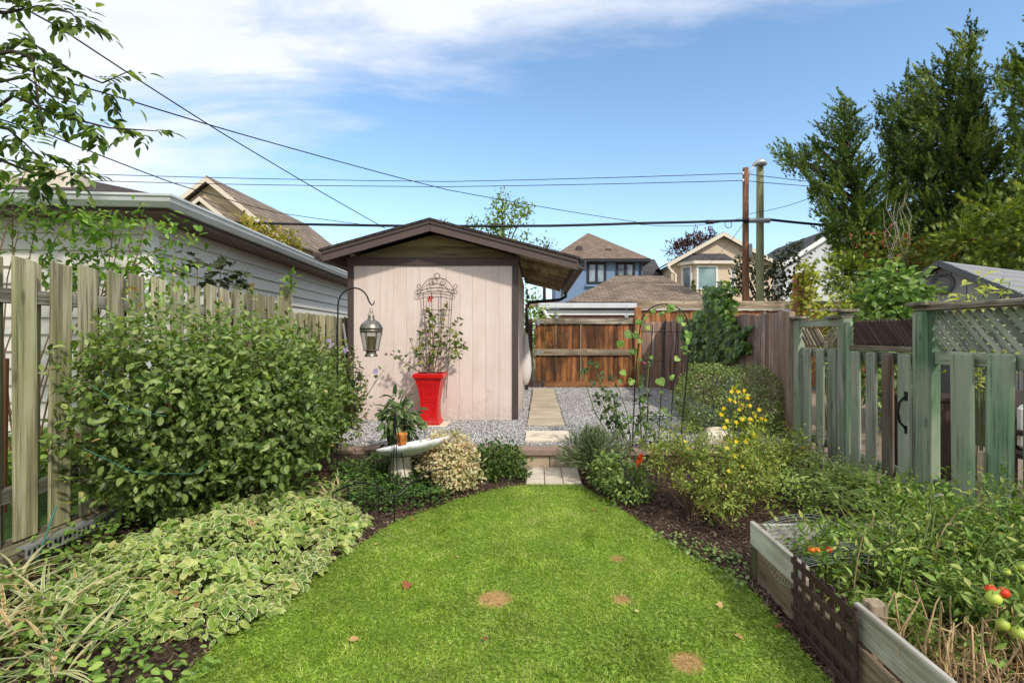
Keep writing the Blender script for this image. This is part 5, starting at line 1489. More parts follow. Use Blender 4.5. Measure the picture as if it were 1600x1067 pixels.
for (y_, xa_, xb_) in ((518, 1001, 1076), (563, 997, 1076), (650, 990, 1066), (690, 989, 1063)): atube([ap(xa_, y_, .0), ap(xb_, y_, .0)], .005, 'crossbar')
vn = thing('heart_leaved_vine', 'bright green heart-leaved vine climbing the black arched trellis', 'climber', (X(1000, AY), AY, .1))
path_ = [ap(1003, 705, -.03), ap(1000, 640, -.04), ap(997, 580, -.03), ap(999, 540, -.03), ap(1008, 500, -.04), ap(1025, 482, -.03), ap(1045, 477, -.03), ap(1062, 490, -.03), ap(1072, 515, -.04)]
g = MB(); g.tube(path_, [.008, .008, .007, .006, .006, .005, .005, .004, .003], 5); 
for k in range(9):
    q = path_[1 + k % 7]; e_ = q + Vector((random.uniform(-.14, .14), random.uniform(-.08, 0), random.uniform(-.16, .1))); g.tube([q, q.lerp(e_, .5) + Vector((0, 0, .04)), e_, e_ + Vector((random.uniform(-.04, .04), 0, -.05))], .0022, 4)
g.build('stem', m_stem_green, vn, fix=False)
spots = [(1001, 498, .17), (990, 520, .2), (1020, 485, .15), (1047, 478, .17), (1063, 492, .18), (1070, 518, .17), (985, 545, .16), (968, 535, .16), (1066, 540, .12), (1018, 555, .10), (1030, 592, .19), (987, 590, .15), (972, 580, .16), (1049, 585, .12), (1003, 620, .13), (1058, 560, .12), (1010, 660, .12), (985, 650, .1), (1075, 530, .1), (996, 670, .12), (1035, 488, .12), (1003, 700, .12), (1000, 530, .1), (1008, 510, .1), (998, 560, .09), (1000, 600, .1), (1004, 640, .1), (1000, 685, .1), (994, 515, .1), (1012, 492, .1), (1055, 480, .1), (1068, 505, .1), (1072, 550, .08), (1040, 640, .1), (1035, 610, .09)]
Pl = np.array([ap(x + random.uniform(-3, 3), y + random.uniform(-3, 3), random.uniform(-.12, -.02)) for x, y, s in spots for k in range(2)])
sz = np.array([s * (random.uniform(.45, .7) if k else random.uniform(.28, .52)) for x, y, s in spots for k in range(2)])
n_ = len(Pl)
m_vine = M_leaf('vine_leaf', [(0, C(84, 118, 48)), (.6, C(122, 158, 68)), (1, C(164, 188, 98))], trans=.35, vein=.5)
leaf_objects(vn, m_vine, 'heart', Pl, np.stack([rng.uniform(-.6, .6, n_), rng.uniform(-.5, -.1, n_), rng.uniform(-1, -.2, n_)], 1), np.stack([rng.uniform(-.4, .4, n_), -np.ones(n_), rng.uniform(0, .9, n_)], 1), sz)
rs = thing('rose_bush', 'thin leggy rose bush with dark leaves at the left of the arched trellis', 'rose', (X(975, 6.0), 6.0, .1))
base = [P(985 + dx, 715, 6.0) for dx in (-8, 0, 8, 14)]
tips = [P(912, 572, 5.9), P(925, 565, 5.95), P(945, 600, 5.9), P(930, 610, 5.95), P(962, 630, 5.9), P(945, 640, 6.0), P(1010, 610, 5.95), P(1030, 640, 6), P(1015, 560, 6.05), P(950, 575, 6.0), P(1060, 625, 6.1), P(1045, 690, 6.1)]
stems(rs, m_stem_green, base, tips, .009, .004, 5, bend=.10)
Pl = np.array([Vector(base[i % 4]).lerp(t_, random.uniform(.35, 1.02)) + Vector(rv(1)[0]) * random.uniform(.01, .10) for i, t_ in enumerate(tips) for k in range(25)])
n_ = len(Pl)
m_rose = M_leaf('rose_leaf', [(0, C(52, 70, 40)), (.6, C(84, 106, 62)), (1, C(120, 140, 84))], rough=.45)
leaf_objects(rs, m_rose, 'oval', Pl, unit(rv(n_) + np.array([0, -.3, -.1])), rv(n_) * .7 + np.array([0, -.4, .8]), rng.uniform(.05, .095, n_))
fl = Leaves(); fl.add(TP['flower'], [P(1006, 567, 6.0), P(1018, 712, 6.0)], rv(2), [(0, -1, .3)] * 2, .035); fl.build('flower', M_leaf('pink_petals', [(0, C(214, 90, 140)), (1, C(230, 120, 170))]), rs)
# orange-red ornament on a hook
orn = thing('red_ornament', 'orange red bird-shaped ornament on a thin black hook', 'ornament', PG(1004, 770, .05))
OY = 4.9
g = MB(); g.poly([P(992, 728, OY), P(996, 716, OY), P(1000, 709, OY), P(1004, 708, OY), P(1005, 716, OY), P(1004, 724, OY), P(998, 729, OY), P(993, 731, OY)], (0, .012, 0)); g.build('body', M_plain('orange_red_enamel', C(226, 66, 24), .4, .2, 10, .1), orn, bevel=.003)
g = MB(); g.tube([P(1006, 780, OY), P(1007, 740, OY), P(1004, 728, OY - .005), P(1000, 724, OY - .005)], .004, 5); g.build('hook', m_black_metal, orn)

# ------------------------------------------------------------------ raised vegetable bed
rb = thing('raised_bed', 'raised vegetable bed edged with whitewashed boards and brown trellis', 'raised bed', (1.38, 2.5, 0))
BX = 1.375
board('post', (BX + .03, 3.25, -.05), (BX + .03, 3.25, .345), .07, .07, m_wood_timber, rb, face=(-1, 0, 0))
board('board', (BX, 3.28, .295), (BX, 2.62, .30), .145, .03, m_wood_white, rb, face=(-1, 0, 0), bevel=.005)
board('board', (BX + .02, 3.27, .10), (BX + .02, 1.2, .10), .22, .03, m_wood_bleach, rb, face=(-1, 0, 0), bevel=.005)
board('post', (BX + .075, 2.20, -.05), (BX + .075, 2.20, .415), .07, .07, m_wood_bleach, rb, face=(-1, 0, 0))
board('board', (BX + .02, 2.24, .315), (BX + .02, 1.0, .32), .15, .03, m_wood_white, rb, face=(-1, 0, 0), bevel=.005)
board('board', (BX + .03, 3.3, .26), (3.18, 3.3, .26), .16, .03, m_wood_white, rb, face=(0, -1, 0), bevel=.005)
board('board', (2.35, 3.42, .24), (3.15, 3.42, .24), .17, .03, m_wood_timber, rb, face=(0, -1, 0), bevel=.005)
lp_ = thing('garden_lattice', 'square dark brown lattice panel leaning on the raised bed', 'lattice', (BX - .03, 2.45, 0))
y0, y1 = 2.16, 2.71
zt0, zt1 = .385, .39
for k in range(5):
    z = .02 + .082 * k + .02
    board('lath', (BX - .03, y0, z), (BX - .03, y1, z), .034, .008, m_wood_dark, lp_, face=(-1, 0, 0), bevel=.001)
for k in range(7):
    y = y0 + .02 + (y1 - y0 - .04) * k / 6
    board('lath', (BX - .021, y, -.02), (BX - .021, y, .40), .032, .008, m_wood_dark, lp_, face=(-1, 0, 0), bevel=.001)
g = MB(); g.quad((1.40, 1.0, .16), (3.2, 1.0, .16), (3.2, 3.28, .16), (1.40, 3.28, .16)); g.build('bed_soil', m_soil, kind='structure')

# ------------------------------------------------------------------ small things by the gate, shed and patio
def hang_star(label, px, py, Y, s, mat):
    g = MB(); c_ = P(px, py, Y); pts = []
    for k in range(10):
        a = math.pi / 2 + k * math.pi / 5; r_ = s if k % 2 == 0 else s * .45; pts.append(c_ + Vector((r_ * math.cos(a), 0, r_ * math.sin(a))))
    g.poly(pts, (0, .015, 0)); g.tube([c_ + Vector((0, .008, s)), c_ + Vector((0, .008, s + .22))], .006, 5)
    return g.thing('star_ornament', mat, label, 'ornament')
hang_star('small pale star ornament hanging on the stained gate rail', 979, 494, GY - .07, .075, m_galv)
hang_star('small pale star ornament near the shed end of the gate rail', 870, 496, GY - .07, .07, m_galv)
g = MB(); cx_, cy2 = SX1 + .06, 11.2
for k, (z_, r_) in enumerate(((1.9, .03), (1.6, .07), (1.2, .11), (.8, .10), (.55, .04))): pass
g.lathe((cx_, cy2, 0), [(.02, 1.62), (.05, 1.58), (.07, 1.35), (.12, 1.05), (.13, .80), (.10, .62), (.05, .5), (.02, .48)], 9); g.thing('cloth_bag', M_plain('off_white_cloth', C(214, 208, 200), .9, .12, 4, .4), 'off white cloth bag hanging on the shed side near the gate', 'bag')
# wind chime / metal sculpture at the shed corner
wc = thing('wall_ornament', 'rusty metal wreath with dangling pieces hanging on the shed corner', 'ornament', P(817, 455, 8.3))
g = MB(); c_ = P(818, 462, 8.35) + Vector((.06, 0, 0))
for k, (dz, r_) in enumerate(((.06, .05), (-.06, .06), (-.18, .045), (-.27, .03))):
    g.tube([c_ + Vector((.01 * math.sin(2 * a), r_ * math.cos(a), dz + r_ * math.sin(a))) for a in [2 * math.pi * i / 14 for i in range(15)]], .006, 5)
g.tube([c_ + Vector((0, 0, .12)), c_ + Vector((0, 0, -.32))], .004, 4); g.build('wreath', m_brown_metal, wc)
for k in range(6):
    g = MB(); z_ = -.3 + .07 * k; g.lathe(c_ + Vector((.02 * math.sin(k * 2), .03 * math.cos(k * 3), z_)), [(.004, -.03), (.022, -.01), (.022, .01), (.004, .03)], 7); g.build('bead', (m_brown_metal, m_galv, m_red, m_stem_green)[k % 4], wc)
ir = thing('hanging_iron', 'curly iron hook and wheel hanging under the shed overhang', 'ornament', P(828, 425, 8.6))
g = MB(); c_ = P(832, 424, 8.5); g.tube([c_ + Vector((.12 * math.cos(a), .02, .05 * math.sin(a))) for a in [2 * math.pi * i / 18 for i in range(19)]], .005, 5); g.tube([c_ + Vector((-.12, .02, 0)), c_ + Vector((.12, .02, 0))], .004, 5); g.tube([c_ + Vector((0, .02, -.05)), c_ + Vector((0, .02, .2))], .004, 5); g.build('ring', m_brown_metal, ir)
g = MB()
for k in range(5): g.lathe(c_ + Vector((-.1 + .05 * k, .0, -.01 * (k % 2))), [(.005, -.03), (.02, -.02), (.02, .02), (.005, .03)], 7)
g.build('charm', m_stem_brown, ir)
for k in range(6):
    g = MB(); g.b2((-.14 + k * .055, GY - .09, TZ), (-.14 + k * .055 + .045, GY - .05, TZ + .19)); o = g.thing('edging_brick', M_plain('dark_brick', C(92, 74, 64), .9, .3, 12, .4) if k == 0 else bpy.data.materials['dark_brick'], ('dark upright brick at the gate foot touching the shed side', 'second dark upright brick from the shed at the gate foot', 'third dark upright brick from the shed at the gate foot', 'fourth dark upright brick from the shed at the gate foot', 'fifth dark upright brick from the shed at the gate foot', 'dark upright brick at the gate foot farthest from the shed')[k], 'brick', 'dark bricks at the gate foot', bevel=.004)
# pale boulder by the hedge
bm = bmesh.new(); bmesh.ops.create_icosphere(bm, subdivisions=3, radius=1)
for v_ in bm.verts:
    k_ = 1 + .22 * mnoise.noise(v_.co * 1.7 + Vector((5, 1, 2))) + .08 * mnoise.noise(v_.co * 5)
    v_.co = Vector((v_.co.x * .26 * k_, v_.co.y * .18 * k_, v_.co.z * .12 * k_))
me = bpy.data.meshes.new('boulder'); bm.to_mesh(me); bm.free()
for p_ in me.polygons: p_.use_smooth = True
o = link('boulder', me, m_conc); bp_ = PG(1122, 700, .08); o.location = (X(1122, 6.45), 6.45, .25); o.scale = (1.0, 1.0, 1.25); tag(o, 'pale boulder lying between the clipped hedge and the yellow-flowered shrub', 'boulder')
# pointed grey-blue cover seen above the hedge
g = MB(); cp = P(1163, 567, 8.6); n_ = 8
g.lathe((cp.x, cp.y, 0), [(.32, TZ), (.33, cp.z - .14), (.36, cp.z - .15), (.02, cp.z)], 8, smooth=False); g.thing('covered_barrel', M_plain('blue_grey_tarp', C(104, 120, 140), .5, .2, 5, .2), 'blue grey pointed cover rising just behind the clipped hedge', 'cover')
# hose and stake by the left timbers
g = MB(); g.tube([P(88, 790, 3.2), P(60, 870, 3.05), P(40, 915, 3.0), P(18, 950, 2.98)], .006, 6); g.thing('plant_tie', M_plain('green_plastic_string', C(56, 110, 92), .5, .15, 5, .1), 'thin dark green cord stretched from fence foot to ground', 'cord')
g = MB(); g.tube([P(14, 890, 2.95), P(12, 905, 2.9), P(8, 922, 2.87), P(0, 935, 2.85), P(-20, 945, 2.85)], .014, 8); g.thing('hose_end', M_plain('orange_hose_plastic', C(222, 104, 52), .5, .15, 5, .1), 'short bent piece of orange hose by the fence timbers', 'hose')
g = MB(); g.tube([P(10, 560, 3.45), P(8, 690, 3.45), P(7, 800, 3.45)], .014, 8); g.thing('rake_handle', M_plain('reddish_wood', C(176, 118, 84), .6, .2, 5, .1), 'reddish wooden pole standing behind the leftmost pickets', 'pole')
for k, (pts_, lb) in enumerate(((((140, 600), (200, 640), (260, 650)), 'upper turquoise string tied round the big bush'), (((130, 700), (210, 738), (300, 740), (330, 720)), 'lower turquoise string tied round the big bush'))):
    g = MB(); g.tube([P(a, b, 3.0 + .02 * i) for i, (a, b) in enumerate(pts_)], .0022, 5); g.thing('bush_string', bpy.data.materials['green_plastic_string'], lb, 'string')
# leaning white board frame behind the hook
g = MB(); g.bar(P(536, 505, 7.6), P(560 - 18, 545, 7.6), .03, .02); g.bar(P(541, 546, 7.6), P(529, 580, 7.6), .03, .02)
g.thing('folded_frame', m_galv, 'bent pale metal frame leaning between fence and shed', 'frame')
# things on the patio beyond the right fence
m_wicker = M_plain('dark_wicker', C(66, 56, 50), .8, .35, 60, .7)
ch = thing('patio_chair', 'dark wicker patio chair with pale cushion seen between green pickets', 'chair', (4.75, 4.6, .03))
g = MB(); g.b2((4.5, 4.3, .40), (5.05, 4.9, .47)); g.build('seat', m_wicker, ch, bevel=.02)
g = MB(); g.poly([(4.5, 4.88, .4), (5.05, 4.88, .4), (5.05, 5.05, 1.02), (4.5, 5.05, 1.02)], (0, .05, 0)); g.build('backrest', m_wicker, ch, bevel=.01)
for x_ in (4.52, 5.03):
    for y_ in (4.33, 4.87):
        g = MB(); g.b2((x_ - .025, y_ - .025, .03), (x_ + .025, y_ + .025, .40)); g.build('leg', m_wicker, ch)
    g = MB(); g.b2((x_ - .03, 4.3, .62), (x_ + .03, 4.9, .67)); g.build('armrest', m_wicker, ch, bevel=.01)
g = MB(); g.b2((4.55, 4.78, .48), (5.0, 4.9, .9)); g.thing('cushion', m_white, 'pale cushion on the wicker patio chair', 'cushion', bevel=.04)
bn = thing('patio_box', 'dark brown storage box standing on the neighbour patio', 'box', (4.3, 5.1, .03))
g = MB(); g.b2((4.0, 5.4, .03), (4.5, 5.9, .86)); g.build('body', m_wood_dark, bn, bevel=.01)
g = MB(); g.b2((3.97, 5.37, .862), (4.53, 5.93, .91)); g.build('lid', m_wood_dark, bn, bevel=.01)
gf = thing('garden_flag', 'small blue and white garden flag beyond the gate pickets', 'flag', (P(1297, 600, 7.6).x, 7.6, .03))
fp = P(1297, 578, 7.6)
t = NT('blue_flag_cloth'); n_ = t.noise(t.coords(), 14, 3, .5); t.bsdf(t.ramp(n_, [(.45, C(40, 88, 170)), (.52, C(120, 170, 224)), (.6, C(226, 230, 232))], 'CONSTANT'), .8)
g = MB(); g.poly([fp + Vector((-.14, 0, .2)), fp + Vector((.14, .01, .2)), fp + Vector((.14, .0, -.2)), fp + Vector((-.14, .01, -.2))], (0, .004, 0)); g.build('cloth', t.m, gf)
g = MB(); g.tube([fp + Vector((-.15, 0, .24)), fp + Vector((-.15, 0, -1.25 + .0))], .006, 5); g.tube([fp + Vector((-.15, 0, .215)), fp + Vector((.16, 0, .215))], .005, 5); g.build('stand', m_black_metal, gf)
# ------------------------------------------------------------------ lawn grass, gravel, mulch
def in_frame_pts(n, x0, x1, y0, y1, power=1.0):
    """random ground points, denser near the eye"""
    y = y0 + (y1 - y0) * rng.random(n) ** power
    return np.stack([rng.uniform(x0, x1, n), y], 1)
def bare(p):
    k = np.zeros(len(p), bool)
    for b, r_ in zip(BARE, BARE_R):
        d = np.hypot(p[:, 0] - b[0], p[:, 1] - b[1]) + rng.normal(0, r_ * .22, len(p))
        k |= d < r_
    return k
m_grass = M_leaf('grass_blade', [(0, C(94, 120, 34)), (.30, C(138, 170, 52)), (.62, C(178, 204, 80)), (.86, C(208, 210, 122)), (1, C(218, 204, 152))], trans=.35, rough=.5, patch=.24)
p = in_frame_pts(330000, -1.85, 1.4, 1.3, 5.36, 1.45)
p = p[in_poly(p[:, 0], p[:, 1], LAWN) & ~bare(p)]
lump = np.array([mnoise.noise(Vector((a * 3.3, b * 3.3, 2))) for a, b in p])
fine_ = np.array([mnoise.noise(Vector((a * 22, b * 22, 3))) for a, b in p])
worn = np.array([mnoise.noise(Vector((a * 5, b * 5, 8))) for a, b in p]); edg = poly_dist(p[:, 0], p[:, 1], LAWN)
keep = rng.random(len(p)) < (.72 + .6 * lump + .8 * fine_) * np.where(edg < .32, np.clip(.45 + edg * 2.2 + worn * 1.6, .05, 1), 1)
p, lump = p[keep], lump[keep]
n_ = len(p)
L = Leaves()
yd = np.stack([rng.normal(0, .9, n_), rng.normal(0, .9, n_), np.full(n_, .75)], 1)
tone = np.array([mnoise.noise(Vector((a * 9, b * 9, 5))) + 1.0 * mnoise.noise(Vector((a * 1.3, b * 1.3, 7))) + .7 * mnoise.noise(Vector((a * .55, b * .55, 1))) for a, b in p])
L.add(TP['grass'], np.column_stack([p, np.full(n_, .001)]), yd, rv(n_), rng.uniform(.010, .027, n_) * (1 + lump * .5), np.clip(rng.random(n_) * .8 + tone * .32 + .08, 0, 1), rng.uniform(1.0, 2.2, n_))
L.build('lawn_grass', m_grass, kind='stuff')
m_clover = M_leaf('clover_leaf', [(0, C(92, 116, 40)), (.5, C(136, 164, 60)), (1, C(180, 198, 98))], trans=.3, rough=.5)
p = in_frame_pts(60000, -1.85, 1.4, 1.5, 5.36, 1.2)
lump = np.array([mnoise.noise(Vector((a * 1.7, b * 1.7, 9))) for a, b in p])
edge = poly_dist(p[:, 0], p[:, 1], LAWN)
p = p[in_poly(p[:, 0], p[:, 1], LAWN) & ~bare(p) & (rng.random(len(p)) < .35 + 1.0 * lump + np.clip(.5 - edge, 0, .5) * 1.5)]
n_ = len(p); L = Leaves()
L.add(TP['triple'], np.column_stack([p, rng.uniform(.012, .03, n_)]), rv(n_) * np.array([1, 1, .15]), np.array([0, 0, 1]) + rv(n_) * .4, rng.uniform(.008, .015, n_)); L.build('clover', m_clover, kind='stuff')
# straw in the bare patches
m_straw = M_leaf('straw', [(0, C(150, 108, 62)), (.5, C(194, 152, 96)), (1, C(220, 190, 140))], trans=.1, rough=.8)
L = Leaves()
for b, r_ in zip(BARE, BARE_R):
    k = int(4200 * r_); q = np.column_stack([b[0] + rng.normal(0, r_ * .55, k), b[1] + rng.normal(0, r_ * .5, k), rng.uniform(.002, .01, k)])
    L.add(TP['blade'], q, rv(k) * np.array([1, 1, .25]), [0, 0, 1] + rv(k) * .3, rng.uniform(.015, .035, k), None, 1.2)
L.build('dry_grass', m_straw, kind='stuff')
# fallen leaves: each can be picked up
m_fallen = M_leaf('fallen_leaf', [(0, C(138, 84, 48)), (.3, C(176, 120, 70)), (.6, C(190, 168, 110)), (1, C(150, 160, 120))], trans=.1, rough=.7)
fpx = [(628, 915, .07, 'curled brown leaf lying left of the large bare lawn patch'), (925, 797, .04, 'orange brown leaf lying near the hostas at the far right of the lawn'), (1148, 990, .05, 'tan leaf lying near the brown lattice panel'),
       (588, 850, .03, 'pale leaf lying close to the tip of the ground cover'), (715, 870, .03, 'small tan leaf in the left middle of the lawn'), (640, 815, .05, 'brown leaf on the far left edge of the lawn by the wire hoop'),
       (1130, 945, .045, 'grey leaf on the lawn beside the raised bed post'), (945, 793, .03, 'pale leaf lying beside the orange brown leaf on the far lawn'), (992, 955, .03, 'small leaf just beside the right bare lawn patch'),
       (1213, 975, .045, 'leaf lying against the foot of the lattice panel'), (545, 1000, .05, 'brown leaf at the near left edge of the lawn'), (760, 1000, .035, 'small leaf below the large bare lawn patch')]
for i, (a, b, s_, lab) in enumerate(fpx):
    q = PG(a, b, .018); L = Leaves(); L.add(TP['lobed' if i % 3 == 0 else 'wide'], [(0, 0, 0)], [(random.uniform(-1, 1), random.uniform(-1, 1), .1)], [(random.uniform(-.4, .4), -.3, 1)], s_, random.random() * .8)
    o = L.build('fallen_leaf', m_fallen); o.location = q
    tag(o, lab, 'leaf', 'dry leaves scattered on the lawn')
# gravel
def pebble(seed):
    r_ = random.Random(seed)
    V = [(sx * r_.uniform(.75, 1.15), sy * .35 * r_.uniform(-1, 1), r_.uniform(-.15, .15)) for sx, sy in ((1, 1), (-1, 1))] + [(r_.uniform(-.35, .35), sy * r_.uniform(.65, 1.0), r_.uniform(-.2, .2)) for sy in (1, -1)] + [(r_.uniform(-.3, .3), r_.uniform(-.3, .3), sz * r_.uniform(.5, .8)) for sz in (1, -1)]
    return Tpl(V, [(0, 2, 4), (2, 1, 4), (1, 3, 4), (3, 0, 4), (2, 0, 5), (1, 2, 5), (3, 1, 5), (0, 3, 5)], [0] * 6)
pebs = [pebble(i) for i in range(5)]
t = NT('gravel_stone')
a_ = t.n('ShaderNodeAttribute', attribute_name='rnd').outputs['Fac']
t.bsdf(t.ramp(a_, [(0, C(122, 119, 117)), (.25, C(160, 157, 154)), (.6, C(190, 187, 183)), (.9, C(226, 223, 218)), (1, C(178, 160, 142))]), .85, t.bump(t.noise(t.coords(world=True), 120, 3, .6), .3, .003), 0, .25)
m_stonepeb = t.m
def gravel(name, n, x0, x1, y0, y1, smin, smax, power, excl=None):
    p = in_frame_pts(n, x0, x1, y0, y1, power)
    if excl is not None: p = p[~excl(p)]
    L = Leaves()
    for k in range(5):
        q = p[k::5]; m_ = len(q)
        L.add(pebs[k], np.column_stack([q, TZ + rng.uniform(.0, .012, m_)]), rv(m_) * np.array([1, 1, .3]), [0, 0, 1] + rv(m_) * .3, rng.uniform(smin, smax, m_))
    L.build(name, m_stonepeb, kind='stuff', smooth=False)
def ex(p):
    x, y = p[:, 0], p[:, 1]
    return ((x > SX0) & (x < SX1) & (y > SY)) | ((x > -.165) & (x < .425) & (((y > 6.41) & (y < 7.03)) | ((y > 7.49) & (y < 12.8)))) | ((abs(x - PX_) < .25) & (abs(y - PY_) < .25))
gravel('gravel', 46000, -3.1, 3.2, WALLY + .2, 9.0, .007, .014, 1.0, ex)
gravel('gravel', 20000, -.35, 3.2, 9.0, 13.2, .009, .016, 1.0, ex)
# bark mulch
m_mulch = M_leaf('mulch_chip', [(0, C(40, 28, 22)), (.5, C(78, 60, 48)), (.85, C(124, 102, 84)), (1, C(160, 140, 120))], trans=0.0, rough=.9)
def scatter_bed(n, x0, x1, y0, y1):
    p = in_frame_pts(n, x0, x1, y0, y1)
    return p[~in_poly(p[:, 0], p[:, 1], LAWN)]
p = np.concatenate([scatter_bed(11000, -1.9, .1, 3.6, 6.0), scatter_bed(14000, .4, 3.2, 3.0, 6.0), scatter_bed(4000, -3.0, -1.2, 2.0, 4.2), scatter_bed(1500, 1.2, 1.36, 2, 3.4)])
z_ = bed_z(p[:, 0], p[:, 1]) + .012; n_ = len(p)
L = Leaves(); L.add(TP['blade'], np.column_stack([p, z_]), rv(n_) * np.array([1, 1, .35]), [0, 0, 1] + rv(n_) * .5, rng.uniform(.015, .055, n_), None, rng.uniform(3, 6, n_)); L.build('bark_mulch', m_mulch, kind='stuff', smooth=False)

# ------------------------------------------------------------------ big left bush
BL = [((-2.74, 3.72, 1.10), (.55, .58, .66)), ((-2.42, 4.35, 1.06), (.64, .74, .65)), ((-2.28, 4.95, .90), (.42, .5, .56)), ((-2.2, 4.1, .85), (.55, .55, .5)), ((-2.72, 3.72, .62), (.42, .42, .34))]
bsh = thing('big_bush', 'large rounded dark green shrub leaning on the left fence', 'bush', (-2.5, 4.4, .18))
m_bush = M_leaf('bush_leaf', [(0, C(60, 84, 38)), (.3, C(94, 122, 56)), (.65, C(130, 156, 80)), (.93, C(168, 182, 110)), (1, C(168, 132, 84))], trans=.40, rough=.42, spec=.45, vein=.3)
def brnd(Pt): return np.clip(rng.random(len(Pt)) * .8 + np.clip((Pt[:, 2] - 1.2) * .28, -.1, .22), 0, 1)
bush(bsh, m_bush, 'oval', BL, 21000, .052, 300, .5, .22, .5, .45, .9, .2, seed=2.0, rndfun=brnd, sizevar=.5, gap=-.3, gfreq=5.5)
stems(bsh, m_stem_brown, [(-2.75, 4.1, .1), (-2.45, 4.5, .1), (-2.65, 4.55, .1), (-2.35, 4.8, .1)], [(-2.8, 3.7, 1.4), (-2.4, 4.2, 1.5), (-2.5, 4.6, 1.6), (-2.2, 4.9, 1.2), (-2.9, 4.0, 1.2), (-2.2, 4.2, 1.0), (-2.6, 4.3, 1.3), (-2.1, 5.1, 1.1)], .024, .007, 6, one=False)
# branch tips that stick out of the outline
m_twig = m_stem_brown
Pt, No = blob_points(BL, 240, .05, .22, 2.5, 2.0)
tips = [Vector(a) + Vector(b) * random.uniform(.04, .14) + Vector((0, 0, random.uniform(0, .06))) for a, b in zip(Pt, No)]
L = Leaves()
for a, tp_ in zip(Pt, tips):
    q = np.array([Vector(a).lerp(tp_, s) for s in np.linspace(0.2, 1, 5)]); L.add(TP['oval'], q, rv(5) * .6 + np.array(tp_ - Vector(a)) * 6, rv(5) * .4 + [0, -.2, 1], rng.uniform(.035, .06, 5))
L.build('shoot', m_bush, bsh, 'stuff')
# smaller flowering shrub at its right, in front of shed corner (lilac flowers)
fb = thing('flowering_shrub', 'loose shrub with pale lilac flowers between big bush and shed corner', 'bush', (X(520, 5.6), 5.6, .15))
m_fb = M_leaf('shrub_leaf', [(0, C(58, 76, 38)), (.5, C(96, 112, 56)), (1, C(150, 144, 84))], trans=.3)
bush(fb, m_fb, 'mid', [((X(505, 5.7), 5.7, 1.15), (.36, .35, .45)), ((X(520, 5.5), 5.5, .8), (.32, .3, .5)), ((X(545, 5.4), 5.4, .85), (.16, .2, .4))], 2600, .05, 200, .6, .3, seed=6)
tips = [P(600, 577, 5.5), P(575, 600, 5.5), P(560, 585, 5.5), P(540, 548, 5.6), P(515, 535, 5.7), P(560, 640, 5.4), P(550, 660, 5.4)]
stems(fb, m_stem_green, [(X(505, 5.6), 5.6, .2), (X(520, 5.6), 5.6, .3)], tips, .010, .003, 5, bend=.08)
L = Leaves()
for tp_ in tips[:4] + tips[5:]:
    b_ = Vector((X(520, 5.6), 5.6, .9)); q = np.array([b_.lerp(tp_, s) for s in np.linspace(.35, .97, 13)]) + rv(13) * .02
    L.add(TP['oval'], q, rv(13) + [.3, -.2, -.2], rv(13) * .5 + [0, -.5, .8], rng.uniform(.03, .06, 13))
L.build('foliage', m_fb, fb, 'stuff')
m_lilac = M_leaf('lilac_petals', [(0, C(176, 150, 196)), (1, C(212, 196, 224))], trans=.3)
for q in (P(587, 580, 5.45), P(540, 548, 5.55), P(513, 532, 5.6), P(519, 540, 5.6)):
    L = Leaves(); L.add(TP['flower'], [q] * 3, rv(3), rv(3) * .5 + [0, -1, .3], [.045, .04, .035]); L.build('flower', m_lilac, fb)

# ------------------------------------------------------------------ variegated ground cover
GC = [PG(575, 800, .1), PG(560, 848, .0), PG(500, 905, 0), PG(430, 960, 0), PG(340, 1010, 0), PG(285, 1010, 0), PG(170, 1000, .05), PG(60, 985, .1), PG(85, 925, .14), PG(190, 858, .17), PG(320, 802, .17), PG(440, 778, .17), PG(530, 780, .15)]
GCp = [(q.x, q.y) for q in GC]
gx, gy = [q[0] for q in GCp], [q[1] for q in GCp]
p = np.stack([rng.uniform(min(gx), max(gx), 60000), rng.uniform(min(gy), max(gy), 60000)], 1)
p = p[in_poly(p[:, 0], p[:, 1], GCp)][:13500]
gap_ = np.array([mnoise.noise(Vector((a * 9, b * 9, 6))) for a, b in p]); p = p[gap_ > -.28 + .25 * rng.random(len(p))]
d = poly_dist(p[:, 0], p[:, 1], GCp) 
lum = np.array([mnoise.noise(Vector((a * 4, b * 4, 1))) for a, b in p])
hmax = .05 + np.clip(d, 0, .42) * .40 + lum * .13
h = bed_z(p[:, 0], p[:, 1]).clip(0) + np.clip(hmax, .03, None) * (1 - .75 * rng.random(len(p)) ** 2.2)
n_ = len(p)
out = np.stack([p[:, 0] * 0 + .45, -np.ones(n_) * .75, np.zeros(n_)], 1)
yd = unit(out * .5 + rv(n_) * np.array([1, 1, .55]) + [0, 0, -.12])
N = unit(np.array([.12, -.40, .85]) + rv(n_) * .55)
m_vari = M_leaf('variegated_leaf', [(0, C(88, 120, 46)), (.4, C(124, 150, 64)), (.75, C(160, 176, 88)), (.97, C(196, 196, 124)), (1, C(160, 128, 76))], edge=C(226, 222, 172), edge_at=.74, trans=.3, rough=.5)
gsz = (.024 + .048 * rng.random(n_) ** 1.4)
gr = np.clip(rng.random(n_) * .85 + .3 * np.array([mnoise.noise(Vector((a * 3 + 9, b * 3, 3))) for a, b in p]) + .08, 0, 1)
L = Leaves(); pick = rng.integers(0, 5, n_)
for k_, nm_ in enumerate(('margin', 'margin2', 'margin3', 'margin4', 'margin2')):
    q_ = pick == k_; L.add(TP[nm_], np.column_stack([p, h])[q_], yd[q_], N[q_], gsz[q_], gr[q_], rng.uniform(.75, 1.25, q_.sum()))
L.build('variegated_ground_cover', m_vari, kind='stuff')
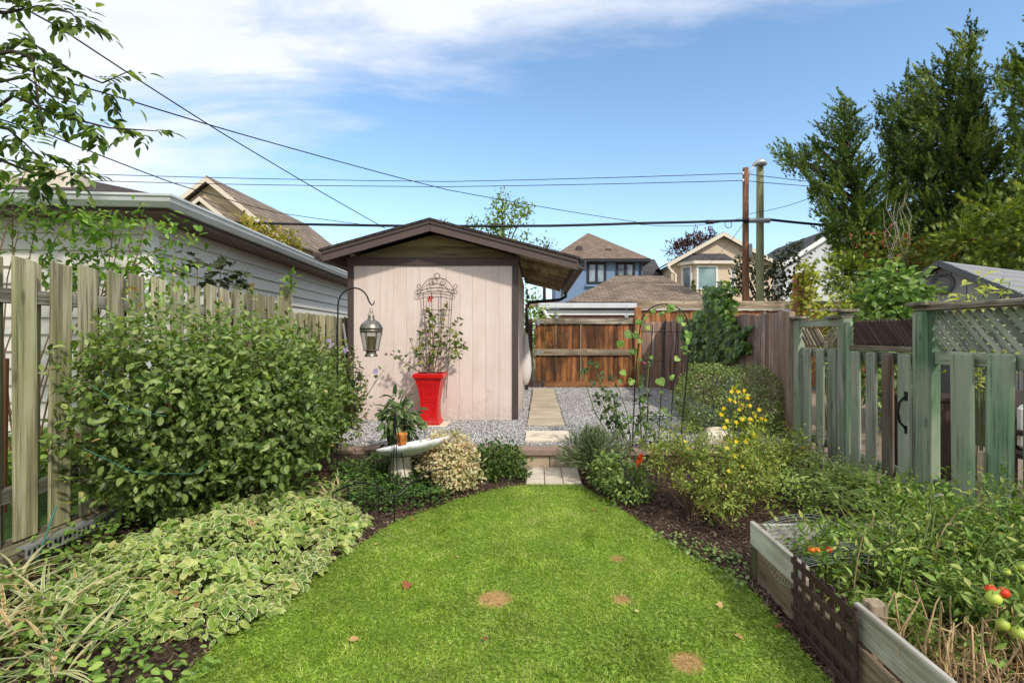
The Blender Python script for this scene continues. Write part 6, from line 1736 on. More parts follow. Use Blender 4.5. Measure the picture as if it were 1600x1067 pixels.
# plain green weeds behind and among it
m_weed = M_leaf('weed_leaf', [(0, C(70, 98, 36)), (.5, C(108, 142, 56)), (1, C(156, 178, 88))], trans=.35, vein=.4)
pts = []
for (a, b, k, s) in ((130, 750, 120, .15), (240, 800, 420, .22), (150, 870, 240, .16), (60, 930, 160, .16), (90, 985, 200, .2), (160, 1030, 220, .2), (230, 1050, 90, .10), (30, 1000, 160, .15), (380, 790, 700, .28), (460, 770, 500, .25), (300, 810, 400, .2)):
    c_ = PG(a, b, .15); qx, qy = c_.x + rng.normal(0, s, k), c_.y + rng.normal(0, s * .8, k); pts.append(np.column_stack([qx, qy, bed_z(qx, qy).clip(0) + .01 + rng.random(k) ** 1.5 * .16]))
p = np.concatenate(pts); n_ = len(p); L = Leaves(); L.add(TP['oval'], p, rv(n_) * [1, 1, .4], [0, -.3, 1] + rv(n_) * .6, rng.uniform(.025, .055, n_)); L.build('weeds', m_weed, kind='stuff')
# ribbon grass clump
m_ribbon = M_leaf('ribbon_grass', [(0, C(132, 148, 84)), (.5, C(170, 178, 118)), (.75, C(206, 186, 132)), (1, C(196, 152, 92))], edge=C(232, 228, 196), edge_at=.72, trans=.3)
def grass_clump(name, label, spots, n, size, mat, tpl='ribbon', spread=1.0, up_=.8, ws=1.0, nparts=0):
    t_ = thing(name, label, 'grass', (spots[0][0], spots[0][1], 0))
    Pt, Yd = [], []
    for s in spots:
        for k in range(n):
            Pt.append(np.array(s) + np.array([random.gauss(0, .06), random.gauss(0, .06), 0]))
            a = random.uniform(0, 2 * math.pi); Yd.append((math.cos(a) * spread * random.uniform(.2, 1), math.sin(a) * spread * random.uniform(.2, 1), up_ * random.uniform(.4, 1.2)))
    Pt, Yd = np.array(Pt), np.array(Yd); n_ = len(Pt)
    N = unit(np.array([0, 0, 1]) + rv(n_) * .2 - Yd * .2)
    szs = size * rng.uniform(.55, 1.1, n_)
    leaf_objects(t_, mat, tpl, Pt, Yd, N, szs, name='blade')
    return t_
grass_clump('ribbon_grass', 'cream striped ribbon grass with tan tips at the lower left', [tuple(PG(95, 960, .12)), tuple(PG(70, 985, .1)), tuple(PG(5, 930, .14)), tuple(PG(20, 1010, .1)), tuple(PG(60, 1060, .06)), tuple(PG(-30, 985, .12))], 40, .40, m_ribbon, spread=.95, up_=.95)
grass_clump('striped_grass', 'striped grass tuft under the shepherd hook', [tuple(PG(500, 790, .1)), tuple(PG(525, 775, .1))], 60, .28, m_ribbon, spread=.8, up_=1.0)

# ------------------------------------------------------------------ shrubs and plants in the left border
def lowmat(name, a, b, c_, **kw): return M_leaf(name, [(0, a), (.55, b), (1, c_)], **kw)
m_peri = lowmat('periwinkle_leaf', C(44, 70, 28), C(72, 104, 42), C(108, 138, 62))
def ground_patch(name, poly_px, z0, n, size, mat, tpl, hgt, kind='stuff'):
    pl_ = [(q.x, q.y) for q in [PG(a, b, z0) for a, b in poly_px]]
    xs, ys = [q[0] for q in pl_], [q[1] for q in pl_]
    p = np.stack([rng.uniform(min(xs), max(xs), n * 4), rng.uniform(min(ys), max(ys), n * 4)], 1); p = p[in_poly(p[:, 0], p[:, 1], pl_)][:n]; n_ = len(p)
    h = bed_z(p[:, 0], p[:, 1]).clip(0) + hgt * rng.random(n_) ** .7 * (1 + .6 * np.array([mnoise.noise(Vector((a * 5, b * 5, 4))) for a, b in p]))
    L = Leaves(); L.add(TP[tpl], np.column_stack([p, h]), rv(n_) * [1, 1, .4], [0, -.35, 1] + rv(n_) * .45, rng.uniform(.7, 1.2, n_) * size); return L.build(name, mat, kind=kind)
ground_patch('periwinkle', [(520, 745), (600, 728), (700, 728), (740, 745), (680, 775), (560, 790), (525, 775)], .12, 3600, .042, m_peri, 'mid', .13)
# peony behind the bird bath
pe = thing('peony_plant', 'dark green leafy peony behind the rusty pot and bird bath', 'plant', (X(628, 5.85), 5.85, .2))
m_peony = lowmat('peony_leaf', C(56, 78, 42), C(92, 114, 64), C(136, 152, 98), rough=.4)
pb = [(X(627, 5.85), 5.8, .58), (.20, .18, .28)]
Pt, No = blob_points([(pb[0], pb[1])], 300, .7, .3, 3.0, 4.0)
leaf_objects(pe, m_peony, 'ash', Pt, unit(No * .7 + rv(300) * .5 + [0, 0, -.35]), unit(rv(300) * .4 + [0, -.4, 1]), rng.uniform(.08, .15, 300))
stems(pe, m_stem_green, [(X(632, 5.85), 5.85, .2), (X(640, 5.85), 5.85, .2)], [tuple(q) for q in Pt[::12]], .006, .003, 5, bend=.05)
g = MB(); c_ = P(640, 660, 5.8); g.tube([c_ + Vector((.17 * math.cos(a), .17 * math.sin(a), 0)) for a in [2 * math.pi * i / 20 for i in range(21)]], .004, 5)
pr_ = thing('plant_ring', 'thin dark wire hoop round the peony', 'plant support', (c_.x, c_.y, .2))
g.build('hoop', m_brown_metal, pr_, fix=False)
for a in (0.3, 2.4, 4.5):
    g = MB(); g.tube([c_ + Vector((.17 * math.cos(a), .17 * math.sin(a), 0)), Vector((c_.x + .17 * math.cos(a), c_.y + .17 * math.sin(a), .15))], .004, 5); g.build('leg', m_brown_metal, pr_, fix=False)
# cream variegated shrub
vs_ = thing('variegated_shrub', 'bushy cream and pinkish variegated shrub beside the bird bath', 'shrub', (X(705, 5.15), 5.15, .06))
m_cream = M_leaf('cream_leaf', [(0, C(146, 146, 92)), (.35, C(196, 186, 140)), (.7, C(222, 206, 168)), (1, C(204, 164, 124))], trans=.25)
bush(vs_, m_cream, 'mid', [((X(704, 5.15), 5.15, .30), (.29, .25, .27)), ((X(712, 5.1), 5.05, .18), (.27, .22, .15)), ((X(690, 5.15), 5.2, .36), (.2, .2, .2))], 3600, .042, 200, .55, .25, .6, .3, .7, seed=8, flat_bottom=.03)
stems(vs_, m_stem_brown, [(X(705, 5.15), 5.15, .05)], [(X(a, 5.15), 5.15, b) for a, b in ((680, .4), (695, .5), (712, .48), (730, .38), (665, .3))], .008, .003, 5)
# green spreading juniper-like shrub
js = thing('low_green_shrub', 'low feathery green shrub between cream shrub and stone step', 'shrub', (X(783, 5.6), 5.6, .05))
m_jun = lowmat('feathery_leaf', C(44, 66, 26), C(76, 104, 40), C(116, 140, 60))
bush(js, m_jun, 'mid', [((X(775, 5.6), 5.6, .18), (.26, .22, .22)), ((X(800, 5.6), 5.6, .14), (.18, .2, .20)), ((X(760, 5.5), 5.45, .16), (.2, .2, .18))], 2600, .038, 150, .5, .35, .7, .2, .6, seed=12, flat_bottom=.02)

# ------------------------------------------------------------------ right border
hd = thing('clipped_hedge', 'dense rounded clipped hedge bush in front of the brown fence', 'hedge', (2.68, 7.2, .1))
m_hedge = M_leaf('hedge_leaf', [(0, C(76, 98, 48)), (.5, C(122, 144, 76)), (.85, C(168, 182, 116)), (1, C(200, 204, 152))], trans=.38, rough=.42)
bush(hd, m_hedge, 'simple', [((2.45, 7.2, .70), (.52, .55, .46)), ((2.95, 7.2, .68), (.55, .5, .47)), ((2.7, 7.05, .5), (.72, .5, .45))], 13000, .034, 300, .22, .07, .6, .45, .7, seed=3, flat_bottom=.12, freq=3)
stems(hd, m_stem_brown, [(2.6, 7.2, .05), (2.8, 7.2, .05)], [(2.4, 7.1, .8), (2.7, 7.2, .9), (3.0, 7.2, .8)], .02, .008, 6)
lv = thing('lavender', 'grey green lavender clump at the end of the retaining wall', 'shrub', (X(925, 5.75), 5.75, .05))
m_lav = lowmat('lavender_leaf', C(70, 86, 58), C(108, 124, 88), C(152, 160, 120))
m_lavs = M_plain('lavender_stalk', C(140, 150, 112), .8, .3, 10, .1)
lc = Vector((X(926, 5.6), 5.6, .08)); n_ = 2300
a = rng.uniform(0, 2 * math.pi, n_); el = rng.uniform(.25, 1.5, n_); dirs = np.stack([np.cos(a) * np.cos(el), np.sin(a) * np.cos(el), np.sin(el)], 1)
L = Leaves(); rr_ = rng.uniform(.06, .44, n_)
q = np.array(lc) + dirs * rr_[:, None] * np.array([.95, .7, 1.0])
L.add(TP['narrow'], q, dirs + rv(n_) * .35, rv(n_), rng.uniform(.05, .11, n_), None, .7); L.build('foliage', m_lav, lv, 'stuff')
g = MB()
for k in range(46):
    a_ = random.uniform(0, 6.28); e_ = random.uniform(.5, 1.45); dd = Vector((math.cos(a_) * math.cos(e_), math.sin(a_) * math.cos(e_) * .8, math.sin(e_))); g.tube([lc + dd * .1, lc + dd * random.uniform(.44, .60)], .0022, 4, cap=False)
g.build('stalk', m_lavs, lv, 'stuff', fix=False)
# leafy hostas / greens at lawn edge
hs = thing('leafy_border_plant', 'low light green leafy plant at the right lawn corner', 'plant', (X(965, 4.9), 4.95, .04))
m_hs = lowmat('border_leaf', C(82, 106, 48), C(120, 142, 72), C(164, 180, 108), trans=.35)
bush(hs, m_hs, 'oval', [((X(965, 4.95), 5.0, .20), (.24, .25, .22)), ((X(985, 4.7), 4.75, .16), (.22, .22, .18)), ((X(945, 5.2), 5.25, .16), (.16, .2, .16))], 2600, .042, 200, .6, .35, .5, .6, .7, seed=14, flat_bottom=.03, gap=-.15, gfreq=9)
m_pot = M_leaf('potentilla_leaf', [(0, C(88, 108, 40)), (.5, C(134, 150, 64)), (.93, C(182, 188, 98)), (1, C(184, 140, 86))], trans=.3)
m_yellow = M_leaf('yellow_petals', [(0, C(232, 200, 20)), (1, C(246, 222, 60))], trans=.25, patch=.05)
py_ = thing('yellow_flowered_shrub', 'arching yellow-flowered shrub with olive leaves by the raised bed', 'shrub', (X(1090, 4.4), 4.4, .06))
PB = [((X(1075, 4.5), 4.5, .58), (.27, .28, .17)), ((X(1040, 4.5), 4.55, .50), (.22, .24, .18)), ((X(1130, 4.4), 4.4, .47), (.26, .28, .17)), ((X(1170, 4.3), 4.25, .38), (.24, .26, .22)), ((X(1130, 4.0), 4.0, .26), (.16, .18, .14)), ((X(1095, 4.2), 4.2, .36), (.22, .22, .16)), ((X(1195, 4.5), 4.55, .52), (.2, .2, .18))]
Pt, No = bush(py_, m_pot, 'slim', PB, 13000, .032, 280, .7, .45, .5, .5, .8, seed=17, gap=-.10, gfreq=9)
stems(py_, m_stem_brown, [(X(1080, 4.35), 4.35, .03), (X(1110, 4.35), 4.35, .03), (X(1095, 4.45), 4.45, .03)], [tuple(q) for q in Pt[::200]], .007, .0025, 5, bend=.12)
def blossoms(par, pxs, Y, s, mat, k=1):
    for (a, b) in pxs:
        L = Leaves(); q = P(a, b, Y + random.uniform(-.05, .05)); L.add(TP['flower'], [q] * k, rv(k), rv(k) * .4 + [0, -1, .6], rng.uniform(.8, 1.1, k) * s); L.build('flower', mat, par)
blossoms(py_, [(1115, 771), (1176, 782), (1118, 807), (1070, 690), (1138, 735), (1160, 728), (1136, 700), (1148, 712), (1075, 700)], 4.05, .02, m_yellow)
yf = thing('tall_yellow_flower', 'tall upright yellow-flowered stalk in front of the clipped hedge', 'flower', (X(1165, 5.2), 5.2, .06))
base = [(X(1150 + dx, 5.2), 5.2, .06) for dx in (0, 10, 18, 26)]
tips = [P(a, b, 5.2) for a, b in ((1148, 606), (1160, 612), (1172, 640), (1128, 640), (1135, 655), (1185, 640), (1195, 655), (1160, 650), (1145, 680), (1178, 680), (1125, 660))]
stems(yf, m_stem_green, base, tips, .007, .003, 5, bend=.05)
m_yfl = lowmat('willowy_leaf', C(112, 134, 46), C(164, 178, 66), C(206, 204, 84), trans=.4)
Pl = np.array([Vector(base[i % 4]).lerp(t_, random.uniform(.25, 1.0)) + Vector(rv(1)[0]) * random.uniform(.01, .07) for i, t_ in enumerate(tips) for k in range(46)]); n_ = len(Pl)
leaf_objects(yf, m_yfl, 'simple', Pl, rv(n_) + [0, -.2, .3], rv(n_) * .6 + [0, -.4, .8], rng.uniform(.04, .08, n_))
blossoms(yf, [(1148, 606), (1153, 612), (1163, 610), (1172, 634), (1131, 638), (1127, 648), (1136, 657), (1160, 655), (1186, 640), (1196, 656), (1178, 680), (1160, 632), (1143, 612), (1172, 655), (1150, 690), (1190, 654), (1140, 625), (1155, 640), (1168, 622), (1150, 660), (1180, 650), (1132, 668), (1165, 690), (1148, 628)], 5.1, .026, m_yellow, 3)
yf2 = thing('sprawling_perennial', 'thin olive perennial with few yellow flowers at the fence foot', 'plant', (X(1235, 5.6), 5.6, .08))
bush(yf2, m_pot, 'simple', [((X(1220, 5.5), 5.5, .35), (.3, .3, .26)), ((X(1250, 5.6), 5.6, .3), (.22, .25, .24)), ((X(1200, 5.2), 5.2, .28), (.25, .25, .24))], 1700, .04, 100, .7, .4, seed=23, flat_bottom=.05)
blossoms(yf2, [(1253, 698), (1232, 693), (1215, 716)], 5.5, .03, m_yellow)
stems(yf2, m_stem_brown, [(X(1225, 5.5), 5.5, .05)], [P(a, b, 5.5) for a, b in ((1205, 690), (1230, 680), (1250, 690), (1265, 700), (1190, 715))], .008, .003, 5)
ground_patch('border_weeds', [(1060, 830), (1130, 850), (1180, 880), (1170, 920), (1100, 880), (1010, 825)], .05, 260, .03, m_hs, 'wide', .04)

# ------------------------------------------------------------------ vegetables in the raised bed
m_tom = M_leaf('tomato_leaf', [(0, C(78, 104, 42)), (.5, C(122, 152, 64)), (.85, C(164, 186, 96)), (1, C(188, 184, 112))], trans=.38, rough=.5)
veg = thing('tomato_plants', 'tangle of tomato plants filling the raised bed', 'vegetables', (2.3, 2.6, .16))
VB = [((1.75, 2.85, .36), (.32, .4, .20)), ((2.2, 2.9, .42), (.4, .42, .26)), ((2.65, 2.8, .45), (.4, .45, .30)), ((2.0, 2.35, .36), (.36, .4, .24)), ((2.5, 2.3, .42), (.35, .4, .30)), ((2.9, 3.0, .4), (.25, .3, .3)), ((2.55, 1.95, .40), (.35, .3, .30)), ((1.62, 2.35, .26), (.18, .3, .12))]
Pt, No = bush(veg, m_tom, 'slim', VB, 24000, .038, 300, .85, .5, .45, .4, 1.0, .15, seed=31, flat_bottom=.17, sizevar=.6, gap=-.08, gfreq=7)
stems(veg, m_stem_green, [(1.8, 2.7, .16), (2.2, 2.8, .16), (2.6, 2.6, .16), (2.1, 2.2, .16), (2.5, 2.2, .16)], [tuple(q + m_ * .10) for q, m_ in zip(Pt[::80], No[::80])], .006, .003, 5, bend=.2)
m_tomato = {}
def tomato(px, py, Y, r_, col, label, mat):
    if mat not in m_tomato:
        t = NT(mat); t.bsdf(t.ramp(t.noise(t.coords(), 6, 3, .5), [(.4, col), (.65, tuple(min(1, x * 1.4 + .02) for x in col))]), .42, None, 0, .4); m_tomato[mat] = t.m
    r_ *= .84; q = P(px, py, Y); g = MB(); g.lathe(q, [(.01, r_ * .86), (r_ * .45, r_ * .8), (r_ * .85, r_ * .45), (r_, 0), (r_ * .88, -r_ * .5), (r_ * .5, -r_ * .85), (.004, -r_ * .92)], 16)
    o = g.build('tomato', m_tomato[mat], veg); L = Leaves(); 
    a = np.linspace(0, 2 * np.pi, 6)[:-1]; L.add(TP['narrow'], np.tile(np.array(q) + [0, 0, r_ * .85], (5, 1)), np.stack([np.cos(a), np.sin(a), np.full(5, .1)], 1), [[0, 0, 1]] * 5, r_ * 1.0)
    c2 = L.build('calyx', m_tom, o); c2.location = (0, 0, 0); o['label'] = label
GREEN, ORANGE, RED = C(164, 178, 70), C(220, 120, 30), C(206, 58, 22)
tomato(1553, 933, 2.05, .034, GREEN, 'pale green tomato', 'green_tomato'); tomato(1548, 920, 2.10, .024, RED, 'small red tomato', 'red_tomato'); tomato(1568, 925, 2.04, .026, RED, 'red tomato', 'red_tomato')
tomato(1268, 858, 2.75, .022, ORANGE, 'orange tomato', 'orange_tomato'); tomato(1277, 859, 2.76, .018, ORANGE, 'orange tomato', 'orange_tomato'); tomato(1295, 858, 2.78, .022, RED, 'red tomato', 'red_tomato')
tomato(1567, 975, 1.98, .028, GREEN, 'pale green tomato', 'green_tomato'); tomato(1592, 988, 1.95, .032, GREEN, 'pale green tomato', 'green_tomato'); tomato(1596, 885, 2.2, .024, GREEN, 'pale green tomato', 'green_tomato'); tomato(1573, 893, 2.2, .018, GREEN, 'pale green tomato', 'green_tomato')
# dead dry stalks at the near end
m_dry = M_leaf('dry_stalk', [(0, C(128, 98, 62)), (.5, C(176, 146, 104)), (1, C(206, 182, 142))], trans=.15, rough=.8)
m_stem_pale = M_plain('pale_green_stem', C(168, 180, 108), .7, .3, 9, .2)
m_drys = M_plain('dry_stem', C(196, 166, 122), .85, .35, 14, .3)
ds = thing('dry_stalks', 'dry tan dead stalks at the near end of the raised bed', 'dead plants', (1.9, 1.95, .16))
base = [(random.uniform(1.48, 2.35), random.uniform(1.7, 2.25), .15) for k in range(90)]
for b_ in base:
    g = MB(); tp_ = Vector(b_) + Vector((random.uniform(-.12, .12), random.uniform(-.12, .12), random.uniform(.14, .38)))
    mid = Vector(b_).lerp(tp_, .5) + Vector((random.uniform(-.03, .03), random.uniform(-.03, .03), 0)); g.tube([b_, mid, tp_, tp_ + Vector((random.uniform(-.06, .06), random.uniform(-.06, .06), random.uniform(-.08, .03)))], [.005, .004, .003, .002], 5); g.build('stalk', m_drys, ds, fix=False)
n_ = 1500; q = np.column_stack([rng.uniform(1.45, 2.35, n_), rng.uniform(1.5, 2.3, n_), rng.uniform(.16, .26, n_)])
L = Leaves(); L.add(TP['blade'], q, rv(n_) + [0, 0, .5], rv(n_), rng.uniform(.05, .18, n_), None, .7); L.build('dry_blades', m_dry, ds, 'stuff')
strands = thing('arching_weeds', 'pale thin arching weed stems rising out of the tomato plants', 'weeds', (2.3, 2.7, .16))
for k in range(34):
    b_ = Vector((random.uniform(1.6, 3.0), random.uniform(2.2, 3.2), .2)); a_ = random.uniform(0, 6.28); r_ = random.uniform(.1, .32); hh_ = random.uniform(.28, .5)
    pts_ = [b_ + Vector((math.cos(a_ + .5 * q) * r_ * q ** 1.5, math.sin(a_ + .5 * q) * r_ * q ** 1.5, hh_ * math.sin(q * 2.1) * 1.05 + random.uniform(-.006, .006))) for q in np.linspace(0, 1, 9)]
    g = MB(); g.tube(pts_, [.0032 - .0026 * q for q in np.linspace(0, 1, 9)], 4); g.build('stem', m_drys if k % 4 == 0 else m_stem_pale, strands, fix=False)
# bird netting draped over the back corner of the bed
nt_ = MB()
def netp(u_, v_):
    x_ = 1.36 + .62 * u_; y_ = 3.30 - .60 * v_; z_ = .30 + .075 * math.sin(u_ * 2.6) * (1 - v_ * .5) + .03 * math.sin(7 * v_ + 3 * u_) - (.10 if u_ < .02 else 0)
    return (x_, y_, z_)
for i in range(19):
    nt_.tube([netp(i / 18, j / 16) for j in range(17)], .0009, 3, cap=False); nt_.tube([netp(j / 16, i / 18) for j in range(17)], .0009, 3, cap=False)
tnet = nt_.thing('bird_netting', M_plain('pale_net', C(176, 190, 182), .6, .1, 5, 0), 'fine pale netting draped over the far corner of the raised bed', 'netting')
# long grass at the fence foot
m_lgrass = lowmat('long_grass_blade', C(86, 118, 36), C(128, 164, 56), C(172, 194, 92), trans=.35)
grass_clump('long_grass', 'tuft of long bright grass at the foot of the lattice fence', [(3.1, 4.25, .05), (3.05, 3.95, .08), (3.12, 3.75, .05), (3.0, 4.5, .05), (2.9, 3.6, .1)], 34, .42, m_lgrass, 'lance', .55, 1.1)
grass_clump('weedy_grass', 'loose weedy grass between raised bed and garden gate', [(2.5, 3.7, .06), (2.8, 4.3, .06), (2.3, 3.55, .08), (2.7, 3.9, .06), (2.1, 3.6, .08)], 34, .34, m_lgrass, 'ribbon', .9, .7)
m_fw = lowmat('fence_weed_leaf', C(104, 132, 56), C(150, 174, 84), C(190, 200, 124), trans=.4)
ground_patch('fence_weeds', [(1200, 800), (1240, 760), (1300, 750), (1400, 790), (1450, 820), (1300, 830)], .06, 2600, .04, m_fw, 'ash', .28)

# ------------------------------------------------------------------ creeper and plants over the fences
cr = thing('wall_creeper', 'dark green creeper covering part of the brown board fence', 'climber', (3.2, 9, .2))
m_creep = lowmat('creeper_leaf', C(54, 80, 34), C(86, 118, 50), C(136, 160, 80), rough=.45)
def on_fence(px, py): # point on the side fence plane X = FXR
    Y = FXR * F / (px - CX); return Y, Z(py, Y)
pts, sc_ = [], []
poly = [(1088, 575), (1085, 545), (1072, 520), (1092, 495), (1118, 478), (1122, 445), (1140, 450), (1150, 490), (1162, 520), (1180, 505), (1178, 545), (1155, 560), (1128, 575)]
cand = np.stack([rng.uniform(1068, 1186, 9000), rng.uniform(440, 580, 9000)], 1)
cand = cand[in_poly(cand[:, 0], cand[:, 1], poly)]
hol_ = np.array([mnoise.noise(Vector((a * .06, b * .06, 2))) for a, b in cand]); cand = cand[hol_ > -.22]
for a, b in cand[:1900]:
    Y, z_ = on_fence(a, b); pts.append((FXR - random.uniform(.02, .16) - (.1 if b < 490 else 0), Y, z_))
p = np.array(pts); n_ = len(p); yd = unit(rv(n_) * .5 + [-.4, 0, -.9]); N = unit(rv(n_) * .35 + [-1, -.3, .35]); szs = rng.uniform(.07, .13, n_)
leaf_objects(cr, m_creep, 'lobed', p[:300], yd[:300], N[:300], szs[:300])
L = Leaves(); L.add(TP['lobed'], p[300:], yd[300:], N[300:], szs[300:]); L.build('foliage', m_creep, cr, 'stuff')
g = MB()
for k in range(7):
    Y0 = 9.5 + k * .5; g.tube([(FXR - .03, Y0, .1), (FXR - .03, Y0 + .2, .8), (FXR - .03, Y0 - .1, 1.4), (FXR - .03, Y0 + .1, 1.95)], .01, 5)
g.build('stem', m_stem_brown, cr, fix=False)
cn = thing('creeper_sprig', 'small tree-like creeper top rising above the brown fence', 'climber', (X(1133, 11), 11, .2))
bush(cn, m_creep, 'lobed', [((X(1133, 11.2), 11.2, Z(468, 11.2)), (.26, .24, .42)), ((X(1128, 11), 11, Z(492, 11)), (.3, .25, .3))], 260, .12, 60, .8, .4, seed=40)
g = MB(); g.tube([(X(1133, 11.2), 11.2, .2), (X(1133, 11.2), 11.2, 2.6)], .03, 6); g.build('stem', m_stem_brown, cn)
vpv = thing('post_vine', 'yellow green vine wrapping the orange post above the green corner', 'climber', (vpx.x, 8.9, .03))
m_yg = lowmat('yellow_green_leaf', C(112, 124, 40), C(156, 164, 62), C(196, 186, 90), trans=.4)
bush(vpv, m_yg, 'oval', [((vpx.x + .02, 8.85, Z(465, 9)), (.20, .2, .45)), ((vpx.x + .05, 8.9, Z(430, 9)), (.16, .18, .2))], 420, .09, 60, .8, .3, seed=41)
g = MB(); g.tube([(vpx.x, 8.85, .05), (vpx.x + .05, 8.85, 1.2), (vpx.x - .03, 8.86, 2.4)], .012, 5); g.build('stem', m_stem_brown, vpv)
# bamboo above the fences
m_bam = lowmat('bamboo_leaf', C(136, 152, 54), C(174, 184, 78), C(210, 206, 116), trans=.4)
def bamboo(label, px, Y, tops, spread):
    t_ = thing('bamboo', label, 'bamboo', (X(px, Y), Y, .03)); Pl, Yl = [], []; g = MB()
    for (a, b) in tops:
        tp_ = P(a, b, Y); b_ = Vector((X(px, Y) + random.uniform(-.1, .1), Y + random.uniform(-.1, .1), .03)); L_ = (tp_ - b_)
        g.tube([b_, b_ + L_ * .5 + Vector((0, 0, .1)), tp_], [.008, .006, .003], 5)
        for k in range(34):
            s = 1 - .55 * random.random() ** 1.4 * .9; q = b_ + L_ * s + Vector((random.gauss(0, spread), random.gauss(0, spread), random.gauss(0, spread * .7))); Pl.append(q); Yl.append((random.uniform(-1, 1), random.uniform(-1, 1), random.uniform(-.5, .7)))
    g.build('cane', m_stem_green, t_, fix=False)
    Pl, Yl = np.array(Pl), np.array(Yl); n_ = len(Pl); leaf_objects(t_, m_bam, 'narrow', Pl, Yl, rv(n_) * .6 + [0, -.3, .8], rng.uniform(.08, .16, n_))
bamboo('yellow green bamboo rising over the gate end of the fence', 1300, 7.2, [(1302, 400), (1300, 440), (1290, 470), (1315, 460), (1285, 485), (1325, 480), (1275, 490)], .09)
bamboo('pale bamboo sprays in front of the grey plastic shed', 1525, 5.2, [(1530, 430), (1522, 450), (1490, 460), (1540, 455), (1555, 445), (1505, 470), (1595, 455), (1578, 440)], .06)
m_shr = lowmat('pale_shrub_leaf', C(70, 100, 42), C(112, 146, 62), C(166, 186, 112), trans=.35)
sh = thing('pale_leafy_shrub', 'broad-leaved green shrub behind the dark lattice gate', 'shrub', (X(1395, 7.0), 7.0, .03))
bush(sh, m_shr, 'oval', [((X(1395, 7.0), 7.0, Z(455, 7)), (.42, .4, .36)), ((X(1375, 7.0), 7.0, Z(490, 7)), (.32, .3, .3)), ((X(1420, 6.9), 6.9, Z(475, 6.9)), (.3, .3, .35)), ((X(1385, 7), 7, 1.2), (.4, .4, .6))], 1900, .10, 250, .6, .3, seed=44)
stems(sh, m_stem_brown, [(X(1395, 7.0), 7.0, .03)], [P(a, b, 7.0) for a, b in ((1380, 440), (1400, 420), (1420, 450), (1370, 480))], .02, .006, 6)
ground_patch('patio_border', [(1330, 640), (1400, 640), (1440, 700), (1380, 720)], .05, 500, .10, m_shr, 'oval', .8)

# ------------------------------------------------------------------ left: ash branches overhead, elder shrub behind the fence
at = thing('ash_tree', 'leafy ash branches hanging into the sky at the upper left', 'tree', (-5.6, 4.4, 0))
m_ash = M_leaf('ash_leaf', [(0, C(48, 68, 32)), (.5, C(82, 106, 48)), (.85, C(124, 146, 68)), (1, C(160, 176, 92))], trans=.4, rough=.5)
AYt = 4.4
g = MB(); g.tube([(-5.6, 4.5, -.03), (-5.5, 4.5, 2.0), (-5.3, 4.5, 3.4), (-5.2, 4.5, 5.2)], [.12, .10, .07, .04], 10); g.build('trunk', m_bark, at)
brs = [[(-5.35, 4.5, 3.1), P(20, 150, AYt), P(90, 180, AYt), P(170, 200, AYt), P(245, 205, AYt)], [(-5.3, 4.5, 3.6), P(40, 60, AYt), P(110, 110, AYt), P(160, 130, AYt), P(205, 110, AYt)],
       [(-5.2, 4.5, 4.4), P(10, 20, AYt), P(60, 10, AYt), P(110, 20, AYt), P(130, 40, AYt)], [(-5.35, 4.5, 2.8), P(0, 250, 4.2), P(50, 270, 4.2), P(90, 275, 4.2), P(112, 265, 4.2)],
       [(-5.3, 4.5, 3.2), P(-10, 130, AYt), P(40, 120, AYt), P(80, 150, AYt), P(130, 165, AYt)], [(-5.3, 4.5, 3.9), P(20, 80, AYt - .2), P(50, 90, AYt - .2), P(60, 160, AYt - .2), P(70, 215, AYt - .2)], [(-5.3, 4.5, 3.0), P(-20, 190, AYt - .3), P(10, 200, AYt - .3), P(40, 225, AYt - .3), P(60, 245, AYt - .3)]]
Pl, Yl, Sz = [], [], []
for b_ in brs:
    b_ = [Vector(q) for q in b_]
    g = MB(); g.tube(b_, [.02, .014, .010, .007, .004], 6); g.build('branch', m_bark_dark, at, fix=False)
    for k in range(19):
        s = random.uniform(1.0, 3.98); i = int(s); q = b_[i].lerp(b_[i + 1], s - i)
        d = Vector((random.uniform(-1, 1), random.uniform(-.8, .8), random.uniform(-.8, .6))).normalized(); nl = random.choice((5, 7)); Lr = random.uniform(.18, .28)
        for j in range(nl):                      # a compound leaf: leaflets in pairs and one at the end
            t_ = 1.0 if j == nl - 1 else .35 + .6 * (j // 2) / (nl // 2); q2 = q + d * Lr * t_ - Vector((0, 0, .04 * t_ * t_))
            sd = 0 if j == nl - 1 else (1 if j % 2 else -1); px_ = d.cross(Vector((0, 0, 1))); px_ = px_.normalized() if px_.length > .01 else Vector((1, 0, 0))
            Pl.append(q2); Yl.append(d * .7 + px_ * sd * .8 + Vector((0, 0, -.25))); Sz.append(random.uniform(.075, .12))
Pl, Yl, Sz = np.array(Pl), np.array(Yl), np.array(Sz); n_ = len(Pl); Nn = rv(n_) * .5 + [0, 0, 1]
o = np.argsort(-show_score(Pl, np.array([[0, -1, 0]] * n_), Sz)); a, b = o[:300], o[300:]
leaf_objects(at, m_ash, 'ash', Pl[a], Yl[a], Nn[a], Sz[a])
if len(b): L = Leaves(); L.add(TP['ash'], Pl[b], Yl[b], Nn[b], Sz[b]); L.build('foliage', m_ash, at, 'stuff')
es = thing('elder_shrub', 'bright green arching shrub leaning over the left fence pickets', 'shrub', (-4.4, 4.6, 0))
m_eld = lowmat('elder_leaf', C(74, 104, 34), C(112, 150, 52), C(162, 188, 88), trans=.4)
EY_ = 4.7
tips = [P(a, b, EY_) for a, b in ((285, 365), (260, 400), (230, 345), (180, 340), (150, 365), (215, 420), (110, 330), (60, 335), (20, 300), (40, 270), (90, 260), (200, 380), (255, 425), (130, 420), (100, 385), (30, 360), (170, 430), (125, 450), (205, 452), (240, 440), (160, 400), (85, 420), (275, 440), (190, 360), (140, 345))]
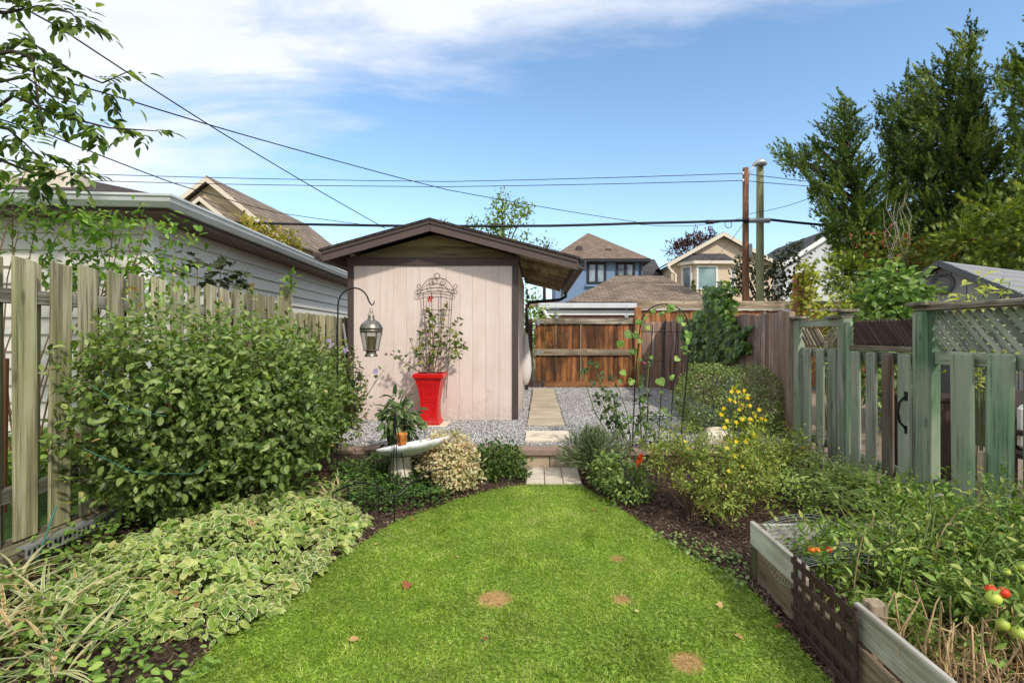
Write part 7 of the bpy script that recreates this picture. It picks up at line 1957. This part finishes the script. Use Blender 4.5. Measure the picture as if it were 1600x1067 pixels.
stems(es, m_stem_brown, [(-4.4, 4.7, 0), (-4.6, 4.6, 0)], tips, .009, .003, 6, bend=.12, sag=.25)
Pl, Yl = [], []
for t_ in tips:
    for k in range(42):
        q = t_ + Vector((random.gauss(-.08, .15), random.gauss(0, .12), random.gauss(-.0, .075))); Pl.append(q); Yl.append((random.uniform(-.6, 1), random.uniform(-1, .6), random.uniform(-.7, .2)))
Pl, Yl = np.array(Pl), np.array(Yl); n_ = len(Pl); Nn = rv(n_) * .6 + [0, -.1, 1]; szs = rng.uniform(.05, .11, n_)
leaf_objects(es, m_eld, 'ash', Pl[:300], Yl[:300], Nn[:300], szs[:300]); L = Leaves(); L.add(TP['ash'], Pl[300:], Yl[300:], Nn[300:], szs[300:]); L.build('foliage', m_eld, es, 'stuff')
dm = thing('dark_maple_sapling', 'dark leaved sapling against the white garage siding', 'sapling', (X(335, 6.0), 6.0, 0))
m_dm = lowmat('dark_maple_leaf', C(44, 48, 36), C(66, 74, 48), C(96, 100, 62))
tips = [P(a, b, 5.9) for a, b in ((308, 405), (330, 425), (345, 410), (370, 425), (378, 437), (290, 420), (320, 440), (355, 445))]
stems(dm, m_stem_brown, [(X(330, 6), 6.0, 0), (X(345, 6), 6.0, 0)], tips, .012, .004, 5, bend=.04)
Pl = np.array([t_ + Vector((random.gauss(0, .06), random.gauss(0, .06), random.gauss(0, .05))) for t_ in tips for k in range(12)]); n_ = len(Pl)
leaf_objects(dm, m_dm, 'lobed', Pl, rv(n_) * [1, 1, .4] + [0, 0, -.4], rv(n_) * .5 + [0, -.3, 1], rng.uniform(.07, .12, n_))
ps_ = thing('post_top_sprig', 'small bright vine sprig on top of the left fence post', 'sprig', (FXL + .05, 6.5, 2.15))
Pl = np.array([P(455, 437, 6.4) + Vector((random.gauss(0, .06), random.gauss(0, .04), random.gauss(0, .08))) for k in range(26)]); leaf_objects(ps_, m_eld, 'oval', Pl, rv(26), rv(26) * .5 + [0, -.3, 1], rng.uniform(.06, .1, 26))
g = MB(); g.tube([(FXL + .03, 6.5, 2.0), P(455, 450, 6.4), P(455, 430, 6.4)], .006, 5); g.build('stem', m_stem_green, ps_, fix=False)

# ------------------------------------------------------------------ trees beyond
def tree(name, label, cat, base, trunk_top, r0, blobs, n, size, mat, tpl='mid', bark=m_bark, shell=.8, lump=.35, nb=9, seed=1.0, group=None, gaps=None, **kw):
    t_ = thing(name, label, cat, base, group)
    b_ = Vector(base); tt_ = Vector(trunk_top)
    g = MB(); g.tube([b_, b_.lerp(tt_, .35) + Vector((.05, 0, 0)), b_.lerp(tt_, .7), tt_], [r0, r0 * .8, r0 * .5, r0 * .2], 8); g.build('trunk', bark, t_)
    Pt, No = blob_points(blobs, n, shell, lump, 2.2, seed)
    g = MB()
    for k in range(nb):
        i = random.randrange(len(Pt)); q = Vector(Pt[i]); s = min(.9, max(.2, (q.z - b_.z) / max(.1, (tt_.z - b_.z)) * .65)); st = b_.lerp(tt_, s); g.tube([st, st.lerp(q, .5) + Vector((0, 0, .1)), q], [r0 * .35, r0 * .2, r0 * .06], 5)
    g.build('branch', bark, t_, fix=False)
    # leaves gather in clumps with air between them
    cl = np.array([mnoise.noise(Vector(q) * (1.1 / max(.15, np.mean([b[1][0] for b in blobs]))) * 1.6 + Vector((seed, 0, 0))) for q in Pt])
    k = cl > (-.12 if gaps is None else gaps); Pt, No = Pt[k], No[k]; n_ = len(Pt)
    L = Leaves(); L.add(TP[tpl], Pt, No * kw.get('out', .4) + rv(n_) * .8 + [0, 0, kw.get('lift', -.2)], rv(n_) * .6 + [0, 0, .8], size * rng.uniform(.6, 1.3, n_)); L.build('crown', mat, t_, 'stuff')
    return t_
m_tr1 = lowmat('sapling_tree_leaf', C(84, 112, 44), C(124, 152, 66), C(178, 186, 104), trans=.4)
Yx = 20.0
tree('slender_tree', 'slender light green tree rising behind the shed roof', 'tree', (X(785, Yx), Yx, 0), P(785, 310, Yx), .12,
     [(P(778, 345, Yx), (.7, .7, .95)), (P(782, 312, Yx), (.33, .4, .5)), (P(808, 330, Yx), (.6, .6, .6)), (P(825, 330, Yx), (.35, .4, .3)), (P(795, 375, Yx), (.9, .8, .7)), (P(740, 348, Yx), (.3, .4, .25)), (P(765, 360, Yx), (.4, .4, .5)), (P(697, 350, Yx), (.22, .3, .2))], 1700, .15, m_tr1, seed=3, gaps=-.22)
Yx = 40.0
tree('distant_tree', 'small distant grey green tree beside the blue house roof', 'tree', (X(850, Yx), Yx, 0), P(850, 380, Yx), .2, [(P(850, 388, Yx), (1.0, 1, 1.0)), (P(838, 395, Yx), (.8, .8, .7)), (P(862, 392, Yx), (.7, .7, .8)), (P(850, 405, Yx), (1.1, 1, .6))], 700, .24, lowmat('distant_leaf', C(84, 100, 70), C(116, 130, 96), C(150, 158, 124)), seed=5)
m_purple = lowmat('purple_leaf', C(60, 36, 40), C(92, 58, 58), C(126, 88, 80), trans=.3)
Yx = 42.0
tree('purple_tree', 'dark purple leaved tree behind the beige house roof', 'tree', (X(1085, Yx), Yx, 0), P(1085, 370, Yx), .25, [(P(1085, 388, Yx), (1.5, 1.4, 1.3)), (P(1105, 378, Yx), (.9, .9, 1.0)), (P(1060, 392, Yx), (1.1, 1.0, .8)), (P(1070, 380, Yx), (.6, .6, .6))], 3000, .34, m_purple, 'narrow', seed=7, lift=.5, out=1.0)
m_dkl = lowmat('dark_tree_leaf', C(48, 58, 40), C(74, 86, 58), C(108, 116, 82), trans=.25)
Yx = 19.5
tree('dark_leaved_tree', 'dark olive tree crossing behind both utility poles', 'tree', (X(1185, Yx), Yx, 0), P(1190, 410, Yx), .12, [(P(1165, 420, Yx), (.5, .6, .55)), (P(1150, 445, Yx), (.45, .5, .5)), (P(1200, 430, Yx), (.75, .6, .7)), (P(1225, 410, Yx), (.6, .6, .45)), (P(1238, 450, Yx), (.5, .5, .7)), (P(1195, 460, Yx), (.9, .6, .5)), (P(1245, 385, Yx), (.4, .4, .3))], 2000, .17, m_dkl, 'oval', seed=9)
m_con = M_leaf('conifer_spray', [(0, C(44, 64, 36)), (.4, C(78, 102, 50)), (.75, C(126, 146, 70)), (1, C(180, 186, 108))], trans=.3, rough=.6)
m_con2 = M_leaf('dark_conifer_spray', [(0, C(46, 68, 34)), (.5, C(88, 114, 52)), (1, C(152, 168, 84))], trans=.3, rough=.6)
def cone_tree(label, px, Y, top, bot, w, n):
    b_ = Vector((X(px, Y), Y, 0)); zt = Z(top, Y); zb_ = max(0.1, Z(bot, Y)); wr = w / F * Y
    t_ = thing('small_conifer', label, 'conifer', b_); g = MB(); g.tube([b_, (b_.x, Y, zt - .1)], [.05, .015], 6); g.build('trunk', m_bark_dark, t_)
    s = rng.random(n) ** .8; a = rng.uniform(0, 6.283, n); rr_ = wr * (1 - s) ** .7 * rng.uniform(.6, 1.05, n)
    q = np.column_stack([b_.x + rr_ * np.cos(a), Y + rr_ * np.sin(a), zb_ + (zt - zb_) * s]); L = Leaves(); L.add(TP['spray'], q, np.stack([np.cos(a) * .6, np.sin(a) * .6, np.full(n, .9)], 1), rv(n), wr * .55); L.build('crown', m_con2, t_, 'stuff')
cone_tree('leftmost dark columnar cedar before the beige house bay', 1083, 22, 440, 520, 9, 260); cone_tree('middle tiny columnar cedar before the beige bay window', 1093, 22, 450, 520, 5, 160); cone_tree('small columnar cedar just left of the creeper top', 1099, 22.3, 449, 520, 6, 180)
cone_tree('columnar cedar right of the beige bay window', 1119, 22, 453, 520, 7, 180)
# small yellowing tree in front of the tan house
tree('yellowing_tree', 'yellowing bush in front of the tan house roof', 'tree', (X(440, 18), 18, 0), P(430, 365, 18), .08, [(P(385, 350, 18), (.5, .5, .35)), (P(425, 365, 18), (.5, .5, .35)), (P(456, 375, 18), (.45, .5, .35)), (P(405, 365, 18), (.7, .6, .4))], 900, .16, lowmat('yellowing_leaf', C(116, 124, 48), C(166, 160, 66), C(206, 172, 70), trans=.4), seed=11)

bgs = thing('background_shrub', 'green shrubs glimpsed under the shed overhang beside the lane garage', 'shrub', (X(845, 15.6), 15.6, 0))
bush(bgs, m_tr1, 'mid', [((X(838, 15.8), 15.8, 1.7), (.6, .5, .95)), ((X(862, 15.8), 15.8, 1.5), (.5, .4, .8)), ((X(825, 17.5), 17.5, 2.2), (.6, .5, 1.1))], 1500, .12, 100, .6, .3, seed=61)
stems(bgs, m_stem_brown, [(X(845, 15.7), 15.7, 0)], [(X(838, 15.8), 15.8, 2.0), (X(860, 15.8), 15.8, 1.8)], .02, .008, 5)
# large conifers on the right: tufts of twigs at the limb tips, filling each tree's ragged outline
def conifer(label, px, Y, trunk_top, outline, spacing, per, size, mat, r0=.3, depth=2.0, tuft=.42):
    b_ = Vector((X(px, Y), Y, 0)); tp_ = P(trunk_top[0], trunk_top[1], Y)
    t_ = thing('conifer', label, 'conifer', b_)
    g = MB(); g.tube([b_, b_.lerp(tp_, .3), b_.lerp(tp_, .7), tp_], [r0, r0 * .8, r0 * .4, r0 * .05], 9); g.build('trunk', m_bark_dark, t_)
    xs, ys = [q[0] for q in outline], [q[1] for q in outline]
    tips = []
    tries = 0
    while tries < 6000:
        tries += 1
        a, b = random.uniform(min(xs), max(xs)), random.uniform(min(ys), max(ys))
        if not in_poly(np.array([a]), np.array([b]), outline)[0]: continue
        dy = random.uniform(-1, .8) * depth * min(1, .15 + (b - min(ys)) / 220)
        if all((a - c[0]) ** 2 + (b - c[1]) ** 2 + (9 * (dy - c[2])) ** 2 > spacing ** 2 for c in tips): tips.append((a, b, dy))
    L = Leaves(); g = MB()
    for (a, b, dy) in tips:
        tip = P(a, b, Y + dy)
        s = min(.97, max(.12, (tip.z + .0 - b_.z) / (tp_.z - b_.z) - .06)); st = b_.lerp(tp_, s); d = tip - st; Ln = d.length
        out = Vector((d.x, d.y, 0)); out = out.normalized() if out.length > .05 else Vector((0, -1, 0))
        mid = st + d * .55 - Vector((0, 0, Ln * .06))
        g.tube([st, mid, tip], [.05, .03, .008], 4, cap=False)
        m_ = int(per * random.uniform(.6, 1.3)); sc_ = tuft * random.uniform(.7, 1.3)
        # a plume: wide at its base and pointed at its tip, leaning out and up
        for w_ in range(3):
            k_ = m_ // 3
            ax = np.array((out * random.uniform(.25, .95) + Vector((random.uniform(-.35, .35), random.uniform(-.35, .35), random.uniform(.35, 1.0)))).normalized())
            ln_ = sc_ * random.uniform(1.5, 3.0)
            u_ = rng.random((k_, 1)) ** .8
            o_ = np.cross(rv(k_), ax) * (1 - u_ * .97) * sc_ * .36
            Pt = np.array(tip) + rv(1) * sc_ * .35 + o_ + ax * (u_ - .62) * ln_
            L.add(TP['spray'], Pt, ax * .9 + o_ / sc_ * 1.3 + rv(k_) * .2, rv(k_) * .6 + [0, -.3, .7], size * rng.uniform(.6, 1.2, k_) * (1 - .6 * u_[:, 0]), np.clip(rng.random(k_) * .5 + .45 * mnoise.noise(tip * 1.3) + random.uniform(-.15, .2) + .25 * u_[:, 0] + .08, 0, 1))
        continue
        L.add(TP['spray'], Pt, Yd, rv(m_) * .6 + [0, -.3, .7], size * rng.uniform(.55, 1.2, m_), np.clip(rng.random(m_) * .75 + .28 * mnoise.noise(tip * .8) + .12, 0, 1))
    g.build('limb', m_bark_dark, t_, fix=False)
    L.build('crown', mat, t_, 'stuff')
    return t_
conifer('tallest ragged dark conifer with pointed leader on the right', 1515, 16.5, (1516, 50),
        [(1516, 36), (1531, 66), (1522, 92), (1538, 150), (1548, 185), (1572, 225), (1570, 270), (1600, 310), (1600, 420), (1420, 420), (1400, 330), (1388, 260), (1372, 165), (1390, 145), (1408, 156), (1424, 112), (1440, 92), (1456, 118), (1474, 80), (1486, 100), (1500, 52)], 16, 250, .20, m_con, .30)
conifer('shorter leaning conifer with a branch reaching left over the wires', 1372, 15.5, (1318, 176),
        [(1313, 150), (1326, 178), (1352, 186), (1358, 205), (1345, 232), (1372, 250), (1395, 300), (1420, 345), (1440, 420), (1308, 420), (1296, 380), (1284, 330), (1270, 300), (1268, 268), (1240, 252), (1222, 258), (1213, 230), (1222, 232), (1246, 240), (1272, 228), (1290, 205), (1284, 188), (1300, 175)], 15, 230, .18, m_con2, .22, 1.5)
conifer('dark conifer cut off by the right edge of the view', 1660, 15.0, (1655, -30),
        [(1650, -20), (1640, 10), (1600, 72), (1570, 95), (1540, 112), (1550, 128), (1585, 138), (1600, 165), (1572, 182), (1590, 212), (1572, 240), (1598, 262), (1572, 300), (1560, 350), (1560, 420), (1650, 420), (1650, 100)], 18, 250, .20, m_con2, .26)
# vines with red leaves over their lower part
rvn = thing('red_tinged_vine', 'tangled vine with red and orange leaves under the conifers', 'climber', (X(1450, 13), 13, 0))
m_rvn = M_leaf('red_vine_leaf', [(0, C(70, 88, 38)), (.45, C(112, 128, 52)), (.78, C(140, 136, 60)), (.88, C(136, 88, 52)), (1, C(150, 62, 54))], trans=.35)
bush(rvn, m_rvn, 'mid', [((X(1440, 13), 13, Z(405, 13)), (1.0, .8, .55)), ((X(1500, 13), 13, Z(385, 13)), (.8, .7, .45)), ((X(1380, 13.5), 13.5, Z(395, 13.5)), (.9, .8, .7)), ((X(1440, 13), 13, 2.0), (1.6, .9, 1.0))], 2600, .13, 120, .7, .4, seed=51)
hg2 = thing('background_hedge', 'bright green mixed shrubs behind the grey plastic shed', 'hedge', (X(1570, 12), 12, 0))
m_hg2 = lowmat('mixed_hedge_leaf', C(70, 92, 36), C(112, 134, 50), C(170, 178, 80), trans=.35)
bush(hg2, m_hg2, 'spray', [((X(1560, 12), 12, Z(360, 12)), (1.1, .8, .8)), ((X(1510, 12), 12, Z(385, 12)), (.8, .8, .6)), ((X(1620, 11.5), 11.5, Z(355, 11.5)), (1.0, .8, 1.0)), ((X(1590, 12), 12, 2.0), (1.8, .9, 1.2)), ((X(1330, 13.5), 13.5, Z(430, 13.5)), (.9, .8, .6)), ((X(1350, 13), 13, 1.8), (1.0, .8, 1.2))], 8500, .19, 0, .6, .4, 1.1, .3, .6, seed=53, gap=-.2, gfreq=2.2)
stems(hg2, m_stem_brown, [(X(1570, 12), 12, 0), (X(1340, 13), 13, 0)], [(X(1560, 12), 12, 3.2), (X(1340, 13), 13, 2.4), (X(1610, 11.6), 11.6, 3.2)], .04, .012, 6)
bv = thing('bare_vine', 'pale bare hanging vine stems on the conifers', 'climber', (X(1405, 13.5), 13.5, 0))
g = MB()
for k in range(8):
    a = random.uniform(1385, 1425); y0_ = random.uniform(290, 330); pts_ = [P(a + random.uniform(-9, 9), y0_ + i * 24 + random.uniform(-6, 6), 12.9) for i in range(6)]; g.tube(pts_, [.003, .006, .007, .006, .005, .003], 4)
g.build('stem', M_plain('pale_vine_bark', C(168, 158, 140), .9, .2, 5, .3), bv, fix=False)
# grassy plants seen low between the left pickets
ground_patch('neighbour_weeds', [(-10, 760), (120, 730), (120, 800), (-10, 850)], -.03, 1800, .08, m_weed, 'wide', .35)
ground_patch('neighbour_weeds', [(100, 690), (420, 660), (420, 700), (100, 760)], -.03, 1800, .09, m_weed, 'wide', .5)
print('tris', sum(len(o.data.polygons) for o in S.objects if o.type == 'MESH'), 'objects', len(S.objects))
